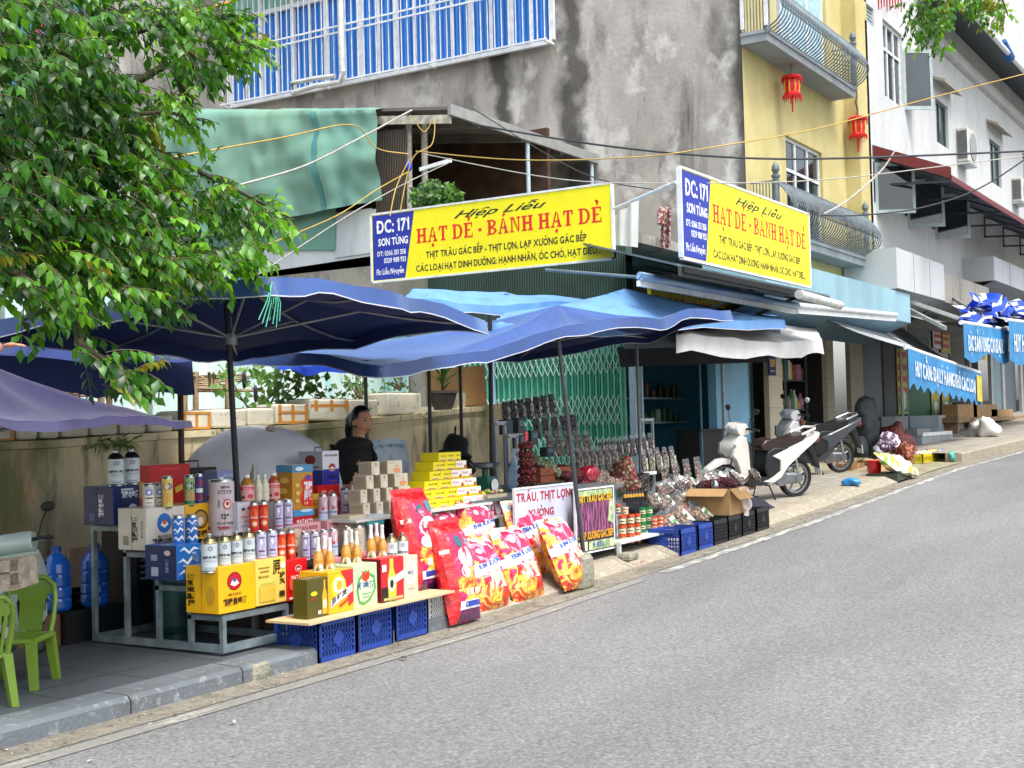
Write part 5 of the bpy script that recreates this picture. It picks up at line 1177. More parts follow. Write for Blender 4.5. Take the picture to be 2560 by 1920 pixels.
bush('shrub','loose shrub with thin leaves between the two planters near the woman',Pv(955,1000,3.1),[(935,1010,24,24),(950,980,20,20),(915,1020,18,14)],16,.06,BUSHL,3.12,stems=4)
SP = thing('potted_plant','spiky dark potted plant growing from the clay pot beside the gate','plant',tuple(pp));mb = MB()
for i in range(34):
    a = rt.uniform(0,6.28);e = rt.uniform(.5,1.4);leaf(mb,pp+V((0,0,.2+.3*rt.random())),V((math.cos(a)*math.cos(e),math.sin(a)*math.cos(e)-.2,math.sin(e))),V((0,0,1)),rt.uniform(.25,.42),.018,rt.choice(BUSHL[:2]))
mb.build('foliage',SP);mb = MB();mb.cyl(pp+V((0,0,.15)),pp+V((0,0,.6)),.02,.015,6,BARK);mb.build('stem',SP)
bp = Pu(1090,520,17.0);PB = thing('potted_shrub','round green shrub on the terrace above the left yellow sign','plant',tuple(bp));mb = MB()
for _ in range(900):
    v_ = rv();v_.normalize();v_ *= rt.random()**.4;x,y = 1092+v_.x*62,498+v_.z*40;p = Pu(x,y,17.0+v_.y*.4);leaf(mb,p,rv()+V((0,0,.4)),V((-1,0,.5))+rv()*.4,.13,.035,rt.choice(BUSHL))
mb.build('foliage',PB);mb = MB();mb.tube([bp+V((0,0,-.4)),bp+V((0,0,.1))],.03,5,BARK);mb.build('stem',PB)
# weeds on the wall
for (x,y,n,s,lab) in ((282,1108,60,.16,'tuft of bright grass hanging from the wall under the planters'),(1040,1040,26,.06,'small weeds growing from the wall top below the largest planter'),(560,1084,20,.06,'moss tuft on the wall behind the umbrella pole')):
    p0 = Pv(x,y,2.88);mb = MB()
    for _ in range(n): leaf(mb,p0+V((rt.uniform(-.2,.2),0,rt.uniform(-.02,.04))),V((rt.uniform(-.8,.8),-.35,rt.uniform(-.9,.3))),V((0,-1,.2)),s*rt.uniform(.5,1),.008,rt.choice(VINEL))
    tag(mb.build('weeds',loc=tuple(p0)),lab,'weeds')
# bamboo trellis
BAM = mat('bamboo','#9a8363',.8,var=.3,scale=8)
tl = thing('bamboo_trellis','rough bamboo trellis of woven sticks above the turquoise wall','trellis',tuple(Pv(430,1060,4.6)));mb = MB()
for k in range(60):
    x = rt.uniform(70,520);y = 940+rt.uniform(0,60)*(.3+.7*abs(x-300)/260)+(300-x)*.03;a_ = Pv(x,y,4.2+rt.random()*1.6);b_ = Pv(x+rt.uniform(80,170),y-rt.uniform(-8,14),4.2+rt.random()*1.6);mb.cyl(a_,b_,.014,.012,5,BAM)
for k in range(26):
    x = rt.uniform(120,560);a_ = Pv(x,930,4.4);b_ = Pv(x+rt.uniform(-6,6),975+rt.uniform(0,30),4.6);mb.cyl(a_,b_,.010,.008,4,BAM)
mb.build('lattice',tl)
for x,v in ((250,4.4),(458,4.2),(486,4.4),(270,4.6),(566,4.5)):
    a_ = Pv(x,930,v);mb = MB();mb.cyl((a_.x,v,1.5),(a_.x+.02,v,a_.z),.035,.03,7,BAM);mb.build('post',tl)
YC = mat('yellow_cable','#b89a4a',.6);YO = mat('orange_cable','#c98a2a',.6);BKC = mat('black_cable','#33373c',.6);GC = mat('grey_cable','#a9a79c',.6)
def cab(lab,pts,r,m): return wires('overhead_cable',lab,[Pd(*q) for q in pts],r,m,'overhead cables')
cab('thick orange cable crossing the top left in front of the tree',[(380,60,8.6),(520,20,9),(700,-30,10)],.008,YO)
cab('pale rope running from the tree to the terrace post along the green sheet',[(420,395,14),(700,345,16),(880,312,18),(940,370,18.4),(1020,385,18.5)],.010,YC)
cab('cream rope rising from the tree to the top of the terrace post',[(600,462,15),(760,415,16),(900,345,18),(1030,275,18.6)],.014,GC)
cab('thin yellow cord fanning down left from the blue knot',[(660,615,15),(840,540,17),(940,475,18),(1020,430,18.6)],.009,YC)
cab('thin grey cord below the yellow one fanning down left from the terrace post',[(640,690,15),(860,545,17),(1010,460,18.6),(1120,408,19)],.008,GC)
cab('long yellow cable crossing the photo from the terrace post to the right edge',[(1040,378,18.4),(1300,400,16),(1600,392,15),(1800,365,15),(2050,320,16),(2300,252,17),(2600,175,18)],.008,YC)
cab('long black cable crossing in front of the yellow house',[(1180,310,20),(1480,360,17),(1800,392,16),(2100,396,16),(2560,378,17),(2620,374,17)],.014,BKC)
cab('thin white cable drooping behind the left yellow sign',[(1060,385,19),(1400,448,17),(1700,458,16.5),(2050,450,17),(2400,410,18),(2600,385,19)],.008,GC)
cab('thin grey cable descending from the terrace roof to the right hand sign',[(1180,270,19.5),(1450,430,18),(1640,475,17.5)],.008,BKC)
cab('doubled grey cable running from the red canopy edge down to the balcony',[(2236,378,25),(2200,430,24),(2120,500,22),(2060,535,21)],.018,GC)
cab('black cable sagging from the right edge to the lower balcony',[(2600,372,20),(2450,470,20),(2300,520,20),(2150,538,20),(2050,538,20)],.012,BKC)
cab('tangled cord looping around the terrace post',[(1030,290,18.5),(1060,330,18.6),(1085,300,18.6),(1080,360,18.5),(1040,385,18.4),(1020,430,18.4),(1000,530,18.3)],.009,YC)
cab('loose cord hanging from the terrace post down to the sign',[(1022,400,18.4),(990,470,18.3),(975,540,18)],.008,YC)
mb = MB();mb.ell(Pu(1022,415,17.4),.06,.06,.09,mat('tarp_blue',''),8,6);tag(mb.build('rope_knot',loc=tuple(Pu(1022,415,17.4))),'blue knot of cloth tied round the terrace post','knot')
mb = MB();mb.pbx(Pu(1048,428,17.0),Pu(1125,405,17.0)-Pu(1048,428,17.0),(.05,0,0),(0,0,.06),mat('white_frame',''));tag(mb.build('tube_lamp',loc=tuple(Pu(1048,428,17))),'white unlit tube lamp sticking out of the terrace post','lamp')
def pm(c,rough=.35,coat=.0): return mat('print_'+c.strip('#')+('c' if coat else ''),c,rough,var=.05,scale=4,coat=coat)
ORD = ['first','second','third','fourth','fifth','sixth','seventh','eighth','ninth','tenth']
def art(fc,ops):
    k0 = 1
    for o in ops:
        k = o[0]
        if k == 'r': fc.rect(*o[1:5],pm(o[5]),1 if len(o) < 7 else o[6])
        elif k == 'e': fc.ell(o[1],o[2],o[3],pm(o[5]),o[4])
        elif k == 't': fc.text(o[1],o[2],o[3],o[4],pm(o[6]),o[5],.025,rise=o[7] if len(o) > 7 else 0)
        elif k == 'v': fc.text(o[1],o[2],o[3],o[4],pm(o[6]),o[5],.025,rot=True)
        elif k == 'p': fc.poly(o[1],pm(o[2]));fc.lay()
def carton(x0,x1,yt,yb,v,lab,col,dep=.27,ops=(),side=(),h=None,name='beer_carton',cat='carton',sc=None,z=None,yaw=0,group=None,handle=False):
    """box whose front face runs from pixel x0 to x1; y values at the left corner"""
    a = Pv(x0,yb,v);w = Pv(x1,yb,v).x-a.x;hh = (yb-yt)*scl(a) if h is None else h;z = a.z if z is None else z
    t = thing(name,lab,cat,(a.x,v,z),group);mb = MB();mb.rbox(a.x,a.x+w,v,v+dep,z,z+hh,pm(col),.004)
    fc = flat_face(mb,(a.x,v,z),(w,0,0),(0,0,hh));art(fc,ops)
    if sc: fs = flat_face(mb,(a.x,v+dep,z),(0,-dep,0),(0,0,hh));fs.rect(.01,.01,.99,.99,pm(sc))
    if side: fs = flat_face(mb,(a.x,v+dep,z),(0,-dep,0),(0,0,hh));fs.k = 2;art(fs,side)
    mb.build('carton',t)
    if handle: hb = MB();hb.tube([(a.x+w*.25,v+dep*.5,z+hh),(a.x+w*.3,v+dep*.5,z+hh+.03),(a.x+w*.7,v+dep*.5,z+hh+.03),(a.x+w*.75,v+dep*.5,z+hh)],.005,5,pm('#2a2c30'));hb.build('handle',t)
    else: lid = MB();lid.box(a.x+.004,a.x+w-.004,v+dep*.47,v+dep*.53,z+hh,z+hh+.0015,mat('clear_tape','#cdbf9a',.25));lid.build('tape',t)
    return t
TIN = mat('tin','#b9bcb8',.25,.9,var=.1);GOLD = mat('gold_tin','#b7a878',.25,.9,var=.1);BLKT = mat('dark_tin','#4a463c',.25,.8)
def camaz(x,v): return math.atan2(EYE.y-v,EYE.x-x)
def keg(x0,x1,yt,yb,v,lab,body='#c9d4d8',top=None,ops=None,group='silver kegs'):
    c = Pv((x0+x1)/2,yb,v);r = (x1-x0)*scl(c)/2*.98;h = (yb-yt)*scl(c);top = top or GOLD
    t = thing('beer_keg',lab,'keg',tuple(c),group);b = pm(body,.3,.3);mb = MB()
    mb.lathe(c,[(r*.88,0,TIN),(r*.95,.004,TIN),(r*.9,.012,TIN),(r,.018,TIN),(r,h*.74,b),(r*1.02,h*.75,top),(r*.98,h*.775,top),(r*.96,h*.79,top),(r*.7,h*.87,top),(r*.4,h*.905,top),(r*.33,h*.91,top)],22,b)
    fc = cyl_face(mb,c,r,c.z+.018,c.z+h*.73,camaz(c.x,v)+.12,2.3)
    art(fc,ops or [('e',.5,.84,.13,.085,'#3d4660'),('e',.5,.84,.09,.06,'#b9bdc8'),('t','精釀鮮啤酒',.5,.46,.085,.95,'#1d2024'),('r',.22,.36,.78,.38,'#8a97a0',4),('r',.1,.17,.9,.2,'#e6ecee',6),('r',.2,.06,.7,.09,'#8fa0aa',4)])
    mb.build('keg',t);cp = MB();cp.lathe(c,[(r*.33,h*.905),(r*.34,h*.97),(r*.3,h*1.0),(0,h*1.0)],12,TIN);cp.build('cap',t)
    return t
def can(x0,x1,yt,yb,v,lab,body,ops=(),group=None,cap=False,two=1):
    """tall can; two = number of cans wrapped side by side"""
    a = Pv(x0,yb,v);b = Pv(x1,yb,v);r = (x1-x0)*scl(a)/2/two*.97;h = (yb-yt)*scl(a)
    t = thing('beer_can' if two == 1 else 'can_pack',lab,'can' if two == 1 else 'can pack',tuple(a),group)
    for i in range(two):
        c = Pv(x0+(x1-x0)*(i+.5)/two,yb,v+.0);c.z = a.z;m_ = pm(body,.3,.2);mb = MB();hc = h*(.92 if cap else 1)
        mb.lathe(c,[(r*.85,0,TIN),(r,.008,TIN),(r,.012,m_),(r,hc-.022,m_),(r*.97,hc-.018,TIN),(r*.84,hc-.006,TIN),(r*.86,hc,TIN),(r*.8,hc-.004,TIN),(0,hc-.006,TIN)],18,m_)
        if cap: mb.lathe(c,[(r*.8,hc-.006),(r*.35,hc+.01),(r*.35,h)],12,TIN)
        fc = cyl_face(mb,c,r,c.z+.012,c.z+hc-.022,camaz(c.x,v)+.1,2.3);art(fc,ops);mb.build('can',t)
    return t
AMB = mat('amber_glass','#c88a18',.12,var=.15,spec=1,coat=.6);WFOIL = mat('white_foil','#dfe0da',.4,.2)
def beer_bottle(px,yt,yb,v,lab,group='amber beer bottles'):
    c = Pv(px,yb,v);h = (yb-yt)*scl(c);r = .036;t = thing('beer_bottle',lab,'bottle',tuple(c),group);mb = MB()
    mb.lathe(c,[(r*.9,0),(r,.012),(r,h*.50),(r*.92,h*.57),(r*.55,h*.70),(r*.36,h*.80)],16,AMB)
    fc = cyl_face(mb,c,r,c.z+h*.08,c.z+h*.46,camaz(c.x,v)+.1,2.2);fc.ell(.5,.5,.46,pm('#a9cdbd'),.47);fc.ell(.5,.5,.4,pm('#cfe3d6'),.4);fc.text('啤酒',.5,.4,.22,pm('#23604c'),.5)
    mb.build('bottle',t);nk = MB();nk.lathe(c,[(r*.57,h*.69),(r*.4,h*.80),(r*.36,h*.93),(r*.42,h*.935),(r*.42,h*.98),(r*.38,h)],12,WFOIL);nk.build('cap',t)
    return t
def plastic_bottle(px,w,yt,yb,v,lab,juice,labelc,capc='#e8e8e4',cone=False,sticker=None):
    c = Pv(px,yb,v);h = (yb-yt)*scl(c);r = w*scl(c)/2;t = thing('juice_bottle',lab,'bottle',tuple(c),'plastic drink bottles');mb = MB();J = mat('juice_'+juice.strip('#'),juice,.15,coat=.5);Lb = pm(labelc)
    mb.lathe(c,[(r*.9,0),(r,.01),(r,h*.08),(r*1.01,h*.09,Lb),(r*1.01,h*.6,Lb),(r*.95,h*.64,Lb),(r*.8,h*.72),(r*.4,h*.88),(r*.4,h*.9)],16,J)
    if sticker: fc = cyl_face(mb,c,r*1.01,c.z+h*.1,c.z+h*.58,camaz(c.x,v)+.1,2.0);art(fc,sticker)
    mb.build('bottle',t);cp = MB();cp.lathe(c,[(r*.42,h*.9),(r*.42,h),(0,h)],12,pm(capc));cp.build('cap',t)
# ---- crates
def crate(x,v,z,w,d,h,col,lab,group,logo=True):
    t = thing('plastic_crate',lab,'crate',(x,v,z),group);m_ = mat('crate_'+col.strip('#'),col,.45,var=.1,scale=5);t_ = .014
    def panel(O,Rr,n):
        mb = MB();L = Rr.length;r_ = Rr/L;up = V((0,0,1));nn = n*t_
        def bar_(a0,a1,b0,b1,k=1.0): mb.pbx(O+r_*a0+up*b0,r_*(a1-a0),nn*k,up*(b1-b0),m_)
        bar_(0,L,0,.035,1.3);bar_(0,L,h-.045,h,1.6);bar_(0,.03,.035,h-.045,1.3);bar_(L-.03,L,.035,h-.045,1.3)
        nc = max(8,int(L/.036));nr = 4
        for i in range(1,nc): a = .03+(L-.06)*i/nc;bar_(a-.006,a+.006,.035,h-.045,.7)
        for j in range(1,nr+1): b = .035+(h-.08)*j/(nr+1);bar_(.03,L-.03,b-.006,b+.006,.8)
        if logo and L > .3:
            mb.face([O+r_*(L*.5+L*.12*math.cos(a*math.pi/6)*(1+.25*math.cos(a*2.0)))+up*(h*.5+h*.2*math.sin(a*math.pi/6)*(1+.2*math.sin(a*3)))-n*.004 for a in range(12)][::1],m_)
        return mb
    for O,Rr,n,nm in ((V((x,v,z)),V((w,0,0)),V((0,1,0)),'front_panel'),(V((x,v+d,z)),V((0,-d,0)),V((1,0,0)),'side_panel'),(V((x+w,v,z)),V((0,d,0)),V((-1,0,0)),'side_panel'),(V((x+w,v+d,z)),V((-w,0,0)),V((0,-1,0)),'back_panel')):
        panel(O,Rr,n).build(nm,t)
    b = MB();b.box(x+.015,x+w-.015,v+.015,v+d-.015,z,z+.012,m_);b.build('base',t)
    return t
# ---- pillow bags
def pillow(mb,O,Rv,Uv,th,mf,nu=18,nv=22,n=None,seed=0,crimp=.06,crum=.012,under=None,taper=0):
    O,Rv,Uv = V(O),V(Rv),V(Uv);n = Rv.cross(Uv).normalized() if n is None else V(n).normalized()
    def dep(x,y):
        e = max(0,(1-abs(2*x-1)**2.6));yy = min(1,max(0,(y-crimp*.4)/(1-crimp*1.4))) if crimp else y
        g_ = max(0,1-abs(2*yy-1)**3.2);return th*.5*(e**.6)*(g_**.6)
    def pt(x,y,s,k=0):
        xx = .5+(x-.5)*(1-taper*(1-y))*(1-.05*math.sin(math.pi*min(1,max(0,y)))*0+.0)
        w = mnoise.noise(V((x*5+seed,y*6,s*3)))*crum+mnoise.noise(V((x*14+seed,y*17,s)))*crum*.35
        edge = mnoise.noise(V((y*5,seed,0)))*.02
        return O+Rv*(xx+(edge if x > .5 else -edge)*abs(2*x-1)**4)+Uv*y+n*(s*dep(x,y)+w*(1 if 0 < x < 1 else .2)+(LAY*k if s > 0 else 0))
    for s in (1,-1):
        for j in range(nv):
            for i in range(nu):
                x0,x1,y0,y1 = i/nu,(i+1)/nu,j/nv,(j+1)/nv;q = [pt(x0,y0,s),pt(x1,y0,s),pt(x1,y1,s),pt(x0,y1,s)]
                if s < 0: q = q[::-1]
                mb.face(q,mf((x0+x1)/2,(y0+y1)/2,s),True)
    f = Face(mb,lambda x,y,k: pt(x,y,1,k+2),Rv.length,Uv.length)
    return f
RK = mat('galv_rack','#7f8e94',.45,.35,var=.25,scale=7)
U0 = 6.29;steps = [(.36,.68,.395),(.68,.98,.575),(.98,1.29,.79),(1.29,1.62,.965)]
def rack(name,lab,u0,u1):
    t = thing(name,lab,'rack',(u0,.36,pz(u0)));s = .032;zb = pz(u0)+.045
    for nm,uu in (('side_frame',u0),('side_frame',u1-s)):
        mb = MB()
        mb.box(uu,uu+s,.36,1.62,zb-.02,zb+.03,RK)
        vs_ = [.36]+[q[1]-s for q in steps];hs = [steps[0][2]]+[q[2] for q in steps]
        for i,(a,b,z) in enumerate(steps):
            mb.box(uu,uu+s,a,b,z-s,z-.002,RK)
            if i == 0: mb.box(uu,uu+s,a,a+s,zb+.03,z-s,RK)
            mb.box(uu,uu+s,b-s if i < 3 else b-s,b,zb+.03,(steps[i+1][2]-s-.002 if i < 3 else z-s-.002),RK)
        mb.build(nm,t)
    mb = MB();mb.box(u0+s,u1-s,.36,.36+s,zb-.02,zb+.03,RK);mb.build('base_rail',t);mb = MB();mb.box(u0+s,u1-s,1.62-s,1.62,zb-.02,zb+.03,RK)
    mb.build('base_rail',t)
    for a,b,z in steps:
        mb = MB();mb.box(u0+s,u1-s,a,a+s,z-s,z-.002,RK);mb.box(u0+.002,u1-.002,a+.005,b-.035,z-.001,z+.006,mat('shelf_tray','#6c777c',.5,.2));mb.build('shelf',t)
    for v_ in (.98,.68): mb = MB();mb.box((u0+u1)/2,(u0+u1)/2+s,v_,v_+s,zb,steps[1][2]-s,RK);mb.build('post',t)
    return t
rack('stepped_rack','galvanised stepped steel rack carrying the beer cartons at the left end',U0,6.93)
GOLDC = '#e9b416';RDC = '#c3161e'
EMB = lambda x,y,r,c1,c2: [('e',x,y,r,None,c1),('e',x,y,r*.78,None,c2),('e',x,y-.01,r*.5,None,'#f2efe6'),('e',x,y,r*.28,None,'#2a4aa0')]
def emb(x,y,r,c1,c2,w=1,h=1):
    k = w/h;return [('e',x,y,r,r*k,c1),('e',x,y,r*.82,r*k*.82,c2),('p',[(x-r*.6,y-r*k*.3),(x-r*.25,y+r*k*.15),(x,y-r*k*.1),(x+r*.25,y+r*k*.15),(x+r*.6,y-r*k*.3),(x,y-r*k*.55)],'#f3eee2'),('e',x,y+r*k*.12,r*.2,r*k*.24,'#2b58b0')]
carton(548,640,1419,1537,.36,'golden yellow beer carton with round red emblem on the lowest step of the rack','#efb512',.3,emb(.42,.66,.2,'#8f1420',RDC,1,1)+[('t','MATAICO',.42,.36,.055,.34,'#6a2f14'),('t','精釀黃啤酒',.42,.17,.12,.64,'#3a1c10')],[('v','精釀黃啤酒',.26,.5,.16,.7,'#2c1508'),('v','MATAICO',.08,.5,.06,.4,'#2c1508'),('r',.48,0,.5,1,'#c38c0c'),('e',.76,.4,.12,.2,'#c99a2a')])
carton(641,717,1402,1517,.36,'pale yellow beer carton with two large black characters beside the golden one','#e9cb62',.3,[('t','原',.68,.66,.26,.26,'#2a1a10'),('t','浆',.86,.42,.22,.2,'#2a1a10'),('r',.08,.8,.45,.83,'#9a7a2a'),('r',.12,.72,.42,.75,'#9a7a2a'),('t','Mataico Beer',.25,.6,.06,.34,'#7a5c1c'),('e',.88,.82,.08,.07,'#f4efe0'),('r',.1,.08,.62,.42,'#d9b848'),('r',.74,.14,.92,.26,'#3a2a18'),('r',.12,.46,.6,.48,'#9ab84a')])
carton(719,770,1402,1505,.37,'bright red beer carton with white lettering right of the pale yellow one','#d3141c',.3,emb(.55,.78,.16,'#f0d9c8','#8f1018',1,2)+[('t','MATAICO',.55,.5,.12,.75,'#f6efe2'),('p',[(.2,.44),(.9,.5),(.88,.46),(.22,.4)],'#f6efe2'),('t','12º',.6,.28,.1,.25,'#f6efe2'),('t','精釀啤酒',.6,.17,.07,.5,'#f6d9c0'),('e',.16,.42,.1,.16,'#e8563a'),('r',.05,.05,.3,.1,'#f6efe2')])
kx = [(503,545,1334,1432),(546,578,1331,1425),(577,608,1327,1419),(606,639,1321,1412)]
for i,(a,b,c,d) in enumerate(kx): keg(a,b,c,d,.44,'pale grey beer keg on the yellow cartons, %s of four from the left' % ORD[i],group='silver beer kegs')
keg(965,995,1334,1418,.2,'pale grey beer keg beside the beer bottles, left of the pair',group='silver beer kegs');keg(993,1022,1331,1412,.2,'pale grey beer keg beside the red snack sack, right of the pair',group='silver beer kegs')
keg(269,311,1124,1216,1.4,'dark topped beer keg on the navy carton, left of two',top=BLKT,group='silver beer kegs');keg(310,350,1121,1212,1.4,'dark topped beer keg on the navy carton, right of two',top=BLKT,group='silver beer kegs')
LIL = '#c3bfdc';lilops = [('e',.5,.62,.3,.2,'#a9a3cc'),('p',[(.35,.78),(.5,.84),(.62,.7),(.52,.58),(.42,.66)],'#efeaf6'),('r',.25,.36,.75,.42,'#6a4a7a',4),('r',.2,.24,.8,.27,'#8a86a8',4),('r',.15,.08,.85,.13,'#b0304a',5),('r',.3,.86,.75,.9,'#4a3a6a',3)]
redops = [('r',.1,.12,.9,.9,'#d9361c',6),('e',.5,.7,.34,.16,'#e8762a'),('t','MATAICO',.5,.5,.07,.7,'#f6efe2'),('e',.52,.3,.26,.12,'#f08a4a'),('e',.55,.3,.16,.07,'#f6e2d2')]
can(640,695,1329,1410,.42,'pair of lilac crane cans on the pale yellow carton',LIL,lilops,'packs of lilac cans',two=2)
can(692,740,1322,1406,.42,'pair of red beer cans on the red lettered carton','#c2281a',redops,'packs of red cans',two=2,cap=True)
can(752,800,1331,1404,.52,'pair of lilac crane cans behind the leftmost beer bottles',LIL,lilops,'packs of lilac cans',two=2)
SW = '#d9b9c6';swops = [('r',0,.02,1,.5,'#cdd9ee',8),('p',[(.3,.8),(.45,.55),(.55,.62),(.65,.85),(.6,.5),(.4,.46)],'#c22a3a'),('p',[(.5,.7),(.8,.9),(.66,.58)],'#f2eef4'),('t','SWAN',.5,.34,.09,.7,'#5a4a7a'),('r',.3,.22,.7,.24,'#9aa3c0',3)]
can(800,846,1325,1398,.52,'pair of pink and blue swan cans above the swan carton',SW,swops,'packs of swan cans',two=2)
can(796,845,1236,1311,.95,'pair of pink and blue swan cans standing below the red carton',SW,swops,'packs of swan cans',two=2)
can(684,733,1251,1326,.75,'pair of lilac crane cans left of the tall dragon tin',LIL,lilops,'packs of lilac cans',two=2)
can(623,672,1250,1334,.72,'pair of red beer cans in front of the gift carton','#c2281a',redops,'packs of red cans',two=2,cap=True)
can(851,880,1220,1291,1.0,'single lilac can beside the cream box pyramid',LIL,lilops)
CRM = '#cfc5ad';crops = [('e',.5,.62,.2,.08,'#9a9aa8'),('e',.5,.62,.14,.055,'#d8cfba'),('r',.3,.4,.7,.43,'#a08c5c',3),('r',.4,.2,.6,.22,'#a08c5c')]
can(858,883,1317,1390,.62,'cream beer can, left of the two under the table edge',CRM,crops,'cream cans');can(882,913,1314,1386,.6,'cream beer can, right of the two under the table edge',CRM,crops,'cream cans')
WAVE = [('p',[(.05,.15),(.3,.3),(.5,.18),(.75,.34),(.95,.2),(.9,.12),(.7,.22),(.5,.08),(.28,.2)],'#e8f0f8'),('p',[(.02,.5),(.25,.62),(.42,.5),(.6,.66),(.9,.55),(.85,.48),(.62,.56),(.44,.4),(.25,.54)],'#e8f0f8'),('p',[(.1,.82),(.3,.95),(.5,.8),(.7,.93),(.95,.84),(.7,.84),(.5,.72),(.3,.86)],'#e8f0f8'),('e',.3,.4,.08,.03,'#9ac4ea'),('e',.7,.74,.1,.03,'#9ac4ea'),('e',.55,.3,.08,.03,'#1a4a9a')]
can(430,461,1289,1364,.82,'blue wave patterned can on the wave carton, left of two','#1f6cc0',WAVE,'wave cans');can(463,496,1287,1362,.82,'blue wave patterned can on the wave carton, right of two','#1f6cc0',WAVE,'wave cans')
carton(443,503,1365,1452,.68,'carton with blue and white wave print and navy side on the second step','#1f6cc0',.3,WAVE+[('e',.75,.6,.14,.12,'#5a7aa8')],[('r',.2,.1,.42,.36,'#aab4c4'),('r',.2,.55,.4,.72,'#8a9ab0'),('v','精釀啤酒',.75,.4,.08,.4,'#8a9ac0'),('e',.72,.78,.1,.08,'#d8c4c0')],sc='#152a5c')
silv = [('e',.5,.72,.22,.14,'#2a4ab0'),('e',.5,.72,.14,.09,'#e2e6f2'),('r',.2,.16,.8,.58,'#e6e2d0',5),('r',.26,.44,.74,.5,'#2a3040',4),('r',.3,.22,.7,.3,'#b9b49c',3)]
can(356,388,1208,1277,1.05,'silver and cream can on the cream carton, left of two','#b9babc',silv,'silver cans');can(385,412,1207,1275,1.1,'silver and cream can on the cream carton, right of two','#b9babc',silv,'silver cans')
can(405,433,1190,1271,1.0,'tilted looking can with yellow and purple fruit print','#d9c46a',[('e',.5,.72,.4,.14,'#5a4a8a'),('e',.4,.3,.34,.18,'#e8a04a'),('t','ÉP',.5,.66,.1,.3,'#f2f2f2')])
can(461,488,1187,1266,1.02,'green can with orange fruit print on the yellow carton','#8fb07a',[('e',.5,.7,.42,.16,'#2a3a4a'),('t','Nat',.5,.66,.1,.4,'#f2f2f2'),('e',.5,.3,.4,.2,'#d98a4a'),('r',0,.02,1,.14,'#2f7a5a',6)])
can(488,509,1184,1263,1.04,'slim blue and red can beside the green fruit can','#2a3f8a',[('e',.5,.75,.4,.14,'#b02a3a'),('r',.1,.4,.9,.56,'#e4e4ee',4),('e',.5,.22,.4,.14,'#a8344a')])
carton(367,463,1272,1377,1.0,'cream beer carton with round blue emblem on the third step','#d5cdbf',.28,[('e',.46,.62,.19,.24,'#1f66b4'),('p',[(.36,.58),(.42,.68),(.46,.6),(.5,.68),(.56,.58),(.46,.5)],'#f3eee2'),('e',.46,.64,.05,.06,'#c2582a'),('t','MATAICO',.46,.27,.07,.34,'#3a3430'),('t','精釀白啤酒',.46,.1,.14,.64,'#2a2420')],[('v','精釀白啤酒',.68,.5,.17,.62,'#2a2420'),('v','MATAICO',.88,.5,.06,.4,'#7a3a2a'),('r',.48,0,.5,1,'#a9a296'),('r',.2,.12,.38,.34,'#8f8a80')])
carton(463,526,1262,1352,1.0,'yellow carton with brown oval emblem behind the wave cans','#e0a91c',.28,[('e',.62,.56,.3,.28,'#5a3416'),('e',.62,.56,.24,.22,'#a8864a'),('e',.6,.5,.12,.12,'#ddd0b0'),('t','精釀',.62,.08,.14,.5,'#3a1c10')])
carton(283,351,1217,1313,1.3,'navy carton with white lettering on the top step of the rack','#16265c',.3,[('t','精釀老啤酒',.62,.7,.14,.62,'#e2e6f0'),('r',.3,.88,.75,.93,'#c4ccda'),('e',.72,.32,.2,.2,'#d2dae8'),('e',.72,.32,.12,.12,'#3a5a9a')],[('v','精釀老啤酒',.68,.5,.14,.6,'#dfe4ee'),('r',.22,.1,.4,.3,'#3a5080'),('r',.47,0,.49,1,'#0d1840')])
carton(222,236,1266,1312,1.55,'thin dark red carton behind the navy one at the rack corner','#4a1418',.05)
carton(374,477,1164,1266,1.5,'wide red gift carton behind the silver cans','#c4141a',.22,[('r',.3,.88,.75,.9,'#e8563a'),('r',.34,.2,.36,.7,'#e8826a'),('r',.5,.2,.52,.7,'#e8826a'),('r',.36,.7,.5,.72,'#e8826a'),('v','精釀原漿',.43,.45,.06,.36,'#f0c8b0'),('p',[(.62,.28),(.8,.36),(.78,.5),(.6,.42)],'#e6c23a')],[('r',.4,.2,.75,.6,'#d9a92a')])
carton(596,640,1258,1332,.8,'pale gift carton printed with two small girls','#d5d4e4',.25,[('e',.3,.76,.1,.07,'#3a2a28'),('e',.62,.78,.1,.07,'#3a2a28'),('e',.3,.66,.09,.08,'#efd2c4'),('e',.62,.68,.09,.08,'#efd2c4'),('t','Happy',.5,.48,.09,.7,'#e08a7a'),('t','Day',.5,.34,.08,.4,'#d9a04a'),('r',.15,.2,.85,.22,'#5a6a8a')])
carton(690,727,1256,1322,.95,'white carton with a purple flower between the red and lilac cans','#e0ddd8',.25,[('e',.5,.25,.3,.12,'#8a4a9a'),('e',.5,.25,.14,.2,'#7a3a8a')])
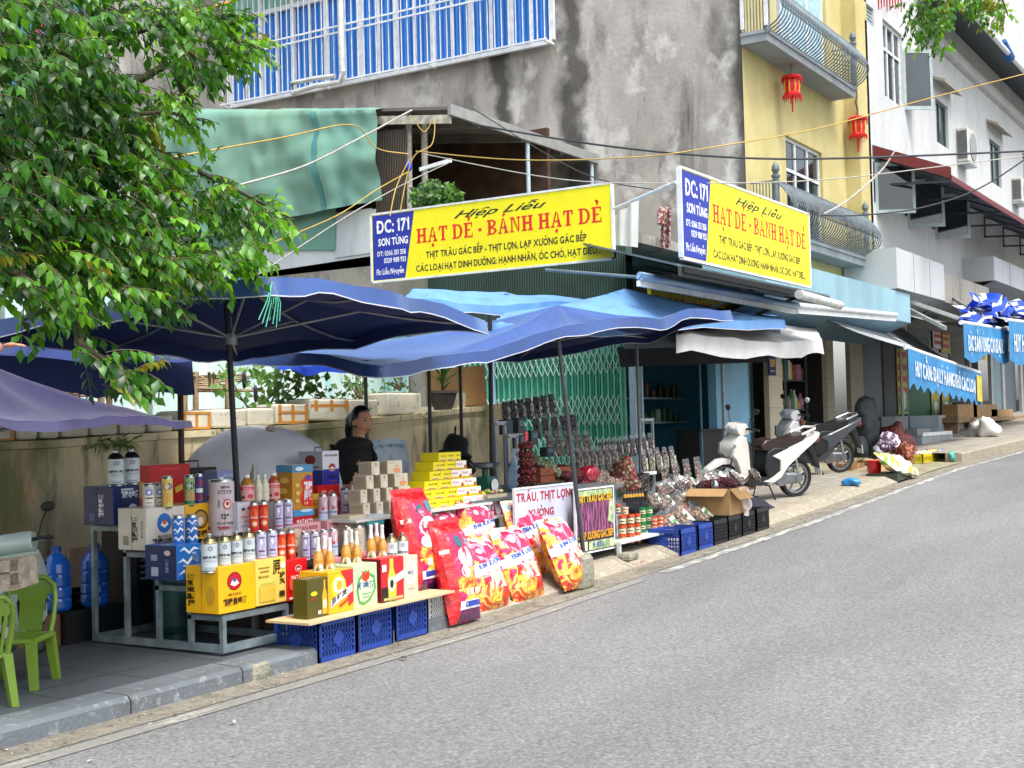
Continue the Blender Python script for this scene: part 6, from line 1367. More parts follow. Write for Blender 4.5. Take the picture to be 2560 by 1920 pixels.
# 5-litre cream keg
c = Pv(555,1342,.95);r = 32.5*scl(c);h = 148*scl(c);t = thing('beer_keg','large cream five litre beer keg marked 12 in the middle of the beer stall','keg',tuple(c));mb = MB();KB = pm('#cfc2c8',.3,.2)
mb.lathe(c,[(r*.9,0,TIN),(r*.97,.01,TIN),(r,.02,KB),(r,h*.93,KB),(r*.97,h*.95,TIN),(r*.93,h*.97,TIN),(0,h*.96,TIN)],26,KB)
fc = cyl_face(mb,c,r,c.z+.02,c.z+h*.93,camaz(c.x,.95)+.0,2.5);art(fc,[('r',.58,0,.595,1,'#a89aa4'),('t','精釀鮮啤',.62,.88,.035,.3,'#2a2024'),('r',.42,.78,.82,.84,'#2a2430',5),('t','BEER',.62,.79,.035,.34,'#efe6ea'),('e',.68,.58,.13,.1,'#c2282e'),('e',.68,.58,.1,.075,'#f0e0da'),('e',.68,.59,.05,.04,'#c2282e'),('r',.42,.52,.45,.66,'#5a4a50'),('t','12º',.6,.3,.1,.22,'#1d1820'),('t','CRAFT BEER',.62,.2,.045,.5,'#4a4048'),('t','精釀啤酒',.6,.1,.055,.44,'#a8242e'),('r',.02,.1,.14,.16,'#a8242e',3),('r',.02,.7,.14,.74,'#a8242e',3)]);mb.build('keg',t)
cp = MB();cp.lathe(c,[(r*.2,h*.96),(r*.2,h*1.01),(0,h*1.01)],12,pm('#e4e4ea'));cp.build('cap',t)
carton(545,597,1177,1262,1.35,'grey blue carton behind the large cream keg','#8fa0cc',.22,[('t','BEER',.7,.6,.1,.4,'#3a4a7a'),('t','MATAICO',.6,.8,.08,.6,'#e4e8f4'),('e',.85,.35,.14,.2,'#a02a3a'),('r',0,.02,1,.2,'#3a3a9a')])
# black case with handle
t = thing('black_case','black carrying case with wire handle behind the cans','case',tuple(Pv(480,1256,1.5)));a_ = Pv(480,1256,1.5);b_ = Pv(545,1256,1.5);mb = MB();mb.rbox(a_.x,b_.x,1.5,1.7,a_.z,a_.z+.26,pm('#17181c'),.01);mb.build('body',t)
mb = MB();mb.tube([(a_.x+.03,1.6,a_.z+.26),(a_.x+.03,1.6,a_.z+.31),(a_.x+.17,1.6,a_.z+.31),(a_.x+.17,1.6,a_.z+.26)],.006,5,pm('#17181c'));mb.build('handle',t)
# juice and milk bottles
jst = [('e',.7,.3,.22,.16,'#c42a3a'),('r',0,.78,1,.98,'#d9304a',6),('r',.1,.15,.3,.3,'#3a2a24'),('t','ĐÀO',.5,.82,.1,.5,'#f6e8e4')]
plastic_bottle(618,36,1187,1257,.95,'pink labelled juice bottle, left of the white milk bottles','#b07a2a','#e3a3a0',sticker=jst)
plastic_bottle(685,31,1182,1252,1.0,'pink labelled juice bottle, right of the white milk bottles','#b0542a','#e3a3a0',sticker=jst)
plastic_bottle(646,21,1187,1254,1.0,'white milk drink bottle, left of the two between the juices','#d8d2b4','#dedac2',sticker=[('r',.3,.5,.8,.56,'#b0a878'),('e',.6,.3,.2,.1,'#e8e2c4')])
plastic_bottle(663,21,1186,1253,1.0,'white milk drink bottle, right of the two between the juices','#d8d2b4','#dedac2',sticker=[('r',.3,.5,.8,.56,'#b0a878'),('e',.6,.3,.2,.1,'#e8e2c4')])
c = Pv(636,1250,1.15);mb = MB();mb.lathe(c,[(.05,0),(.05,.12),(.04,.17),(.016,.24),(.014,.27),(0,.27)],14,mat('pale_glass','#9a9484',.15,coat=.5));tag(mb.build('glass_bottle',loc=tuple(c)),'plain pale glass bottle rising behind the pink juice bottle','bottle')
c = Pv(882,1289,.9);mb = MB();CLG = mat('clear_bottle','#aab8cc',.12,coat=.6);mb.lathe(c,[(.036,0),(.036,.03),(.036,.03,pm('#dfe4ee')),(.036,.15,pm('#c4cfe0')),(.034,.16),(.016,.2),(.014,.225),(.018,.228,TIN),(.018,.25,TIN),(0,.25,TIN)],14,CLG);tag(mb.build('glass_bottle',loc=tuple(c)),'clear bottle with white label at the corner of the cream box pyramid','bottle')
# tall printed tin and cartons behind
carton(733,784,1163,1292,.92,'tall tin printed with golden dragon scales and a red title','#b8862a',.16,[('r',0,.85,1,1,'#4a8ab0'),('p',[(.45,.2),(.95,.16),(.98,.78),(.7,.8),(.4,.66),(.5,.5),(.35,.36)],'#d2261e'),('t','精釀',.74,.5,.14,.42,'#f2f0f6'),('t','原漿',.74,.32,.14,.42,'#e4ecf8'),('e',.75,.74,.12,.05,'#2a4ab0'),('r',0,.0,1,.12,'#3a9ad0'),('e',.2,.6,.1,.04,'#e6c25a'),('e',.22,.45,.1,.04,'#e6c25a'),('e',.18,.3,.1,.04,'#e6c25a'),('e',.3,.92,.2,.04,'#d2e6f2'),('e',.6,.1,.3,.03,'#c2e2f2'),('t','12',.6,.22,.05,.2,'#f6d9a0')],[('e',.5,.7,.3,.06,'#e6c25a'),('e',.4,.5,.3,.06,'#e6c25a'),('e',.6,.3,.3,.06,'#e6c25a'),('r',0,.86,1,1,'#4a8ab0')],name='printed_tin',cat='tin')
carton(735,784,1293,1320,.9,'low red carton lettered in white under the tall dragon tin','#b8141e',.2,[('t','MATAICO',.55,.3,.42,.8,'#f6efe2')])
carton(808,849,1128,1213,1.15,'white and blue beer carton with red emblem on top of the red carton','#dcdce6',.26,[('r',0,0,1,.46,'#2a2f9a')]+emb(.55,.52,.24,'#d9c8b8','#b01a28',1,1.9)+[('t','MATAICO BEER',.5,.84,.06,.75,'#2a2a4a'),('t','精釀啤酒',.6,.2,.08,.6,'#16205a'),('r',.4,.1,.8,.12,'#b03a6a')],[('r',0,0,1,.44,'#232a8a'),('e',.5,.74,.22,.15,'#7a1a24'),('t','MATAICO BEER',.5,.5,.06,.7,'#2a2a3a')],sc='#a9abb8',handle=True)
carton(797,851,1214,1300,1.12,'red carton with white lettering under the white and blue one','#c8161e',.28,emb(.6,.74,.14,'#f0d9c8','#8f1018',1,1.6)+[('t','12º',.25,.74,.1,.2,'#f6efe2'),('t','MATAICO',.6,.52,.1,.7,'#f6efe2')])
carton(779,800,1236,1302,1.05,'narrow yellow and red carton left of the pink swan cans','#e2b02a',.18,[('r',.1,.1,.9,.45,'#b85a2a'),('r',.2,.6,.9,.64,'#c23a2a'),('r',.2,.72,.9,.76,'#c23a2a')])
swc = [('t','SWAN BEER',.5,.42,.34,.8,'#a8344a')]
carton(728,803,1313,1340,.82,'pink swan carton behind the lilac cans, left of the pink ones','#e2aab0',.2,swc);carton(819,872,1302,1345,.8,'pink swan carton under the table edge left of the arched carton','#e0a4ac',.2,[('t','SWAN BEER',.5,.7,.2,.85,'#a8344a'),('e',.5,.3,.2,.2,'#efd9dc')])
pinkb = [('t','SWAN',.5,.66,.14,.8,'#a8344a'),('e',.5,.3,.26,.16,'#efd9dc'),('r',.3,.5,.7,.53,'#c86a7a')]
carton(833,857,1396,1444,.34,'small pink swan carton between the first and second bottle groups','#e39aa4',.14,pinkb);carton(897,922,1382,1426,.36,'small pink swan carton between the second and third bottle groups','#e39aa4',.14,pinkb)
carton(726,753,1325,1404,.62,'beige carton with a round building print behind the red cans','#cdbb9c',.16,[('e',.5,.55,.36,.2,'#a89470'),('e',.5,.55,.26,.14,'#e0d4ba'),('e',.5,.2,.2,.08,'#4a3a30')])
arch = [('p',[(.14,.05),(.14,.6),(.3,.82),(.5,.9),(.7,.82),(.86,.6),(.86,.05),(.76,.05),(.76,.55),(.5,.78),(.24,.55),(.24,.05)],'#eef0f4'),('e',.5,.58,.1,.08,'#5a6a9a')]
carton(877,922,1290,1386,.68,'beige carton with white arch ornament under the table edge','#c9bda6',.2,arch);carton(923,958,1287,1372,.66,'grey blue carton with dark red lettering right of the arched one','#a9b4bc',.2,[('t','E',.5,.35,.25,.5,'#a01a2a'),('e',.5,.82,.1,.08,'#a01a2a'),('r',.1,.62,.95,.66,'#a01a2a')])
# front plank with its cartons
PLY = mat('plywood','#cdb48a',.7,var=.12,scale=3);zp = .315
pk_ = thing('plank','pale plywood plank laid over the blue crates in front of the beer stall','plank',(6.55,-.08,zp));mb = MB();mb.pbx((6.62,-.09,zp),(1.7,.0,.012),(0,.38,0),(0,0,.016),PLY);mb.build('board',pk_)
zq = zp+.02
def pl(x0,x1,yt,yb,lab,col,ops,side=(),sc=None,dep=.26,name='beer_carton'): return carton(x0,x1,yt,yb,.02,lab,col,dep,ops,side,sc=sc,z=zq+.004*(x0-760)/300)
pl(770,822,1460,1558,'olive carton printed with an amber bottle on the plank, leftmost there','#4f4a12',[('p',[(.7,.06),(.7,.55),(.78,.72),(.78,.94),(.86,.94),(.86,.72),(.94,.55),(.94,.06)],'#d0a01e'),('e',.82,.32,.1,.12,'#e8dcae'),('e',.3,.62,.16,.06,'#d9c41e'),('t','啤酒',.3,.44,.07,.34,'#a83a1a'),('r',.48,.08,.62,.17,'#e8e4dc')],dep=.13)
pl(823,885,1447,1552,'yellow and red carton with a slanted black and white title','#e8ac14',[('p',[(.5,1),(1,1),(1,.2),(.8,.1),(.7,.6)],'#d2242a'),('e',.4,.62,.3,.3,'#f2d42a'),('e',.4,.66,.22,.2,'#f4ecc0'),('e',.42,.66,.12,.12,'#d9a81c'),('p',[(.06,.14),(.94,.46),(.94,.66),(.06,.34)],'#f4f0ec'),('t','原漿啤酒',.5,.18,.15,.84,'#18161a',.36),('p',[(.4,.12),(.8,.28),(.8,.34),(.4,.18)],'#d2242a')])
pl(886,945,1432,1540,'pale green carton with a leaf drawing and red badge','#b9d2a4',[('p',[(.2,.1),(.1,.4),(.2,.7),(.5,.86),(.88,.7),(.94,.4),(.7,.14),(.4,.04)],'#5a9a4a'),('p',[(.25,.16),(.18,.4),(.26,.64),(.52,.78),(.82,.64),(.86,.42),(.66,.2),(.42,.12)],'#c8dcb4'),('p',[(.34,.66),(.36,.86),(.5,.78),(.64,.86),(.66,.66),(.5,.58)],'#d9381e'),('t','鮮啤酒',.5,.44,.13,.74,'#3a5a8a'),('r',.3,.3,.7,.33,'#8aa87a'),('r',.34,.22,.66,.25,'#8aa87a')])
pl(955,1012,1414,1524,'red carton printed with a green beer bottle','#c81e2e',[('r',.0,0,.6,.34,'#2a1c16'),('p',[(.3,.02),(.26,.5),(.36,.76),(.36,.98),(.52,.98),(.52,.76),(.66,.5),(.62,.02)],'#b9c63a'),('e',.44,.4,.15,.18,'#efe8d2'),('e',.44,.4,.08,.1,'#1f1a1a'),('p',[(.55,.4),(.98,.5),(.98,.68),(.6,.58)],'#efe9e2'),('r',.02,.7,.2,.86,'#efe9e2'),('r',.06,.04,.9,.1,'#b9a86a')],sc='#7a1420')
pl(1010,1047,1408,1512,'pale patterned carton with a white wreath at the right end of the plank','#c9bda8',[('e',.5,.6,.38,.3,'#e8e4dc'),('e',.5,.6,.28,.22,'#cfc6b4'),('t','啤酒',.5,.55,.08,.4,'#4a5a8a'),('r',.3,.2,.7,.22,'#a09484')])
gi = 0
for g_,(xs,yb) in enumerate((((797,826,812),1456),((866,893,880),1440),((929,957,943),1424))):
    nm = ['left','middle','right'][g_]
    for k,x in enumerate(xs):
        beer_bottle(x,yb-112+(0 if k < 2 else -4),yb-(0 if k < 2 else 8),.17+(0 if k < 2 else .09),'amber beer bottle, %s of the %s group of three' % (['front left one','front right one','rear one'][k],nm))
mb = MB()
for (u0,u1,v0,v1,z) in ((7.0,8.35,.34,.66,.45),(7.0,8.5,.66,1.05,.60),(6.95,8.6,1.05,1.4,.78)): mb.box(u0,u1,v0,v1,z-.02,z,mat('dark_board','#4a4038',.9));mb.box(u0,u1,v1-.02,v1,pz(7),z-.02,MATS['dark_board']);mb.box(u0,u0+.03,v0+.02,v1-.02,pz(7),z-.02,MATS['dark_board'])
tag(mb.build('stepped_stand',loc=(7,.34,.1)),'dark wooden stepped stand under the swan cartons and cans','stand')
# crates
zc = gz(7)+.005
BLC = '#1d3f94';cl = 'plastic crates on the road edge'
for i,(x0,x1,lab) in enumerate(((800,857,'first blue crate under the plank from the left'),(862,925,'second blue crate under the plank from the left'),(932,1010,'third blue crate under the plank, left of the white crate'))):
    xs = [6.80,7.22,7.66][i];crate(xs,-.02+.0*i,zc+.01*i,.40,.40,.285,BLC,lab,cl)
crate(8.12,.02,zc+.02,.36,.36,.285,'#c4c7c4','white crate behind the tall red snack sack',cl,False)
# stones and bricks
def rock(p,sx,sy,sz,m_,lab,seed=0,name='stone',cat='stone',rough=.18,nn=10):
    mb = MB();p = V(p);vs = []
    for j in range(7):
        ph = math.pi*j/6
        for i in range(nn):
            th = 2*math.pi*i/nn;x,y,z = math.sin(ph)*math.cos(th),math.sin(ph)*math.sin(th),math.cos(ph)
            e = .45;q = V((math.copysign(abs(x)**e,x)*sx,math.copysign(abs(y)**e,y)*sy,(math.copysign(abs(z)**e,z)*.5+.5)*sz));q *= 1+rough*mnoise.noise(V((x*1.6+seed,y*1.6,z*1.6)));vs.append(p+q)
    mb.mesh(vs,[(j*nn+i,(j+1)*nn+i,(j+1)*nn+(i+1) % nn,j*nn+(i+1) % nn) for j in range(6) for i in range(nn)],m_,False);return tag(mb.build(name,loc=tuple(p)),lab,cat)
STN = layered('mossy_stone','#8d8a7c',[('#6a6f4c',6,(1,1,1),.5,.65,.8),('#b5b2a4',14,(1,1,1),.55,.7,.7)],.95,.8,30);BRK = layered('old_brick','#a9988a',[('#8f5f4c',8,(1,1,1),.5,.65,.8),('#77736a',14,(1,1,1),.55,.7,.7)],.95,.8,30)
q = Pv(565,1690,.15);rock((6.25,.06,0.0),.09,.09,.135,STN,'small mossy stone under the front corner of the steel rack',2)
q = V((6.86,.24,.02));rock((6.93,.16,.0),.16,.08,.075,BRK,'pale brick lying under the right foot of the rack, lower of two',5,'brick','brick',.08,8);rock((6.95,.2,.078),.16,.09,.06,STN,'grey slab resting on the pale brick at the rack foot',7,'stone','stone',.08,8)
rock((10.42,.0,gz(10.4)-.02),.15,.13,.34,STN,'rectangular stone block holding the leaning pole',12,'stone_block','stone',.1,12)
rock((11.75,.1,gz(11.7)),.13,.08,.08,BRK,'red brown brick on the ground under the low white shelf, lower one',15,'brick','brick',.06,8);rock((11.72,.14,gz(11.7)+.08),.12,.08,.08,STN,'grey brick on top of the red brown one under the shelf',16,'brick','brick',.06,8);rock((12.9,.2,gz(12.9)),.14,.1,.16,STN,'grey stone under the right end of the low white shelf',19)
for i,(x,y,s,c,lab) in enumerate(((520,1700,.05,'#c9a08c','crumpled pale tissue and leaf litter in the gutter by the mossy stone'),(1565,1418,.05,'#d6d4cc','white paper scraps on the gutter below the low shelf'),(1000,1650,.035,'#b9a67c','dry curled leaf on the road in front of the crates'),(590,1808,.02,'#d6d4cc','tiny paper scrap on the road at the lower left'),(1915,1352,.03,'#d6d4cc','white scrap on the road edge by the black crates'))):
    p = Pz(x,y,gz(7 if x < 1100 else 11.5)+.01);
    for _ in range(12): p = Pz(x,y,gz(p.x)+.006)
    mb = MB()
    for k in range(6 if s > .04 else 2):
        q = p+V((rt.uniform(-s,s)*1.4,rt.uniform(-s,s)*.8,.008));a = rt.uniform(0,3);mb.mesh([q,q+V((math.cos(a),math.sin(a),.3))*s,q+V((math.cos(a+1),math.sin(a+1),.7))*s,q+V((math.cos(a+2),math.sin(a+2),.15))*s],[(0,1,2),(0,2,3)],pm(c))
    tag(mb.build('litter',loc=tuple(p)),lab,'litter')
def nutmat(name,c1,c2,sc,bump=1.0,rough=.5,c3=None):
    if name in MATS: return MATS[name]
    m,n,b = new_mat(name);L = n.links;tc = n.nodes.new('ShaderNodeTexCoord');v = n.nodes.new('ShaderNodeTexVoronoi');v.inputs['Scale'].default_value = sc;L.new(tc.outputs['Object'],v.inputs['Vector'])
    cr = n.nodes.new('ShaderNodeValToRGB');L.new(v.outputs['Distance'],cr.inputs[0]);cr.color_ramp.elements[0].color = lin(c1);cr.color_ramp.elements[1].color = lin(c2);cr.color_ramp.elements[0].position = .1;cr.color_ramp.elements[1].position = .6
    out = cr.outputs[0]
    if c3:
        mx = n.nodes.new('ShaderNodeMix');mx.data_type = 'RGBA';sp = n.nodes.new('ShaderNodeSeparateColor');L.new(v.outputs['Color'],sp.inputs[0]);mr = n.nodes.new('ShaderNodeMapRange');mr.inputs[1].default_value = .6;mr.inputs[2].default_value = .65;L.new(sp.outputs[0],mr.inputs[0]);L.new(mr.outputs[0],mx.inputs[0]);L.new(out,mx.inputs[6]);mx.inputs[7].default_value = lin(c3);out = mx.outputs[2]
    L.new(out,b.inputs['Base Color']);bp = n.nodes.new('ShaderNodeBump');bp.invert = True;bp.inputs['Strength'].default_value = bump;bp.inputs['Distance'].default_value = .02;L.new(v.outputs['Distance'],bp.inputs['Height']);L.new(bp.outputs[0],b.inputs['Normal']);b.inputs['Roughness'].default_value = rough
    MATS[name] = m;return m
mb = MB();p = Pv(990,1345,.75);mb.ell(p+V((0,0,.08)),.12,.12,.15,nutmat('red_sack','#7a1a20','#2a080c',60),14,10);tag(mb.build('mesh_sack',loc=tuple(p)),'dark red mesh sack in the shade under the table corner','sack')
TBW = mat('table_white','#c9cccb',.5,var=.08)
zt = .875;tb_ = thing('folding_table','white topped table carrying the cream and yellow box pyramids','table',(8.05,.6,pz(8)))
mb = MB();mb.pbx((7.95,.56,zt),(1.95,0,.02),(0,.85,0),(0,0,.02),TBW);mb.build('tabletop',tb_)
for (x,y) in ((8.15,.68),(9.8,.68),(8.15,1.34),(9.8,1.34)): mb = MB();mb.box(x,x+.035,y,y+.035,pz(x),zt+.002,RK);mb.build('leg',tb_)
mb = MB();mb.box(8.1,8.3,.56,.6,zt-.03,zt,mat('teal_clip','#3fa0a8',.5));mb.build('edge_clip',tb_)
CF = '#ddd2b8';CS = '#b7ab94'
def giftbox(x,v,z,w,d,h,lab,broad=False,group='cream gift boxes in a pyramid'):
    t = thing('gift_box',lab,'box',(x,v,z),group);mb = MB();mb.rbox(x,x+w,v,v+d,z,z+h,pm(CF),.003)
    fc = flat_face(mb,(x,v,z),(w,0,0),(0,0,h));fs = flat_face(mb,(x,v+d,z),(0,-d,0),(0,0,h));fs.rect(.02,.02,.98,.98,pm(CS))
    for k in range(5): fs.rect(.12,.2+k*.14,.88,.24+k*.14,pm('#9f947e'))
    if broad: fc.ell(.62,.24,.26,pm('#e0844a'),.17);fc.ell(.62,.24,.2,pm('#eba06c'),.12);fc.poly([(.5,.52),(.62,.74),(.74,.52)],pm('#d8b090'));fc.lay();fc.text('TRÀ',.25,.78,.08,pm('#8a7a60'),.24)
    else: fc.ell(.5,.8,.14,pm('#a39674'));fc.lay();fc.ell(.5,.25,.3,pm('#e8e0cc'));fc.rect(.3,.5,.7,.53,pm('#c4b898'))
    mb.build('box',t);return t
rows = [(893,1037,1283,4),(887,1029,1249,4),(902,1023,1214,3),(916,1010,1176,2)]
zz = zt+.021
for r_,(x0,x1,yb,n) in enumerate(rows):
    v = .70+r_*.03;a = Pv(x0+16,1280,v).x;b = Pv(x1,1280,v).x;h = .107;pitch = (b-a)/n
    for i in range(n):
        last = i == n-1;w = pitch*(.50 if not last else .95)
        nm = 'cream gift box, %s row up its pyramid, %s from left' % (ORD[r_],ORD[i]);giftbox(a+pitch*i,v,zz+.002+r_*(h+.001),w,.14,h,nm+(', showing its orange print' if last else ''),last)
YB = '#eddc10'
yr = [(1037,1219,5),(1026,1204,5),(1041,1193,4),(1055,1182,4),(1064,1169,3),(1078,1156,3)]
for r_,(x0,x1,n) in enumerate(yr):
    v = .66+r_*.035;a = Pv(x0+22,1270,v).x;b = Pv(x1,1260,v).x;h = .077;pitch = (b-a)/n
    for i in range(n):
        wt = (i >= n-2 and r_ < 4) or (i == n-1 and r_ == 4);x = a+pitch*i;z = zz+.008+r_*(h+.001);w = pitch*.965;d = .2
        t = thing('cake_box','%s cake box, %s row up the yellow pyramid, %s from left' % ('white and yellow' if wt else 'yellow',ORD[r_],ORD[i]),'box',(x,v,z),'yellow cake boxes in a pyramid');mb = MB();mb.rbox(x,x+w,v,v+d,z,z+h,pm(YB),.003)
        fc = flat_face(mb,(x,v,z),(w,0,0),(0,0,h))
        if wt: fc.rect(.01,.2,.99,.98,pm('#efe9e6'));fc.text('Bánh',.35,.5,.26,pm('#c2708a'),.5);fc.poly([(0,.02),(1,.02),(1,.3),(.6,.16),(.3,.26),(0,.14)],pm('#d9b41a'));fc.lay();fc.ell(.86,.3,.1,pm('#a8522a'))
        else: fc.poly([(0,.04),(.3,.3),(.5,.36),(.7,.3),(1,.04)],pm('#efe2b0'));fc.lay();fc.poly([(0,.04),(.3,.22),(.5,.26),(.7,.22),(1,.04)],pm('#b88a4a'));fc.lay();fc.text('Hạt dẻ',.5,.55,.17,pm('#6a5a10'),.4);fc.ell(.84,.62,.05,pm('#3a3010'))
        mb.build('box',t)
t2 = thing('counter','grey edged sales counter with lettered white boards on its front','counter',(9.6,.62,.2));mb = MB();mb.pbx((9.62,.60,.905),(2.35,-.05,.05),(0,1.0,0),(0,0,.03),mat('counter_grey','#6d7579',.4,.3));mb.build('countertop',t2)
for x in (9.75,11.85): mb = MB();mb.box(x,x+.04,1.4,1.44,pz(x),.93,RK);mb.build('leg',t2)
BRD = mat('board_white','#c3c8dc',.55,var=.06);RL = mat('board_red','#a81c2c',.55);
def board(x0,x1,yt,yb,v,lab,m_,parts,name='sign_board',cat='sign'):
    a = Pv(x0,yb,v);b = Pv(x1,yb,v);h = (yb-yt)*scl(a);t = thing(name,lab,cat,(a.x,v,a.z));mb = MB();mb.box(a.x,b.x,v,v+.02,a.z,a.z+h,m_);fc = flat_face(mb,(a.x,v,a.z),(b.x-a.x,0,0),(0,0,h));parts(fc);mb.build('board',t)
    f = MB();W_ = mat('white_frame','');e = .015
    for q in ((a.x-e,a.x,a.z-e,a.z+h+e),(b.x,b.x+e,a.z-e,a.z+h+e)): f.box(q[0],q[1],v-.006,v+.02,q[2],q[3],W_)
    f.box(a.x,b.x,v-.006,v+.02,a.z-e,a.z,W_);f.box(a.x,b.x,v-.006,v+.02,a.z+h,a.z+h+e,W_);f.build('frame',t);return t
def p1(fc): fc.text('TRÂU, THỊT LỢN',.48,.78,.15,RL,.92,.035);fc.text('XƯỞNG',.42,.5,.13,RL,.44,.035);fc.text('BẾP',.52,.25,.12,RL,.26,.03);fc.text('DẺ',.86,.04,.13,RL,.2,.03)
board(1291,1437,1225,1372,.42,'white board with dark red words TRÂU, THỊT LỢN on the counter front',BRD,p1)
def p2(fc): fc.text('HẠT',.5,.1,.8,RL,.7,.035,serif=True)
board(1182,1278,1255,1300,.64,'shaded white board with the red word HẠT under the counter',BRD,p2)
MEAT = mat('meat_print','#3c1f34',.4,col2='#a8568a',scale=7,stretch=(5,1,.7),thresh=(.45,.6));GRNP = mat('leaf_print','#7f9a5a',.4,col2='#c4cfa8',scale=12)
def p3(fc):
    fc.poly([(0,.3),(0,.78),(1,.8),(1,.3)],MEAT);fc.lay();fc.rect(.03,.9,.97,.985,GRNP);fc.poly([(.84,.45),(.99,.4),(.99,.82),(.9,.8)],GRNP);fc.lay()
    fc.text('THỊT TRÂU GÁC BẾP',.5,.80,.11,pm('#e8b41c'),.95,.035);fc.text('- LẠP XƯỞNG GÁC BẾP',.5,.2,.12,pm('#e8a414'),.95,.035);fc.rect(.3,.02,.99,.16,GRNP);fc.text('9 933',.55,.05,.09,pm('#2a4a9a'),.3,.03)
    fc.rect(.02,.02,.26,.17,pm('#d9cfae'))
board(1443,1536,1228,1385,.30,'dark poster of purple dried meat with yellow lettering beside the leaning pole',pm('#2c2430'),p3,'poster','poster')
mb = MB();mb.box(9.95,10.1,.72,.8,pz(10),.88,BRK);tag(mb.build('brick_stack',loc=(9.95,.72,.2)),'stack of bricks propping the counter between the two lettered boards','bricks')
# scale with steel bowl
c = Pv(1218,1222,1.0);c.z = .945;sc_ = thing('weighing_scale','green spring scale with a steel bowl on the counter','scale',tuple(c));GRS = mat('scale_green','#0f5a4a',.4);mb = MB();mb.mesh([c+V(q) for q in ((-.12,-.1,0),(.12,-.1,0),(.12,.12,0),(-.12,.12,0),(-.09,-.06,.17),(.09,-.06,.17),(.09,.1,.17),(-.09,.1,.17))],[(3,2,1,0),(4,5,6,7),(0,1,5,4),(1,2,6,5),(2,3,7,6),(3,0,4,7)],GRS);mb.cyl(c+V((0,.02,.17)),c+V((0,.02,.24)),.03,.03,10,GRS);mb.build('body',sc_)
mb = MB();mb.lathe(c+V((0,.02,.24)),[(.04,0),(.12,.02),(.15,.06),(.155,.062),(.12,.028),(.0,.01)],24,mat('steel','#b9c0c4',.2,.9));mb.build('bowl',sc_)
mb = MB();mb.cyl(c+V((-.03,-.105,.09)),c+V((-.03,-.11,.09)),.06,.06,18,pm('#d9dcd8'));mb.build('dial',sc_)
# tray of corn and sweet potatoes
a_ = Pv(1216,1252,.62);a_.z = .95;tr_ = thing('cardboard_tray','shallow cardboard tray of sliced fruit and roots at the counter edge','tray',tuple(a_));mb = MB();mb.box(a_.x,a_.x+.32,.6,.86,.945,.975,mat('tray_card','#a59a84',.8));mb.build('tray',tr_)
for i in range(22):
    mb = MB() if i == 0 else mb;p = V((a_.x+.02+rt.random()*.28,.62+rt.random()*.2,.985+rt.random()*.02));mb.ell(p,.02,.03,.013,pm(rt.choice(['#c9c23a','#8aa03a','#b0808a','#d2c9a4','#a8707a'])),7,5,Matrix.Rotation(rt.random()*3,3,'Z'))
mb.build('slices',tr_)
# twisted clear bag
c = Pv(1288,1218,.9);c.z = .95;mb = MB();PB_ = film('clear_bag_blue','#a9c8e0',.55);mb.lathe(c,[(.06,0),(.085,.03),(.09,.12),(.075,.22),(.03,.32),(.012,.36),(.03,.4),(.04,.42)],16,PB_,sy=.8);mb.lathe(c,[(.05,.01),(.07,.02),(.06,.06),(0,.07)],12,pm('#3a8ad0'));tag(mb.build('plastic_bag',loc=tuple(c)),'tied clear plastic bag with blue inside beside the red fruit garland','bag')
# garland of dark red dried fruit
c = Pv(1331,1230,.62);gl = thing('fruit_garland','stacked column of dark red dried fruit strings with a pink tie','fruit string',tuple(c));FR = mat('dried_red','#5a0f16',.3,var=.4,scale=30);sx = scl(c)
for k in range(6):
    mb = MB();z0 = c.z+(k*21+10)*sx
    for i in range(58):
        a = rt.uniform(0,6.28);ph = rt.uniform(-1,1);rr = (.086-.004*k)*math.sqrt(1-ph*ph*.5);mb.ell((c.x+rr*math.cos(a),c.y+.06+rr*math.sin(a),z0+ph*.034),.014,.014,.013,FR,6,4)
    mb.lathe((c.x,c.y+.06,z0),[(.0,-.035),(.075,-.02),(.08,.01),(0,.035)],10,FR);mb.build('fruit_string',gl)
mb = MB();mb.box(c.x-.02,c.x+.03,c.y+.05,c.y+.06,c.z+128*sx,c.z+152*sx,pm('#c83a4c'));mb.build('tie',gl)
# wooden box with herbs
a_ = Pv(1352,1208,.75);wbx = thing('wooden_drawer_box','reddish wooden box holding dried herbs on the counter','box',tuple(a_));WR = mat('red_wood','#7a3a1a',.5,var=.2,scale=3,stretch=(1,8,8));b_ = Pv(1436,1208,.75);h = 36*scl(a_);mb = MB();mb.box(a_.x,b_.x,.75,1.1,a_.z,a_.z+h,WR);mb.box(a_.x+.005,b_.x-.005,.744,.75,a_.z+h*.5,a_.z+h*.53,pm('#2a120a'));mb.build('body',wbx);mb = MB();mb.box((a_.x+b_.x)/2-.05,(a_.x+b_.x)/2+.05,.735,.75,a_.z+h*.15,a_.z+h*.4,pm('#1d1410'));mb.build('handle',wbx)
for (x,w_,c1,c2,lab,hh) in ((.02,.14,'#6a1a2a','#2a0a10','heap of dark red dried flowers in the left of the wooden box',.06),(.2,.2,'#a8a48a','#3a4a1a','heap of green and white dried roots in the right of the wooden box',.1)):
    mb = MB();mb.ell((a_.x+x+w_*.5,.92,a_.z+h),w_*.56,.13,hh,nutmat('herb'+c1[1:],c1,c2,40),16,8,jit=2);tag(mb.build('dried_herbs',loc=(a_.x+x,.92,a_.z+h)),lab,'herbs')
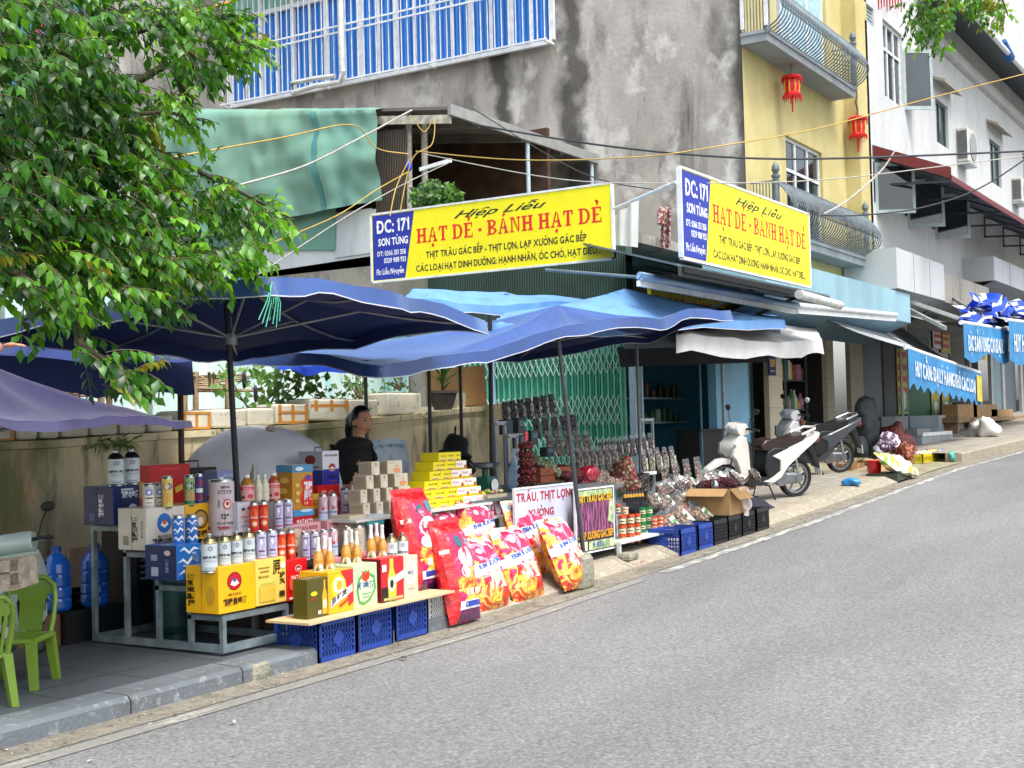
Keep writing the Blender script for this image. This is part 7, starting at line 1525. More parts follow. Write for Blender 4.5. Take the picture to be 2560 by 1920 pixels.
def bagmat(n,cols,sc):
    if n in MATS: return MATS[n]
    m,nn,b = new_mat(n);L = nn.links;tc = nn.nodes.new('ShaderNodeTexCoord');z = nn.nodes.new('ShaderNodeTexNoise');z.inputs['Scale'].default_value = sc;z.inputs['Distortion'].default_value = 1.2;z.inputs['Detail'].default_value = 1.5;L.new(tc.outputs['Object'],z.inputs['Vector'])
    cr = nn.nodes.new('ShaderNodeValToRGB');cr.color_ramp.interpolation = 'CONSTANT';e = cr.color_ramp.elements;e[0].color = lin(cols[0]);e[0].position = 0;e[1].position = .42;e[1].color = lin(cols[1])
    for i,c in enumerate(cols[2:]): q = e.new(.50+.07*i);q.color = lin(c)
    L.new(z.outputs[0],cr.inputs[0]);L.new(cr.outputs[0],b.inputs['Base Color']);b.inputs['Roughness'].default_value = .28;b.inputs['Coat Weight'].default_value = .5
    n2 = nn.nodes.new('ShaderNodeTexNoise');n2.inputs['Scale'].default_value = 17;n2.inputs['Distortion'].default_value = 1;L.new(tc.outputs['Object'],n2.inputs['Vector']);bp = nn.nodes.new('ShaderNodeBump');bp.inputs['Strength'].default_value = .55;bp.inputs['Distance'].default_value = .02;L.new(n2.outputs[0],bp.inputs['Height']);L.new(bp.outputs[0],b.inputs['Normal'])
    MATS[n] = m;return m
MAG = bagmat('bag_magenta',['#b80f48','#c8144f','#d0205a','#e890a4'],7);SNK = bagmat('bag_snack',['#c83a1a','#e08a2a','#e8b448','#d83a1e','#a8221a'],8);CLD = bagmat('bag_cloud',['#e6dcb4','#efe8c8','#7fc0c8','#efe8c8'],18);YFR = bagmat('bag_yellow',['#e8b03a','#f0c85a','#e89a3a','#d8185c'],9);REDB = bagmat('bag_red',['#b80e18','#d21420','#e02a2a','#d21420'],7);PEACH = bagmat('bag_peach',['#e8c4a4','#efd8c4','#e07a5a','#d8185c'],6)
BLL = pm('#1c4f9e');
def snack(px,py,w,h,v,lean,lab,red=False,th=.25,yaw=0,z=None):
    """px, py = middle of the foot of the bag; leans back by 'lean' radians"""
    p = Pv(px,py,v);z = max(gz(p.x)+.01,p.z) if z is None else z
    Rv = V((math.cos(yaw),math.sin(yaw),0))*w;bk = V((-math.sin(yaw),math.cos(yaw),0));Uv = (V((0,0,1))*math.cos(lean)+bk*math.sin(lean))*h
    O = V((p.x,p.y,z))-Rv*.5+bk*th*.3;sd = px*.01
    t = thing('snack_sack',lab,'snack bag',(p.x,p.y,z),'big snack sacks leaning at the stall');mb = MB()
    if red:
        def mf(x,y,s):
            if s < 0 or x < .22: return REDB
            if y < .12: return bagmat('bag_purple',['#5a1e5a','#7a2a6a','#5a1e5a'],8)
            if y < .2: return pm('#e8e4ea',.3,.4)
            if y < .3: return YFR
            return SNK if (.3 < y < .5 and x > .5) or (y < .42) else REDB if y > .86 else MAG
    else:
        def mf(x,y,s):
            if s < 0: return SNK
            if y > .9-.05*math.sin(x*14+sd): return CLD
            if .5 < y-(x-.5)*.1 < .64: return pm('#e9e4ec',.3,.4)
            if y > .6: return YFR if (x < .2-(y-.6)*.5) else MAG
            if y < .2: return SNK
            e = ((x-.52)/.3)**2+((y-.38)/.13)**2
            return PEACH if e < 1 else (YFR if x < .14 else MAG if x > .7 or y > .44 else REDB if y > .3 else SNK)
    f = pillow(mb,O,Rv,Uv,th,mf,20,26,crum=.022,seed=sd,crimp=.05,n=bk*-1 if False else None)
    if red:
        f.ell(.45,.76,.12,pm('#3a5a6a',.2,.6));f.ell(.75,.8,.12,pm('#4a7a8a',.2,.6));f.rect(.3,.135,.97,.185,pm('#2a3f9a'),6)
        f.ell(.55,.6,.24,pm('#f0eeea',.3,.5),.10);f.poly([(.02,.66),(.16,.66),(.16,.7),(.02,.7)],pm('#f0c8c0'));f.ell(.42,.46,.14,pm('#efe4e0',.3,.4),.06)
        for k in range(4): f.rect(.34+k*.15,.24,.44+k*.15,.3,pm('#f4e8c8'))
    else:
        f.text('BIM KUÔNG',.52,.54,.062,BLL,.74,.035,rise=.1)
        for (x,y) in ((.3,.78),(.66,.82)): f.ell(x,y,.07,pm('#d8c8d4'),.04)
        for (x,y,c) in ((.2,.3,'#f2cf4a'),(.8,.34,'#e8742a'),(.42,.14,'#f0b83a'),(.7,.16,'#d2381e'),(.6,.4,'#f0d090')): f.poly([(x-.09,y-.03),(x-.04,y+.035),(x+.1,y+.02),(x+.07,y-.035)],pm(c))
        if px > 1400 or px < 1320: f.poly([(.8,.02),(.97,.06),(.93,.14),(.78,.12)],pm('#d2dcb8'))
    mb.build('bag',t)
    return t
snack(1140,1330,.44,.50,.5,.25,'pink snack sack standing behind, between the two tall red sacks',z=.42)
snack(1225,1350,.48,.58,.45,.22,'pink snack sack in the back row, second from the left',z=.38)
snack(1372,1440,.58,.74,.24,.36,'large pink snack sack at the back with two yellow panels',th=.22)
snack(1425,1432,.44,.66,.34,.36,'pink snack sack half hidden behind the large one at the back')
snack(1088,1492,.44,.82,.10,.22,'tall red snack sack, the farther back of the two',red=True,z=.32)
snack(1258,1530,.48,.64,-.03,.36,'pink snack sack in front, just right of the nearer red sack')
snack(1345,1514,.50,.68,-.05,.38,'pink snack sack in front, middle of the row')
snack(1184,1556,.42,.82,-.12,.24,'tall red snack sack, the nearer of the two on the road edge',red=True)
snack(1462,1472,.46,.68,-.15,.42,'pink snack sack leaning alone against the stone block',yaw=.0)
crate(9.0,.12,gz(9)+.01,.36,.36,.27,'#17191d','black crate behind the pink snack sacks, left of two',cl,False);crate(9.5,.12,gz(9.5)+.01,.4,.36,.27,'#17191d','black crate behind the pink snack sacks, right of two',cl,False)
sw = thing('low_shelf','low white metal shelf holding jars and nut bags beyond the poster','shelf',(11.75,.2,.25));zl = .40
mb = MB();mb.pbx((11.72,.22,zl-.025),(1.62,0,.03),(0,.75,0),(0,0,.025),TBW);mb.pbx((11.72,.97,zl),(1.62,0,.03),(0,.02,0),(0,0,.3),TBW);mb.build('shelf_board',sw)
for x in (11.72,13.28):
    for y in (.23,.93): mb = MB();mb.box(x,x+.035,y,y+.035,gz(x)+.10,zl-.026+(.03 if x > 12 else 0),TBW);mb.build('leg',sw)
ORL = pm('#d8481e',.35);GRL = pm('#147a3c',.35)
def jar(px,py,w,h,v,lidc,bodyc,lab,grp,lk=.2):
    c = Pv(px,py,v);s = scl(c);r = w*s/2;hh = h*s;t = thing('jar',lab,'jar',tuple(c),grp);B_ = mat('jar_'+bodyc.strip('#'),bodyc,.2,coat=.5,var=.3,scale=30);mb = MB();mb.lathe(c,[(r*.9,0),(r,hh*.06),(r,hh*(.94-lk)),(r*.9,hh*(1-lk))],14,B_)
    fc = cyl_face(mb,c,r,c.z+hh*.1,c.z+hh*.66,camaz(c.x,v),1.9);fc.rect(.05,.1,.95,.95,pm('#d8cfae'),5);fc.rect(.2,.4,.8,.6,pm('#3a3430'),4);mb.build('jar',t)
    l = MB();l.lathe(c,[(r*1.02,hh*(1-lk)),(r*1.02,hh),(0,hh)],14,pm(lidc,.35));l.build('lid',t)
for r_,yb in enumerate((1360,1337,1312)):
    for i,x in enumerate((1556,1577,1595)): jar(x,yb-(i*2),21 if i < 2 else 15,24,.34,'#d8481e','#9a6a44','orange lidded jar, %s layer up, %s from the left' % (ORD[r_],ORD[i]),'orange lidded jars')
jar(1563,1287,18,19,.36,'#cfc0a0','#a9744c','single jar with cream lid on top of the orange lidded ones','orange lidded jars');jar(1545,1284,16,24,.42,'#d8481e','#5a4038','dark jar with orange lid beside the poster edge','orange lidded jars')
for r_,yb in enumerate((1345,1325,1306,1287)):
    for i in range(2): jar(1607+i*17,yb-i*2,17,18,.42+.02*r_,'#147a3c','#4a8a4c','green lidded tub, %s layer up, %s of two' % (ORD[r_],['left','right'][i]),'green lidded tubs',.35)
for r_ in range(5):
    for i in range(2): jar(1636+i*15,1340-i*3-r_*9.5,16,9,.38,'#e0401c','#d23a1c','orange red tub, %s layer up, %s of two' % (ORD[r_],['left','right'][i]),'orange red tubs',.5)
for i in range(7):
    c = Pv(1562+i*7.2,1256-i*.6,.5);t = thing('sauce_bottle','small dark sauce bottle with yellow band, %s from the left in its row' % ORD[i],'bottle',tuple(c),'dark sauce bottles');mb = MB();mb.lathe(c,[(.02,0),(.021,.05),(.021,.05,pm('#c79a3a')),(.021,.085,pm('#c79a3a')),(.015,.1),(.008,.12),(.01,.13),(0,.13)],10,pm('#1f1a18'));mb.build('bottle',t)
# nut bags
NUT = nutmat('macadamia','#b58a60','#3c2412',26,1.2,.35);CHN = nutmat('chestnut','#7a3a24','#1f0d08',28,1.2,.25);PAL = nutmat('pale_nut','#c4b094','#6a4a34',24,1.2,.35,'#8a3a3a');FILM = film('clear_film','#eef2f6',.07,.3);MUSH = nutmat('dried_mushroom','#6a5044','#1a100c',30,1.2,.5,'#8a7464');DMUSH = nutmat('dark_mushroom','#33221f','#0c0808',46,1.2,.5);REDD = nutmat('dates','#6a1420','#1c0408',48,1.4,.12)
def nutbag(px,py,w,h,v,rot,m_,lab,labc='#c4d6b4',grp='clear bags of nuts',th=.11,lean=1.0,fz=.82,kk=1.0):
    p = Pv(px,py,v);s = scl(p)*kk;w *= s;h *= s;cR = V((math.cos(rot),0,math.sin(rot)));up = (V((-math.sin(rot),0,math.cos(rot)))*math.cos(lean)+V((0,1,0))*math.sin(lean));t = thing('nut_bag',lab,'bag',tuple(p),grp)
    mb = MB();O = p-cR*w*.5-up*h*.5
    pillow(mb,O+cR*w*.06+up*h*.02,cR*w*.88,up*h*fz,th*.92,lambda x,y,s_: m_,10,12,seed=px,crimp=0,crum=.02);mb.build('contents',t)
    mb = MB();f = pillow(mb,O,cR*w,up*h,th,lambda x,y,s_: FILM,10,12,seed=px,crum=.02);mb.build('film',t)
    lb = MB();f.mb = lb;
    for k in range(4): f.poly([(.45+.1*k,.16),(.55+.1*k,.16),(.55+.1*k,.62),(.45+.1*k,.62)],pm(labc))
    f.k += 1;f.rect(.5,.4,.8,.52,pm('#5a8a5c'),2);lb.build('label',t)
nb = [(1672,1312,40,58,.34,.25,NUT),(1704,1296,40,60,.36,.35,NUT),(1728,1322,58,40,.24,.1,NUT),(1752,1290,44,52,.3,.5,NUT),(1718,1268,60,44,.5,.5,PAL),(1760,1262,56,44,.48,.5,PAL),(1782,1296,34,46,.26,.35,PAL),(1700,1250,44,34,.62,.2,MUSH),(1660,1255,40,44,.6,.1,MUSH),(1630,1250,36,40,.66,-.2,MUSH),(1740,1238,50,30,.7,.1,CHN),(1785,1226,44,36,.75,.2,MUSH),(1800,1290,30,44,.22,.15,CHN)]
for i,(x,y,w,h,v,r,m_) in enumerate(nb): nutbag(x,y,w,h,v,r,m_,'%s clear bag of %s in the nut bag heap from the front left' % (ORD[i % 10] if i < 10 else ['eleventh','twelfth','thirteenth'][i-10],{NUT: 'round nuts',PAL: 'pale mixed nuts',MUSH: 'dried mushrooms',CHN: 'dark nuts'}[m_]),'#d4dec8' if m_ is not PAL else '#cfd0e2',lean=.75,kk=1.45,th=.15)
for i in range(40):
    x = 1650+rt.random()*235;y = 1176+(1900-x)*.11+rt.random()*38;
    nutbag(x,y,rt.uniform(34,46),rt.uniform(26,40),.75+rt.random()*.45,rt.uniform(-.7,.7),rt.choice([MUSH,MUSH,CHN,PAL,NUT]),'crumpled clear packet with white label lying in the glossy heap behind the nut bags',rt.choice(['#e4e6ee','#dfe0ea','#c4d6b4']),'crumpled packets in the glossy heap',lean=rt.uniform(.6,1.2),fz=.7,kk=1.25)
mb = MB();a = Pv(1640,1260,.6);b = Pv(1895,1225,.6);mb.grid(lambda i,j: V((a.x+(b.x-a.x)*i,.35+j*1.1,.30+.28*math.sin(min(1,j*1.5)*1.5)+.05*mnoise.noise(V((i*9,j*9,0)))+.12*i)),24,12,mat('dark_cloth',''));tag(mb.build('table_cover',loc=(a.x,.4,.4)),'dark cover sloping under the heap of nut bags','cover')
# standing packet rows on wire racks
def packrow(x0,y0,x1,y1,n,w,h,v,m_,lab,grp,labc='#bdb2ac',lean=.12,film_=True):
    for i in range(n):
        f = (i+.5)/n;nutbag(x0+(x1-x0)*f,y0+(y1-y0)*f,w,h,v+rt.uniform(-.03,.03),rt.uniform(-.06,.06),m_,'%s %s' % (lab,ORD[i]+' from the left' if n <= 10 else 'in the row'),labc,grp,.06,lean)
packrow(1255,1028,1390,1006,7,34,66,2.0,DMUSH,'dark clear packet on the top row of the mushroom rack,','packets on the mushroom rack','#9a948e')
packrow(1330,1068,1445,1056,5,34,62,1.9,DMUSH,'brown packet on the second row of the mushroom rack,','packets on the mushroom rack','#5a4a40')
packrow(1362,1110,1480,1108,5,36,66,1.8,MUSH,'glossy packet on the third row of the mushroom rack,','packets on the mushroom rack','#4a4440')
packrow(1496,1124,1635,1108,9,21,54,1.5,DMUSH,'dark packet with pink label on the long wire rack,','packets on the wire rack','#b89aa4')
packrow(1440,1150,1545,1140,6,27,60,1.35,MUSH,'brown packet with pale label below the long wire rack,','packets on the wire rack','#8a8078')
packrow(1602,1155,1690,1146,5,25,64,1.35,MUSH,'clear packet standing right of the pole,','packets on the wire rack','#a9b89a')
packrow(1650,1196,1760,1176,4,38,74,1.25,MUSH,'large clear packet of dried mushrooms standing above the heap,','large mushroom packets','#4a4038')
for i,(x,y,w_,h_) in enumerate(((1282,1068,30,38),(1312,1064,30,38),(1318,1104,36,34),(1346,1094,34,36),(1385,1130,34,24))):
    a = Pv(x-w_/2,y+h_/2,1.7);s = scl(a);t = thing('dark_box','dark teal packet printed SCO in the stack left of the garland, %s one' % ORD[i],'packet',tuple(a),'dark teal packets');mb = MB();mb.rbox(a.x,a.x+w_*s,1.7,1.8,a.z,a.z+h_*s,pm('#16303c'),.005);fc = flat_face(mb,a,(w_*s,0,0),(0,0,h_*s))
    if i: fc.text('SCO',.55,.5,.3,pm('#7fa6ba'),.6)
    mb.build('packet',t)
wr = thing('wire_rack','thin grey wire display rack standing behind the packets','rack',(12.6,1.6,.3));
for (x,y0,y1,v) in ((1238,1058,1150,1.6),(1262,1058,1150,1.6),(1270,1090,1160,1.5),(1292,1090,1160,1.5),(1600,1050,1160,1.9),(1632,1050,1160,1.9),(1620,1182,1215,1.5)):
    a = Pv(x,y0,v);mb = MB();mb.box(a.x,a.x+.03,v,v+.03,pz(a.x),a.z,mat('rack_grey','#9aa4aa',.4,.4));mb.build('upright',wr)
for (x0,x1,y,v) in ((1237,1266,1058,1.6),(1269,1297,1090,1.5),(1600,1636,1050,1.9),(1603,1642,1185,1.3)): a = Pv(x0,y,v);b = Pv(x1,y,v);mb = MB();mb.box(a.x,b.x,v,v+.03,a.z-.02,a.z+.02,MATS['rack_grey'] if v != 1.3 else TBW);mb.build('crossbar',wr)
for (x,y,rx,rz,m_,lab) in ((1410,1190,.14,.07,nutmat('redherb','#8a1a2a','#3a0a10',40),'heap of red dried fruit beside the wooden box'),(1462,1196,.1,.08,pm('#b8283a',.2,.6),'red wrapped packet in the tray behind the leaning pole'),(1505,1200,.13,.07,nutmat('jelly','#b8b4b0','#7a5a4a',34,.8,.2),'clear tubs heaped behind the leaning pole'),(1545,1188,.1,.14,PAL,'upright pale packet of dried slices right of the tubs'),(1480,1218,.22,.05,nutmat('darkgoods','#8f8578','#15110f',26),'dark glossy sweets spread along the poster top'),(1590,1205,.16,.09,nutmat('shade_goods','#7a7468','#1d1916',30),'shaded packets between the poster and the heap')):
    p = Pv(x,y,.8);mb = MB();mb.ell(p,rx,.14,rz,m_,14,8,jit=2);tag(mb.build('dried_goods',loc=tuple(p)),lab,'dried goods')
a = Pv(1443,1222,.34);b = Pv(1545,1222,.34);mb = MB();mb.box(a.x,b.x+.1,.34,1.2,a.z-.03,a.z,mat('counter_grey',''));mb.box(b.x+.02,b.x+.06,.4,.44,gz(b.x)+.1,a.z-.03,RK);mb.box(b.x+.02,b.x+.06,1.1,1.14,pz(b.x),a.z-.03,RK);tag(mb.build('side_counter',loc=(a.x,.34,a.z)),'grey counter top over the dark meat poster','counter')
for i,(x,c,lab) in enumerate(((12.62,BLC,'blue crate under the nut bags, left of two'),(13.08,BLC,'blue crate under the nut bags, right of two'),(13.50,'#15181c','black crate next to the blue ones at the right end, first of four'),(13.92,'#15181c','second black crate of four at the right end'),(14.34,'#15181c','third black crate of four at the right end'),(14.80,'#15181c','last black crate of four at the right end, nothing on it'))): crate(x,-.03,gz(x)+.01,.40,.38,.27,c,lab,'crates at the right end of the stall',i != 2)
p = Pv(1836,1308,-.02);zb = gz(14)+.285;w_,d_,h_ = .44,.52,.30;x0 = p.x-.12;cb = thing('cardboard_box','open cardboard box lined with plastic and heaped with dark red dates','box',(x0,-.02,zb));CRD = mat('cardboard','');mb = MB()
for q in ((x0,x0+w_,-.02,-.015),(x0,x0+w_,d_-.025,d_-.02),(x0,x0+.006,-.015,d_-.025),(x0+w_-.006,x0+w_,-.015,d_-.025)): mb.box(q[0],q[1],q[2],q[3],zb,zb+h_,CRD)
mb.box(x0+.006,x0+w_-.006,-.015,d_-.025,zb,zb+.006,CRD);mb.build('carton',cb)
fl_ = MB();fl_.pbx((x0,-.02,zb+h_),(w_,0,0),(0,-.12,-.12),(0,.004,.004),CRD);fl_.build('flap',cb);fl_ = MB();fl_.pbx((x0,0,zb+h_),(-.13,0,-.08),(0,d_-.04,0),(0,0,.005),CRD);fl_.build('flap',cb)
mb = MB();LIN2 = film('box_liner','#e8d8cc',.5,.3)
def liner(i,j): x = x0+w_*.55+w_*.55*i;y = -.03-.05*j-.02*math.sin(i*15);return V((x+.02*math.sin(j*9),y,zb+h_+.01-j*.34*(.5+.5*math.sin(i*2.6+.3))))
mb.grid(liner,16,12,LIN2);mb.grid(lambda i,j: V((x0+w_+.01+.05*j,-.03+i*d_,zb+h_+.01-j*.26*(.6+.4*math.sin(i*3)))),12,8,LIN2);mb.build('liner',cb)
t = MB();t.ell((x0+w_*.62,d_*.5,zb+h_+.0),w_*.42,d_*.46,.10,REDD,18,9,jit=1)
for k in range(90): a = rt.uniform(0,6.28);r = rt.random()**.5;t.ell((x0+w_*.62+w_*.4*r*math.cos(a),d_*.5+d_*.44*r*math.sin(a),zb+h_+.095*math.sqrt(1-r*r*.9)),.018,.013,.012,mat('date_skin','#4c0d16',.12,var=.3,scale=20),6,4)
tag(t.build('dates',loc=(x0,.2,zb+h_)),'heap of dark red dates in the open cardboard box','dates')
mb = MB();mb.ell((x0+.1,.2,zb+h_+.03),.035,.05,.07,mat('steel',''),10,6);tag(mb.build('scoop',loc=(x0+.1,.2,zb+h_)),'metal scoop standing in the open box of dates','scoop')
SKIN = mat('skin','#b98468',.5,var=.08,scale=9);HAIR = mat('hair','#0c0a0b',.35,var=.3,scale=60);BLKC = mat('black_shirt','#0d0e12',.9,bump=.3,bscale=14);TRS = mat('trousers','#20222a',.9)
def skinned(name,verts,edges,par,m_,root=0,sub=2):
    """verts: (x, y, z, radius) joints joined by edges, grown into one smooth surface"""
    me = bpy.data.meshes.new(name);L = WL[par.name];me.from_pydata([(a-L.x,b-L.y,c-L.z) for a,b,c,r in verts],edges,[]);o = bpy.data.objects.new(name,me);COL.objects.link(o)
    sm = o.modifiers.new('s','SKIN');sm.use_smooth_shade = True
    for i,q in enumerate(verts): me.skin_vertices[0].data[i].radius = (q[3],q[3]) if not isinstance(q[3],tuple) else q[3]
    me.skin_vertices[0].data[root].use_root = True;o.modifiers.new('d','SUBSURF').levels = sub
    m2 = bpy.data.meshes.new_from_object(o.evaluated_get(bpy.context.evaluated_depsgraph_get()));m2.materials.clear();m2.materials.append(m_)
    for p in m2.polygons: p.use_smooth = True;p.material_index = 0
    o.modifiers.clear();o.data = m2;bpy.data.meshes.remove(me);o.parent = par;WL[o.name] = L;return o
def head(c,face,s,par,hairf):
    """face = unit direction the face looks; one mesh: skull, nose, lips, ears; hair, eyes and brows are parts"""
    c = V(c);f = V(face).normalized();r = f.cross(V((0,0,1))).normalized();u = r.cross(f);mb = MB();n,k = 24,18
    def P(x,y,z): return c+r*x*s+f*y*s+u*z*s
    vs = []
    for j in range(k+1):
        ph = math.pi*j/k
        for i in range(n):
            th = 2*math.pi*i/n;x,y,z = math.sin(ph)*math.cos(th),math.sin(ph)*math.sin(th),math.cos(ph);X,Y,Z = x*.075,y*.09,z*.115
            if z < 0: X *= 1-.28*z*z;Y *= 1-.12*(-z) if y > 0 else 1-.35*(-z)
            if y > .3:
                Y += .022*math.exp(-((X/.014)**2+((Z+.012)/.022)**2)) + .007*math.exp(-((X/.024)**2+((Z+.056)/.010)**2)) + .006*math.exp(-((X/.03)**2+((Z+.09)/.02)**2)) - .007*math.exp(-(((abs(X)-.032)/.016)**2+((Z-.012)/.012)**2)) + .006*math.exp(-(((abs(X)-.045)/.02)**2+((Z+.025)/.02)**2))
            vs.append(P(X,Y,Z))
    mb.mesh(vs,[(j*n+i,j*n+(i+1) % n,(j+1)*n+(i+1) % n,(j+1)*n+i) for j in range(k) for i in range(n)],SKIN,True)
    for sd in (1,-1): mb.ell(P(sd*.076,-.005,-.01),.012*s,.018*s,.028*s,SKIN,8,6)
    mb.build('head',par)
    e = MB()
    for sd in (1,-1): e.ell(P(sd*.031,.079,.012),.013*s,.009*s,.005*s,mat('eye_dark','#1a1210',.2),8,5);e.pbx(P(sd*.031-.018,.084,.033),r*.036*s,f*.003*s,u*.005*s,HAIR)
    e.build('eyes',par)
    l = MB();l.ell(P(0,.088,-.056),.022*s,.007*s,.006*s,mat('lips','#8f4a44',.5),10,5);l.build('mouth',par)
    h = MB();vs = []
    for j in range(13):
        ph = math.pi*.62*j/12
        for i in range(n):
            th = 2*math.pi*i/n;x,y,z = math.sin(ph)*math.cos(th),math.sin(ph)*math.sin(th),math.cos(ph);k_ = 1.0
            if y > .25 and z < .62: k_ = .82
            vs.append(P(x*.086*k_,y*.102*k_-.008,z*.128+.004))
    h.mesh(vs,[(j*n+i,j*n+(i+1) % n,(j+1)*n+(i+1) % n,(j+1)*n+i) for j in range(12) for i in range(n)],HAIR,True)
    if hairf: h.tube([P(-.01,-.085,.05),P(.0,-.125,.0),P(.0,-.13,-.08),P(.0,-.115,-.18),P(.0,-.10,-.27)],[.035*s,.045*s,.038*s,.028*s,.01],9,HAIR)
    h.build('hair',par)
def hand(w,d,pn,s,par_mb,m_,curl=.5):
    """w wrist point, d finger direction, pn palm normal; five tapered bent fingers on a palm"""
    w,d,pn = V(w),V(d).normalized(),V(pn).normalized();sd = d.cross(pn).normalized();pl = w+d*.05*s
    par_mb.ell(pl,.045*s,.045*s,.02*s,m_,10,6,Matrix((sd,d,pn)).transposed())
    for k,(o,L_) in enumerate(((-.03,.062),(-.01,.075),(.011,.078),(.03,.07))):
        b = w+d*.085*s+sd*o*s;p = [b-d*.02*s];dd = d.copy()
        for q in range(4): p.append(p[-1]+dd*L_*s/3.2);dd = (dd+pn*curl*.45).normalized()
        par_mb.tube(p,[.0095*s,.009*s,.0085*s,.008*s,.006*s],6,m_)
    b = w+d*.03*s-sd*.035*s;par_mb.tube([b,b+(d*.5-sd*.8).normalized()*.03*s,b+(d*.8-sd*.6).normalized()*.058*s],[.012*s,.011*s,.008*s],6,m_)
hx = Pv(903,1054,1.5);hp = V((hx.x,1.5,hx.z));gr = pz(hx.x);wo = thing('person','woman in black shirt with tied black hair standing behind the stall, looking right','person',(hx.x-.05,1.55,gr))
sx = hp.x-.13;sy = 1.52;sh_z = hp.z-.205
bx_,by_ = RIGHT.x,RIGHT.y
def Q(r,f,z): return (sx+RIGHT.x*r+FWD.x*f,sy+RIGHT.y*r+FWD.y*f,z)
vs = [Q(0,0,gr+.88)+(.17,),Q(0,0,gr+1.08)+(.17,),Q(0,0,sh_z-.16)+(.19,),Q(.02,0,sh_z-.05)+(.14,),Q(.08,0,sh_z+.05)+(.06,),(hp.x-RIGHT.x*.03,hp.y-RIGHT.y*.03,hp.z-.07,.055),
      Q(-.10,.06,sh_z-.06)+(.075,),Q(-.15,.02,sh_z-.32)+(.05,),Q(.0,-.10,sh_z-.50)+(.037,),Q(.10,-.14,sh_z-.52)+(.028,),
      Q(.14,.02,sh_z-.06)+(.075,),Q(.19,.02,sh_z-.32)+(.05,),Q(.25,-.14,sh_z-.48)+(.037,),Q(.30,-.22,sh_z-.50)+(.028,),
      Q(-.08,0,gr+.80)+(.10,),Q(-.09,0,gr+.45)+(.065,),Q(-.09,.03,gr+.08)+(.045,),Q(-.06,-.10,gr+.03)+(.035,),Q(.08,0,gr+.80)+(.10,),Q(.09,0,gr+.45)+(.065,),Q(.09,.03,gr+.08)+(.045,),Q(.12,-.10,gr+.03)+(.035,)]
eg = [(0,1),(1,2),(2,3),(3,4),(4,5),(3,6),(6,7),(7,8),(8,9),(3,10),(10,11),(11,12),(12,13),(0,14),(14,15),(15,16),(16,17),(0,18),(18,19),(19,20),(20,21)]
skinned('body',vs,eg,wo,SKIN)
sv = [vs[i][:3]+(vs[i][3]+(.02 if i < 3 else .018),) for i in (0,1,2,3,6,7,10,11)];sv[1] = sv[1][:3]+(.17,);sv += [tuple(V(vs[4][:3]).lerp(V(vs[3][:3]),.1))+(.085,)];sv += [vs[8][:3]+(.05,),vs[12][:3]+(.05,)]
skinned('shirt',sv,[(0,1),(1,2),(2,3),(3,4),(4,5),(3,6),(6,7),(3,8),(5,9),(7,10)],wo,BLKC)
mb = MB();mb.ell(Q(.03,0,sh_z-.01),.19,.16,.085,BLKC,16,10);mb.build('collar',wo)
tv = [vs[i][:3]+(vs[i][3]+.018,) for i in (0,14,15,16,18,19,20)];skinned('trousers',tv,[(0,1),(1,2),(2,3),(0,4),(4,5),(5,6)],wo,TRS)
head(hp,RIGHT*.78-FWD*.62+V((0,0,-.06)),1.12,wo,True)
mb = MB();hand(vs[9][:3],RIGHT*.8-FWD*.5,(0,0,-1),1,mb,SKIN);hand(vs[13][:3],RIGHT*.7-FWD*.6,(0,0,-1),1,mb,SKIN);mb.build('hands',wo)
hd = Pd(34,864,4.6);b0 = Pd(-330,1300,4.9);gp = thing('person','hand and blue sleeve of a person reaching in at the left edge below the tree','person',(b0.x,b0.y,.0))
wri = Pd(6,866,4.6);el = Pd(-170,905,4.65);sh = Pd(-330,850,4.8);ck = V((sh.x-.18,sh.y+.1,sh.z-.05));pel = V((ck.x,ck.y,1.05));
vs = [tuple(pel)+(.14,),tuple(V((ck.x,ck.y,sh.z-.25)))+(.15,),(ck.x,ck.y,sh.z,.10),(ck.x,ck.y,sh.z+.12,.055),tuple(sh)+(.06,),tuple(el)+(.042,),tuple(wri)+(.026,),(ck.x-.2,ck.y+.05,sh.z-.05,.06),(ck.x-.25,ck.y+.05,sh.z-.35,.045),(ck.x-.2,ck.y,sh.z-.6,.03),(ck.x-.1,ck.y,.55,.07),(ck.x-.1,ck.y,.08,.045),(ck.x+.1,ck.y,.55,.07),(ck.x+.1,ck.y,.08,.045)]
eg = [(0,1),(1,2),(2,3),(2,4),(4,5),(5,6),(2,7),(7,8),(8,9),(0,10),(10,11),(0,12),(12,13)]
skinned('body',vs,eg,gp,SKIN);bs = mat('blue_shirt','#3a5fa8',.8);skinned('sleeve',[vs[i][:3]+(vs[i][3]+.018,) for i in (0,1,2,4,5,7,8)]+[tuple(wri.lerp(el,.12))+(.045,)],[(0,1),(1,2),(2,3),(3,4),(2,5),(5,6),(4,7)],gp,bs);skinned('trousers',[vs[i][:3]+(vs[i][3]+.02,) for i in (0,10,11,12,13)],[(0,1),(1,2),(0,3),(3,4)],gp,TRS)
head((ck.x,ck.y,sh.z+.28),RIGHT,1,gp,False);mb = MB();hand(wri,RIGHT+UP*.15,-UP,.5,mb,SKIN,.35);mb.build('hand',gp)
# black brimmed hat hung on the pole
q = Pv(1138,1135,1.75);ht = thing('hat','black brimmed cloth hat and bag hanging on the thin pole behind the yellow boxes','hat',tuple(q));mb = MB();mb.lathe(q,[(.17,-.02),(.18,0),(.12,.04),(.115,.14),(.09,.18),(0,.2)],18,BLKC,ax=V((.2,-.1,1)));mb.ell(q+V((-.02,0,-.12)),.15,.12,.16,BLKC,14,9,jit=2);mb.tube([q+V((0,0,.18)),q+V((.02,0,.28))],.012,5,BLKC);mb.build('hat',ht)
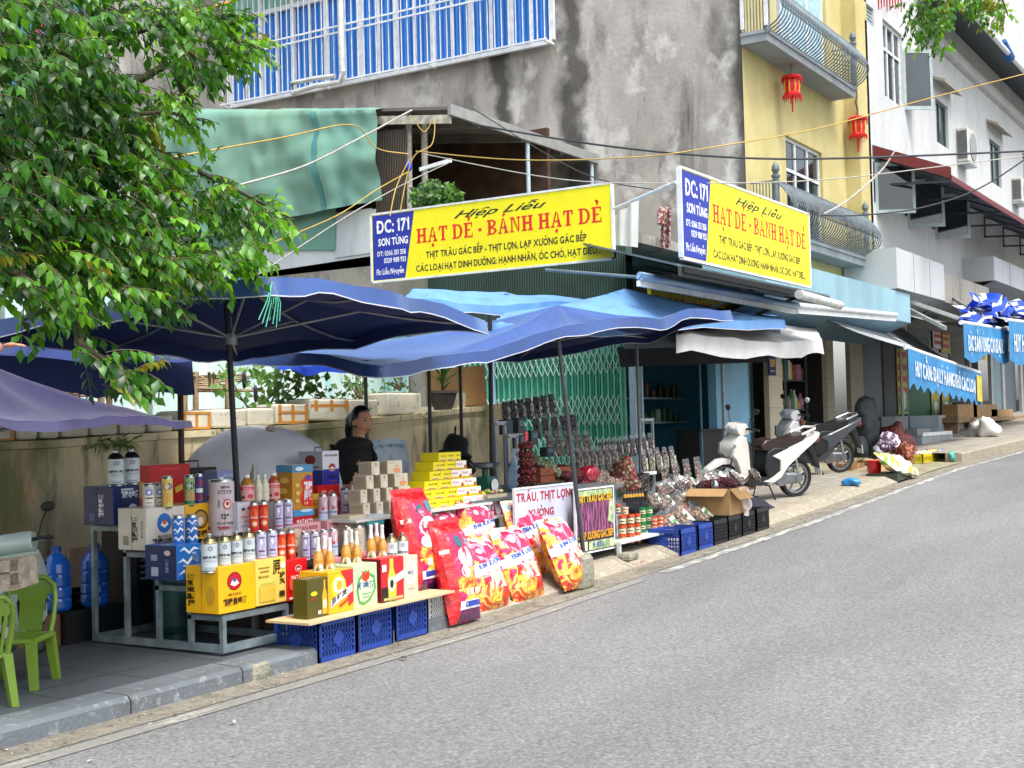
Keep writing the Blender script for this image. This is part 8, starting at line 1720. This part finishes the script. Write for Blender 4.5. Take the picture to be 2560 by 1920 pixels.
# pale blue printed cloth behind
a_,b_ = Pv(930,1105,2.3),Pv(1016,1100,2.3);h = 90*scl(a_);mb = MB();BC_ = mat('banner_pale','#a9c4d8',.7,col2='#d5dee6',scale=4)
mb.grid(lambda i,j: a_.lerp(b_,i)+V((0,.03*math.sin(i*9+j*3),-h*j+.03*math.sin(i*3.1))),14,10,BC_,True,True);fc = Face(mb,lambda x,y,k: a_.lerp(b_,x)+V((0,.03*math.sin(x*9+(1-y)*3)-.004-LAY*k,-h*(1-y)+.03*math.sin(x*3.1))),(b_-a_).length,h);fc.text('GIA TRỊ Y HỌC CỔ TRUYỀN',.5,.76,.08,pm('#3a6f9a'),.85)
tag(mb.build('banner',loc=tuple(a_)),'pale blue printed cloth hanging behind the cream box pyramid','banner')
def scooter(loc,yaw,s,lab,bodyc,seatc,facec=None,cover=True,sidec=None):
    """side profile in local x (front = +x), z up; y across"""
    t = thing('scooter',lab,'scooter',loc,'parked scooters');Bm = mat('paint_'+bodyc.strip('#'),bodyc,.25,coat=.7,var=.04);Sm = mat('seat_'+seatc.strip('#'),seatc,.4,var=.1,scale=5);PL = mat('dark_plastic','#17191c',.55);CH = mat('chrome','#c4c6c4',.2,.9);TY = mat('tyre','#141416',.85);al = mat('alloy','#8f9296',.35,.8)
    M = Matrix.Translation(loc) @ Matrix.Rotation(yaw,4,'Z') @ Matrix.Rotation(R(-7),4,'X')
    def add(nm,mb,par=t):
        mb.v = [tuple(M @ (V(q)*s)) for q in mb.v];return mb.build(nm,par)
    def panel(nm,prof,w0,m_,w1=None,par=t,bev=.03):
        """closed side profile extruded across with rounded shoulders"""
        mb = MB();w1 = w0*.8 if w1 is None else w1;c = V((sum(p[0] for p in prof)/len(prof),0,sum(p[1] for p in prof)/len(prof)));N = len(prof);rings = []
        for y,k in ((-w0,.88),(-w0*.9,.965),(-w0*.5,1.0),(w0*.5,1.0),(w0*.9,.965),(w0,.88)): rings.append([V((c.x+(p[0]-c.x)*k,y,c.z+(p[1]-c.z)*k)) for p in prof])
        for a,b in zip(rings,rings[1:]): mb.mesh(a+b,[(i,(i+1) % N,N+(i+1) % N,N+i) for i in range(N)],m_,True)
        mb.mesh(rings[0],[tuple(range(N))[::-1]],m_);mb.mesh(rings[-1],[tuple(range(N))],m_);return add(nm,mb,par)
    for nm,x,w in (('front_wheel',.64,.045),('rear_wheel',-.60,.05)):
        mb = MB();R_ = .27;mb.lathe((x,0,R_),[(R_*.80,-w*.7),(R_*.96,-w),(R_,0),(R_*.96,w),(R_*.80,w*.7)],32,TY,ax=V((0,1,0)),cap=False);wo_ = add(nm,mb)
        mb = MB();mb.lathe((x,0,R_),[(R_*.72,-w*.5),(R_*.81,-w*.6),(R_*.81,w*.6),(R_*.72,w*.5),(R_*.72,-w*.5)],32,al,ax=V((0,1,0)),cap=False);mb.cyl((x,-.05,R_),(x,.05,R_),.05,.05,12,al)
        for k in range(5): a = k*2*math.pi/5;mb.tube([(x+.04*math.cos(a),0,R_+.04*math.sin(a)),(x+R_*.75*math.cos(a+.12),0,R_+R_*.75*math.sin(a+.12))],.014,5,al)
        add('rim',mb,wo_)
    panel('front_fender',[(.38,.42),(.46,.54),(.60,.60),(.76,.58),(.93,.47),(.98,.42),(.84,.47),(.72,.52),(.58,.52),(.48,.46)],.07,Bm)
    mb = MB();
    for y in (-.07,.07): mb.tube([(.64,y,.27),(.55,y*.8,.62)],.018,6,PL)
    mb.tube([(.56,0,.55),(.47,0,.95)],.03,8,PL);add('fork',mb)
    panel('front_shield',[(.36,.30),(.30,.42),(.33,.62),(.36,.80),(.40,.90),(.50,.93),(.60,.80),(.65,.66),(.56,.58),(.50,.46),(.46,.32)],.17,Bm)
    for sd in (-1,1): mb = MB();mb.prism([(.60,sd*.05,.60),(.645,sd*.10,.68),(.60,sd*.165,.80),(.57,sd*.17,.78),(.56,sd*.12,.66)],(.02,sd*.012,0),mat('lens','#aeb6ba',.1,coat=1),PL);add('indicator',mb)
    panel('leg_shield',[(.30,.34),(.26,.46),(.28,.64),(.32,.82),(.37,.86),(.35,.64),(.33,.44)],.155,PL)
    mb = MB();mb.pbx((.40,-.172,.40),(.10,0,.10),(0,-.004,0),(.0,0,.02),PL);mb.pbx((.47,-.176,.62),(.12,0,.04),(0,-.004,0),(0,0,.012),PL);add('trim',mb)
    panel('handlebar_cover',[(.36,.93),(.34,1.0),(.40,1.08),(.50,1.07),(.57,1.0),(.54,.94),(.46,.90)],.15,Bm)
    mb = MB();mb.ell((.545,0,1.0),.035,.08,.045,mat('headlamp','#c4ccd2',.08,coat=1),12,8);add('headlight',mb)
    mb = MB()
    for y in (-1,1): mb.tube([(.42,.10*y,1.0),(.38,.22*y,1.01),(.33,.34*y,1.0)],.017,7,PL);mb.tube([(.40,.16*y,1.0),(.44,.2*y,.99),(.43,.32*y,.985)],.007,5,CH)
    add('handlebar',mb)
    for y in (-1,1): mb = MB();mb.tube([(.40,.2*y,1.02),(.42,.24*y,1.14),(.38,.3*y,1.22)],.007,5,PL);mb.ell((.38,.32*y,1.26),.014,.065,.042,PL if y < 0 or not facec else pm(facec),12,7);add('mirror',mb)
    panel('floorboard',[(.40,.28),(.36,.36),(.10,.31),(-.02,.33),(-.10,.24),(.10,.20),(.34,.22)],.15,PL)
    panel('under_seat',[(-.02,.30),(.05,.45),(.0,.68),(-.10,.74),(-.5,.72),(-.42,.5),(-.2,.32)],.14,PL)
    panel('side_panel',[(.12,.235),(-.02,.27),(-.22,.40),(-.20,.56),(-.06,.62),(-.3,.70),(-.62,.82),(-.92,.93),(-.90,.86),(-.62,.66),(-.36,.46),(-.22,.28),(-.08,.21)],.155,pm(sidec,.3,.6) if sidec else Bm)
    panel('seat',[(.10,.70),(.13,.76),(.06,.83),(-.08,.85),(-.28,.82),(-.45,.86),(-.66,.92),(-.70,.88),(-.62,.81),(-.30,.71),(-.05,.66)],.13,Sm)
    mb = MB();mb.tube([(-.58,-.13,.9),(-.82,-.12,.98),(-.90,0,.99),(-.82,.12,.98),(-.58,.13,.9)],.018,7,Bm if cover else CH);add('grab_rail',mb)
    panel('rear_fender',[(-.72,.72),(-.86,.76),(-.98,.50),(-1.0,.40),(-.94,.42),(-.84,.60)],.06,PL)
    mb = MB();mb.pbx((-1.0,-.07,.46),(-.03,0,-.14),(0,.14,0),(.01,0,0),pm('#d8dbd8'));add('number_plate',mb)
    mb = MB();mb.ell((-.93,0,.82),.05,.09,.05,pm('#8f1a1c',.2,.8),10,6);add('tail_light',mb)
    mb = MB();mb.rbox(-.62,-.12,.0,.10,.20,.36,al,.03);mb.cyl((-.28,-.10,.28),(-.28,.12,.28),.10,.10,16,al);mb.cyl((-.6,.04,.28),(-.6,.11,.28),.07,.06,14,al);add('engine',mb)
    mb = MB();mb.tube([(-.18,-.08,.24),(-.36,-.13,.22),(-.45,-.14,.30),(-.52,-.15,.36),(-.80,-.16,.44)],[.018,.02,.045,.06,.055],12,CH);mb.pbx((-.76,-.215,.33),(.28,0,-.07),(0,.012,0),(-.02,0,.12),pm('#b9b6ae'));add('muffler',mb)
    mb = MB();mb.tube([(-.60,.09,.32),(-.5,.1,.62)],.022,7,CH);add('shock_absorber',mb);mb = MB();mb.tube([(-.05,.13,.2),(-.12,.2,.0)],.012,6,PL);mb.tube([(-.05,.13,.2),(.0,-.10,.2),(.02,-.12,.02),(-.08,-.14,.0)],.012,6,PL);add('stand',mb)
    return t
rw = Pv(1985,1258,.62);y1_ = math.atan2(.62,-1);q = V((rw.x-.42,.62+.42,pz(rw.x-.3)))
SCA = R(149);fw = V((math.cos(SCA),math.sin(SCA),0));base = V((rw.x,.62,pz(rw.x)))+fw*.60
scooter(tuple(base),SCA,1.0,'white scooter with brown seat and a cap on it, right of the stall','#d9d7d0','#2e2020')
rw2 = Pv(2105,1215,1.15);SCB = R(147);fw = V((math.cos(SCB),math.sin(SCB),0));base2 = V((rw2.x,1.2,pz(rw2.x)))+fw*.60
scooter(tuple(base2),SCB,1.02,'white and black scooter with one pale mirror, behind the nearer white one','#c9ccd0','#121316','#dfe4e2',False,'#3a3e44')
lf = Pv(78,1400,1.6);scooter((lf.x-.29,1.40,pz(3.3)),R(35),.8,'mint white scooter parked at the wall behind the green chairs','#bcd0c6','#1a1b1d')
c = Pv(2012,1112,.85);cp_ = thing('cap','beige baseball cap lying on the seat of the nearer scooter','cap',tuple(c));mb = MB();CAPM = mat('cap_beige','#d9c9a4',.85,bump=.2);mb.lathe(c,[(.1,0),(.1,.03),(.085,.08),(.05,.105),(0,.115)],18,CAPM,ax=V((-.15,-.2,1)));mb.build('crown',cp_);mb = MB();mb.grid(lambda i,j: c+V((math.cos(math.pi*.75+i*math.pi*.7)*(.09+.08*j*math.sin(math.pi*i)),math.sin(math.pi*.75+i*math.pi*.7)*(.09+.08*j*math.sin(math.pi*i)),-.005-.015*j)),12,4,CAPM);mb.grid(lambda i,j: c+V((math.cos(math.pi*.75+i*math.pi*.7)*(.09+.08*j*math.sin(math.pi*i)),math.sin(math.pi*.75+i*math.pi*.7)*(.09+.08*j*math.sin(math.pi*i)),-.009-.015*j)),12,4,CAPM,True,True);mb.build('peak',cp_);mb = MB();mb.ell(c+V((.03,-.09,.05)),.03,.012,.025,pm('#3a3436'),8,5);mb.build('emblem',cp_)
def chair(loc,yaw,lab,slat=False):
    t = thing('plastic_chair',lab,'chair',loc,'green plastic chairs');G_ = mat('chair_green','#6b8a2a',.35,var=.08,scale=2,coat=.2);M = Matrix.Translation(loc) @ Matrix.Rotation(yaw,4,'Z') @ Matrix.Scale(.75,4)
    def add(nm,mb): mb.v = [tuple(M @ V(q)) for q in mb.v];mb.build(nm,t)
    mb = MB()
    mb.grid(lambda i,j: V((-.2+.4*i,-.2+.38*j,.40-.03*math.sin(i*math.pi)*math.sin(j*math.pi)-(.03 if j < .05 else 0))),12,10,G_);mb.grid(lambda i,j: V((-.2+.4*i,-.2+.38*j,.38-.03*math.sin(i*math.pi)*math.sin(j*math.pi))),12,10,G_,True,True)
    for a,b in (((-.2,-.205),(.2,-.205)),((-.205,-.2),(-.205,.18)),((.205,-.2),(.205,.18)),((-.2,.185),(.2,.185))): mb.tube([(a[0],a[1],.375),(b[0],b[1],.375)],.028,6,G_)
    add('seat',mb)
    for x,y in ((-.19,-.19),(.19,-.19),(-.18,.18),(.18,.18)):
        mb = MB();ox = .04*(1 if x > 0 else -1);oy = .04*(1 if y > 0 else -1);tp = [(x,y,.39),(x+ox,y+oy,0)]
        for a,b in zip(tp,tp[1:]):
            w = .036;mb.mesh([V(a)+V(q)*w for q in ((-1,-1,0),(1,-1,0),(1,1,0),(-1,1,0))]+[V(b)+V(q)*w*.75 for q in ((-1,-1,0),(1,-1,0),(1,1,0),(-1,1,0))],[(0,1,5,4),(1,2,6,5),(2,3,7,6),(3,0,4,7),(7,6,5,4)],G_)
        add('leg',mb)
    mb = MB();BK = lambda x,z: V((x,.19+.10*(z-.4)/.42+.03*(1-(x/.2)**2),z))
    fr = [BK(-.185,.38),BK(-.20,.5),BK(-.205,.65),BK(-.18,.76),BK(-.11,.815),BK(0,.83),BK(.11,.815),BK(.18,.76),BK(.205,.65),BK(.20,.5),BK(.185,.38)];mb.tube(fr,.022,7,G_)
    if slat:
        for k in range(-3,4): mb.mesh([BK(k*.042-.013,.40),BK(k*.042+.013,.40),BK(k*.046+.014,.69),BK(k*.046-.014,.69)],[(0,1,2,3)],G_);mb.mesh([BK(k*.042-.013,.40)+V((0,.01,0)),BK(k*.042+.013,.40)+V((0,.01,0)),BK(k*.046+.014,.69)+V((0,.01,0)),BK(k*.046-.014,.69)+V((0,.01,0))],[(3,2,1,0)],G_)
        for (z0,z1,x0_,x1_) in ((.68,.735,-.17,.17),(.775,.81,-.11,.11),(.735,.775,-.16,-.06),(.735,.775,.06,.16)):
            for dy,fl in ((0,0),(.012,1)): mb.grid(lambda i,j: BK(x0_+(x1_-x0_)*i,z0+(z1-z0)*j)+V((0,dy,0)),8,2,G_,True,bool(fl))
    else:
        for dy,fl in ((0,0),(.012,1)):
            mb.grid(lambda i,j: BK((-.10+.2*i)*(1+.25*(j > .85)),.40+.3*j)+V((0,dy,0)),8,8,G_,True,bool(fl));mb.grid(lambda i,j: BK((-.185+.37*i)*(1-.35*j*j),.69+.125*j)+V((0,dy,0)),10,5,G_,True,bool(fl))
    add('backrest',mb);return t
ca = Pz(85,1728,.12);chair((ca.x+.075,ca.y+.235,.12),R(-62),'green plastic chair facing the street with solid back and side cut-outs',False)
cb_ = Pz(38,1766,.12);chair((cb_.x-.13,cb_.y+.2,.12),R(168),'green plastic chair with slatted back cut by the left edge of the photo',True)
# wooden crate on the chairs
WDC = layered('grey_wood','#a89c8c',[('#857866',4,(.4,3,3),.45,.6,.8),('#c9bfae',9,(.3,4,4),.55,.65,.6)],.9,.4)
q = Pd(60,1480,6.3);wc = thing('wooden_crate','weathered wooden crate resting on the chair backs at the left edge','crate',tuple(q));rr = RIGHT.copy();rr.z = 0;rr.normalize();ff = FWD.copy();ff.z = 0;ff.normalize()
A_ = Pd(-240,1516,7.3);B_ = Pd(44,1474,7.3);ax_ = (B_-A_);
for k in range(2): mb = MB();mb.pbx(A_+V((0,0,.03+k*.075)),ax_,ff*.015,(0,0,.066),WDC);mb.build('slat',wc)
mb = MB();mb.pbx(A_+V((0,0,.0)),ax_,ff*-.02,(0,0,.03),WDC);mb.build('slat',wc)
mb = MB();mb.pbx(B_-ax_.normalized()*.04,ax_.normalized()*.04,ff*.32,(0,0,.17),WDC);mb.build('end_panel',wc);mb = MB();mb.pbx(A_+ff*.3,ax_,ff*.015,(0,0,.17),WDC);mb.build('slat',wc);mb = MB();mb.pbx(A_+ff*.02+V((0,0,.02)),ax_*.97,ff*.27,(0,0,.01),WDC);mb.build('base',wc)
q2 = A_+ax_*.2+ff*.1;mb = MB();mb.pbx(A_+ax_*.1+ff*.05+V((0,0,.06)),ax_*.6,ff*.2,(0,0,.12),pm('#b8442a'));tag(mb.build('folded_cloth',loc=tuple(q2)),'brick red folded thing lying inside the wooden crate','cloth')
# water bottles
WB = mat('water_blue','#1f62c4',.12,var=.15,coat=.8)
def waterb(px,py,v,lab,s=1.0):
    c = Pv(px,py,v);t = thing('water_bottle',lab,'water bottle',tuple(c),'blue water bottles');mb = MB();r = .135*s;mb.lathe(c,[(r*.92,0),(r,.02),(r,.07),(r*.94,.085),(r,.10),(r,.15),(r*.94,.165),(r,.18),(r,.24),(r*.94,.255),(r*.98,.27),(r*.93,.33),(r*.6,.385),(r*.3,.41),(r*.28,.42)],26,WB);mb.build('bottle',t);mb = MB();mb.lathe(c,[(r*.36,.415),(r*.36,.45),(0,.45)],14,mat('cap_blue','#1a4aa8',.4));mb.build('cap',t)
waterb(143,1525,1.9,'big blue water bottle behind the chairs, left of the two',.74);waterb(238,1512,1.9,'big blue water bottle partly hidden by the steel rack, right of the two',.76)
a = Pv(100,1560,1.8);w_ = Pv(158,1560,1.8).x-a.x;z0 = pz(a.x);cardbox(0,100,158,0,1560,1.75,'brown tied cardboard box on the pavement under the blue water bottle',mat('brown_card','#6f5540',.85),h=Pv(143,1527,1.9).z-z0,z=z0,dep=.42)
a = Pv(163,1590,1.7);b = Pv(236,1590,1.7);z0 = pz(a.x);mb = MB();h = a.z+.0;BK_ = mat('black_crate','#101216',.5)
for q in ((a.x,b.x+.25,1.7,1.71),(a.x,b.x+.25,2.1,2.11),(a.x,a.x+.01,1.71,2.1),(b.x+.24,b.x+.25,1.71,2.1)): mb.box(q[0],q[1],q[2],q[3],z0,z0+.24,BK_)
mb.box(a.x-.015,b.x+.265,1.685,1.70,z0+.2,z0+.245,BK_);mb.box(a.x,b.x+.25,1.7,2.1,z0,z0+.01,BK_);tag(mb.build('plastic_tub',loc=(a.x,1.7,z0)),'black plastic tub on the pavement left of the steel rack','tub')
crate(Pv(195,1500,2.2).x,2.25,pz(4),.42,.36,.30,'#15181c','black lattice crate by the wall under the right water bottle',cl,False)
mb = MB();a = Pv(175,1470,2.8);mb.pbx((a.x,2.8,pz(a.x)),(.4,0,0),(.05,.07,.55),(0,.015,0),mat('board_beige','#b59a80',.8,var=.2,scale=2,stretch=(6,6,.5)));tag(mb.build('board',loc=(a.x,2.8,.12)),'beige wooden board leaning on the stained wall','board')
def gas(x,y,lab,h=.62,r=.15):
    c = V((x,y,pz(x)));t = thing('gas_cylinder',lab,'gas cylinder',tuple(c));G_ = mat('gas_green','#1f4a48',.4,.2,var=.2);mb = MB();mb.lathe(c,[(r*.8,0),(r*.8,.04),(r*.9,.05),(r,.1),(r,h*.75),(r*.85,h*.9),(r*.4,h),(0,h)],24,G_);mb.build('cylinder',t);mb = MB();mb.lathe(c,[(r*.55,h*.97),(r*.6,h+.1),(r*.57,h+.1),(r*.52,h*.97)],16,G_);mb.cyl(c+V((0,0,h)),c+V((0,0,h+.07)),.02,.02,8,TIN);mb.build('collar',t)
gas(6.72,1.25,'dark green gas cylinder standing inside the steel rack')
mb = MB();
for x in (6.8,7.16): mb.box(x,x+.32,1.72,2.1,pz(6),.95,mat('vent_case','#1a1e22',.6))
for x in (6.8,7.16):
    for c_ in (0,.16):
        for k in range(5): mb.pbx((x+.03+c_,1.715,.52+k*.045),(.09,0,0),(0,.004,0),(0,0,.016),mat('vent_light','#8d979c',.5))
tag(mb.build('cabinet',loc=(6.5,1.7,.1)),'dark slotted metal cabinet behind the steel rack','cabinet')
sh2 = thing('wall_shelf','pale two tier shelf with packets and jars in the blue room','shelf',(18.4,3.6,1));a = Pv(1598,1000,4.2);b = Pv(1750,1000,4.2);
for y in (993,1056): z = Pv(1598,y,4.2).z;mb = MB();mb.box(a.x,b.x,4.2,4.6,z-.03,z,mat('shelf_pale','#a9bcc4',.5));mb.build('shelf_board',sh2)
for x in (a.x,b.x): mb = MB();mb.box(x,x+.04,4.2,4.24,.56,Pv(1598,960,4.2).z,MATS['shelf_pale']);mb.build('upright',sh2)
for y,nn,cs in ((993,8,['#5a3a2c','#6a5038','#3a2c24']),(1056,9,['#1f5a34','#2f6a3c','#c4c6c2'])):
    z = Pv(1598,y,4.2).z+.002
    for i in range(nn): x = a.x+.1+(b.x-a.x-.25)*i/nn;hh = rt.uniform(.12,.3);mb = MB();c_ = rt.choice(cs);mb.lathe((x,4.4,z),[(.06,0),(.062,hh*.8),(.04,hh*.9),(.04,hh),(0,hh)],10,pm(c_));tag(mb.build('jar',loc=(x,4.4,z)),'%s container on the %s board of the shelf in the blue room' % ('brown' if y < 1000 else 'green or white','upper' if y < 1000 else 'lower'),'jar','containers on the %s board in the blue room' % ('upper' if y < 1000 else 'lower'))
a = Pv(1782,1005,4.85);mb = MB();mb.box(a.x,a.x+.34,4.8,4.88,a.z,a.z+.5,pm('#6a4a34'));mb.box(a.x+.05,a.x+.3,4.79,4.799,a.z+.2,a.z+.3,pm('#b9b4aa'));tag(mb.build('wall_box',loc=tuple(a)),'brown letter box hung on the pale blue cabinet door','box')
a = Pv(1727,1150,3.2);mb = MB();mb.rbox(a.x,a.x+.28,3.2,3.5,pz(a.x)+.35,a.z,pm('#9aa4ac'),.01);mb.box(a.x,a.x+.28,3.22,3.48,pz(a.x),pz(a.x)+.35,pm('#2a3036'));tag(mb.build('white_box',loc=(a.x,3.2,.5)),'pale box on a dark stand at the mouth of the blue room','box')
a = Pv(1752,1200,2.6);mb = MB();mb.box(a.x,a.x+.95,2.6,3.0,pz(a.x),Pv(1752,1078,2.6).z,mat('dark_cabinet','#14181c',.6));mb.box(a.x-.05,a.x+1.0,2.55,3.0,Pv(1752,1078,2.6).z,Pv(1752,1078,2.6).z+.03,MATS['dark_cabinet']);tag(mb.build('cabinet',loc=(a.x,2.6,.5)),'black cabinet behind the front of the nearer scooter','cabinet')
def gsurf(u,v): return gz(u)+(.11 if u < 21.6 else .03+.04*v if u < 25.4 else .2)
def Gp(px,py):
    for k in range(300):
        p = Pv(px,py,k*.01)
        if p.z <= gsurf(p.x,p.y): break
    return p
def lump(px,py,v,rx,ry,rz,m_,name,cat,lab,jit=1.3,z=None):
    p = Gp(px,py) if z is None else Pv(px,py,v);mb = MB();mb.ell(p+V((0,0,rz)),rx,ry,rz,m_,18,12,jit=jit);return tag(mb.build(name,loc=tuple(p)),lab,cat)
rp = Gp(2186,1188);bk = thing('bucket','bright red plastic bucket on the pavement up the street','bucket',tuple(rp));s_ = scl(rp);RB = mat('red_plastic','#d21420',.3,coat=.3);mb = MB();mb.lathe(rp,[(15*s_,0),(19*s_,33*s_),(20.5*s_,34*s_),(20.5*s_,37*s_),(18*s_,36*s_),(14*s_,5*s_),(0,4*s_)],26,RB);mb.build('pail',bk);mb = MB();mb.tube([rp+V((20.5*s_,0,35*s_)),rp+V((24*s_,0,24*s_)),rp+V((21*s_,0,16*s_))],.006,5,pm('#2a2a2a'));mb.build('handle',bk)
cardbox(0,2130,2162,1160,1180,Gp(2140,1172).y,'brown cardboard box of scraps behind the red bucket',pm('#8a6244'),dep=.3);cardbox(0,2203,2226,1150,1182,Gp(2206,1176).y,'tall tan cardboard box right of the red bucket',pm('#c49c6a'),dep=.2);cardbox(0,2278,2306,1136,1158,Gp(2280,1159).y,'low brown cardboard box left of the yellow basket',pm('#8f6a4a'),dep=.5)
ORN = nutmat('ginger','#c4704c','#5a2414',16,1.2,.5);ONI = nutmat('red_onion','#a88aa8','#4a2a4a',18,1.2,.3,'#d8cfe0');GAR = nutmat('red_net','#8f2018','#3a0c0a',26,1.2,.5)
lump(2236,1128,1.6,.36,.3,.30,GAR,'net_sack','sack','big red net sack of onions standing by the dark tiled plinth',1.2);lump(2228,1140,1.1,.26,.2,.20,ONI,'onion_bag','bag','clear bag of purple onions in front of the red net sack');lump(2258,1160,.9,.14,.14,.20,ORN,'ginger_bag','bag','clear bag of orange ginger roots beside the red bucket');lump(2268,1144,1.1,.3,.2,.12,ORN,'ginger_heap','roots','heap of orange roots spilling behind the ginger bag')
lump(2206,1142,1.7,.32,.2,.11,mat('grey_bag','#8f9196',.5,bump=.6,bscale=4),'plastic_bag','bag','grey plastic bag slumped behind the red bucket');lump(2150,1160,1.1,.26,.2,.06,nutmat('scraps','#c9b98a','#5a4a30',14,1.2),'scrap_heap','heap','heap of straw and paper scraps behind the rear scooter wheel')
lump(2132,1215,.55,.2,.13,.06,mat('sky_bag','#3a92d8',.3,var=.3,scale=7,bump=.8,bscale=9),'plastic_bag','bag','bright blue plastic bag lying by the rear scooter wheel',.8);lump(2332,1078,1.7,.3,.2,.28,mat('white_bag','#d4d0cc',.4,bump=.5,bscale=5),'plastic_bag','bag','white plastic bag on the pavement left of the wooden bench',1.2) if 0 else None
for (px,lab) in ((2440,'white plastic bag by the bench legs, left of two'),(2472,'knotted white plastic bag by the bench legs, right of two')): lump(px,1092,1.6,.24,.2,.24,mat('white_bag','#d4d0cc',.4,bump=.5,bscale=5),'plastic_bag','bag',lab,1.2)
lump(2170,1138,2.2,.24,.2,.62,mat('dark_heap','#2b3236',.9,bump=1,bscale=5,var=.5,scale=5),'covered_stack','stack','tall dark covered stack against the grey doors',.5);lump(2158,1144,2.0,.2,.2,.2,mat('dark_heap',''),'plastic_bag','bag','dark bag at the foot of the covered stack')
yb = Gp(2308,1158);b = Pv(2372,1150,yb.y);yk = crate(yb.x,yb.y,yb.z,b.x-yb.x,.4,.16,'#c4b41a','yellow lattice basket of mixed goods near the driveway','yellow baskets',False)
mb = MB();
for k in range(40): mb.ell((yb.x+.1+rt.random()*(b.x-yb.x-.2),yb.y+.05+rt.random()*.3,yb.z+.16+rt.random()*.03),.06,.05,.04,pm(rt.choice(['#d8d4cc','#c83a3a','#4a9a8a','#d8c04a','#e4e0da','#3a6aa8'])),7,5)
tag(mb.build('packets',loc=(yb.x+.2,yb.y,yb.z+.16)),'small colourful packets filling the yellow basket','packets',kind='stuff')
lump(2380,1150,.72,.09,.06,.08,pm('#4aa89a'),'cloth','cloth','teal cloth hanging over the right end of the yellow basket')
q = Pz(2262,1216,gz(19.4)+.02);wsk = thing('woven_sack','white woven sack with yellow and green print leaning on the driveway edge','sack',tuple(q));mb = MB();WSM = bagmat('sack_print',['#d8d9d4','#dfe0dc','#d8c83a','#6aa83a','#dfe0dc'],3.0);q = Pv(2228,1200,.1);O = V((q.x,.0,gz(q.x)+.02));pillow(mb,O+V((0,0,.18)),V((.95,-.12,-.12)),V((-.1,.35,.3)),.24,lambda x,y,s_: WSM,14,14,seed=3,crum=.05);mb.build('sack',wsk)
mb = MB();mb.pbx((21.0,.0,gz(21)-.0),(.85,0,0),(0,.5,0),(0,0,.16),mat('mossy_dark','#3a4030',.95));tag(mb.build('drain_step',loc=(21,0,.5)),'dark mossy block under the woven sack','block')
mb = MB();GM = [pm('#a8977a'),pm('#6b5a42'),pm('#c9c2b2'),pm('#8a6f4c')]
for _ in range(420):
    u = rt.uniform(3,26);v = -abs(rt.gauss(0,.16))-.01 if rt.random() < .85 else rt.uniform(-3,-.3);z = gz(u)+.008;s = rt.uniform(.006,.02);a = rt.uniform(0,3.1);p = V((u,v,z));d = V((math.cos(a),math.sin(a),0))*s;e = V((-math.sin(a),math.cos(a),0))*s*.5
    mb.mesh([p-d,p+e+V((0,0,s*.3)),p+d+V((0,0,s*.15)),p-e+V((0,0,s*.25))],[(0,3,2,1),(0,3,1)],rt.choice(GM))
tag(mb.build('gutter_debris',loc=(10,-.2,.1)),'scattered grit and dry leaf crumbs along the gutter','debris',kind='stuff')
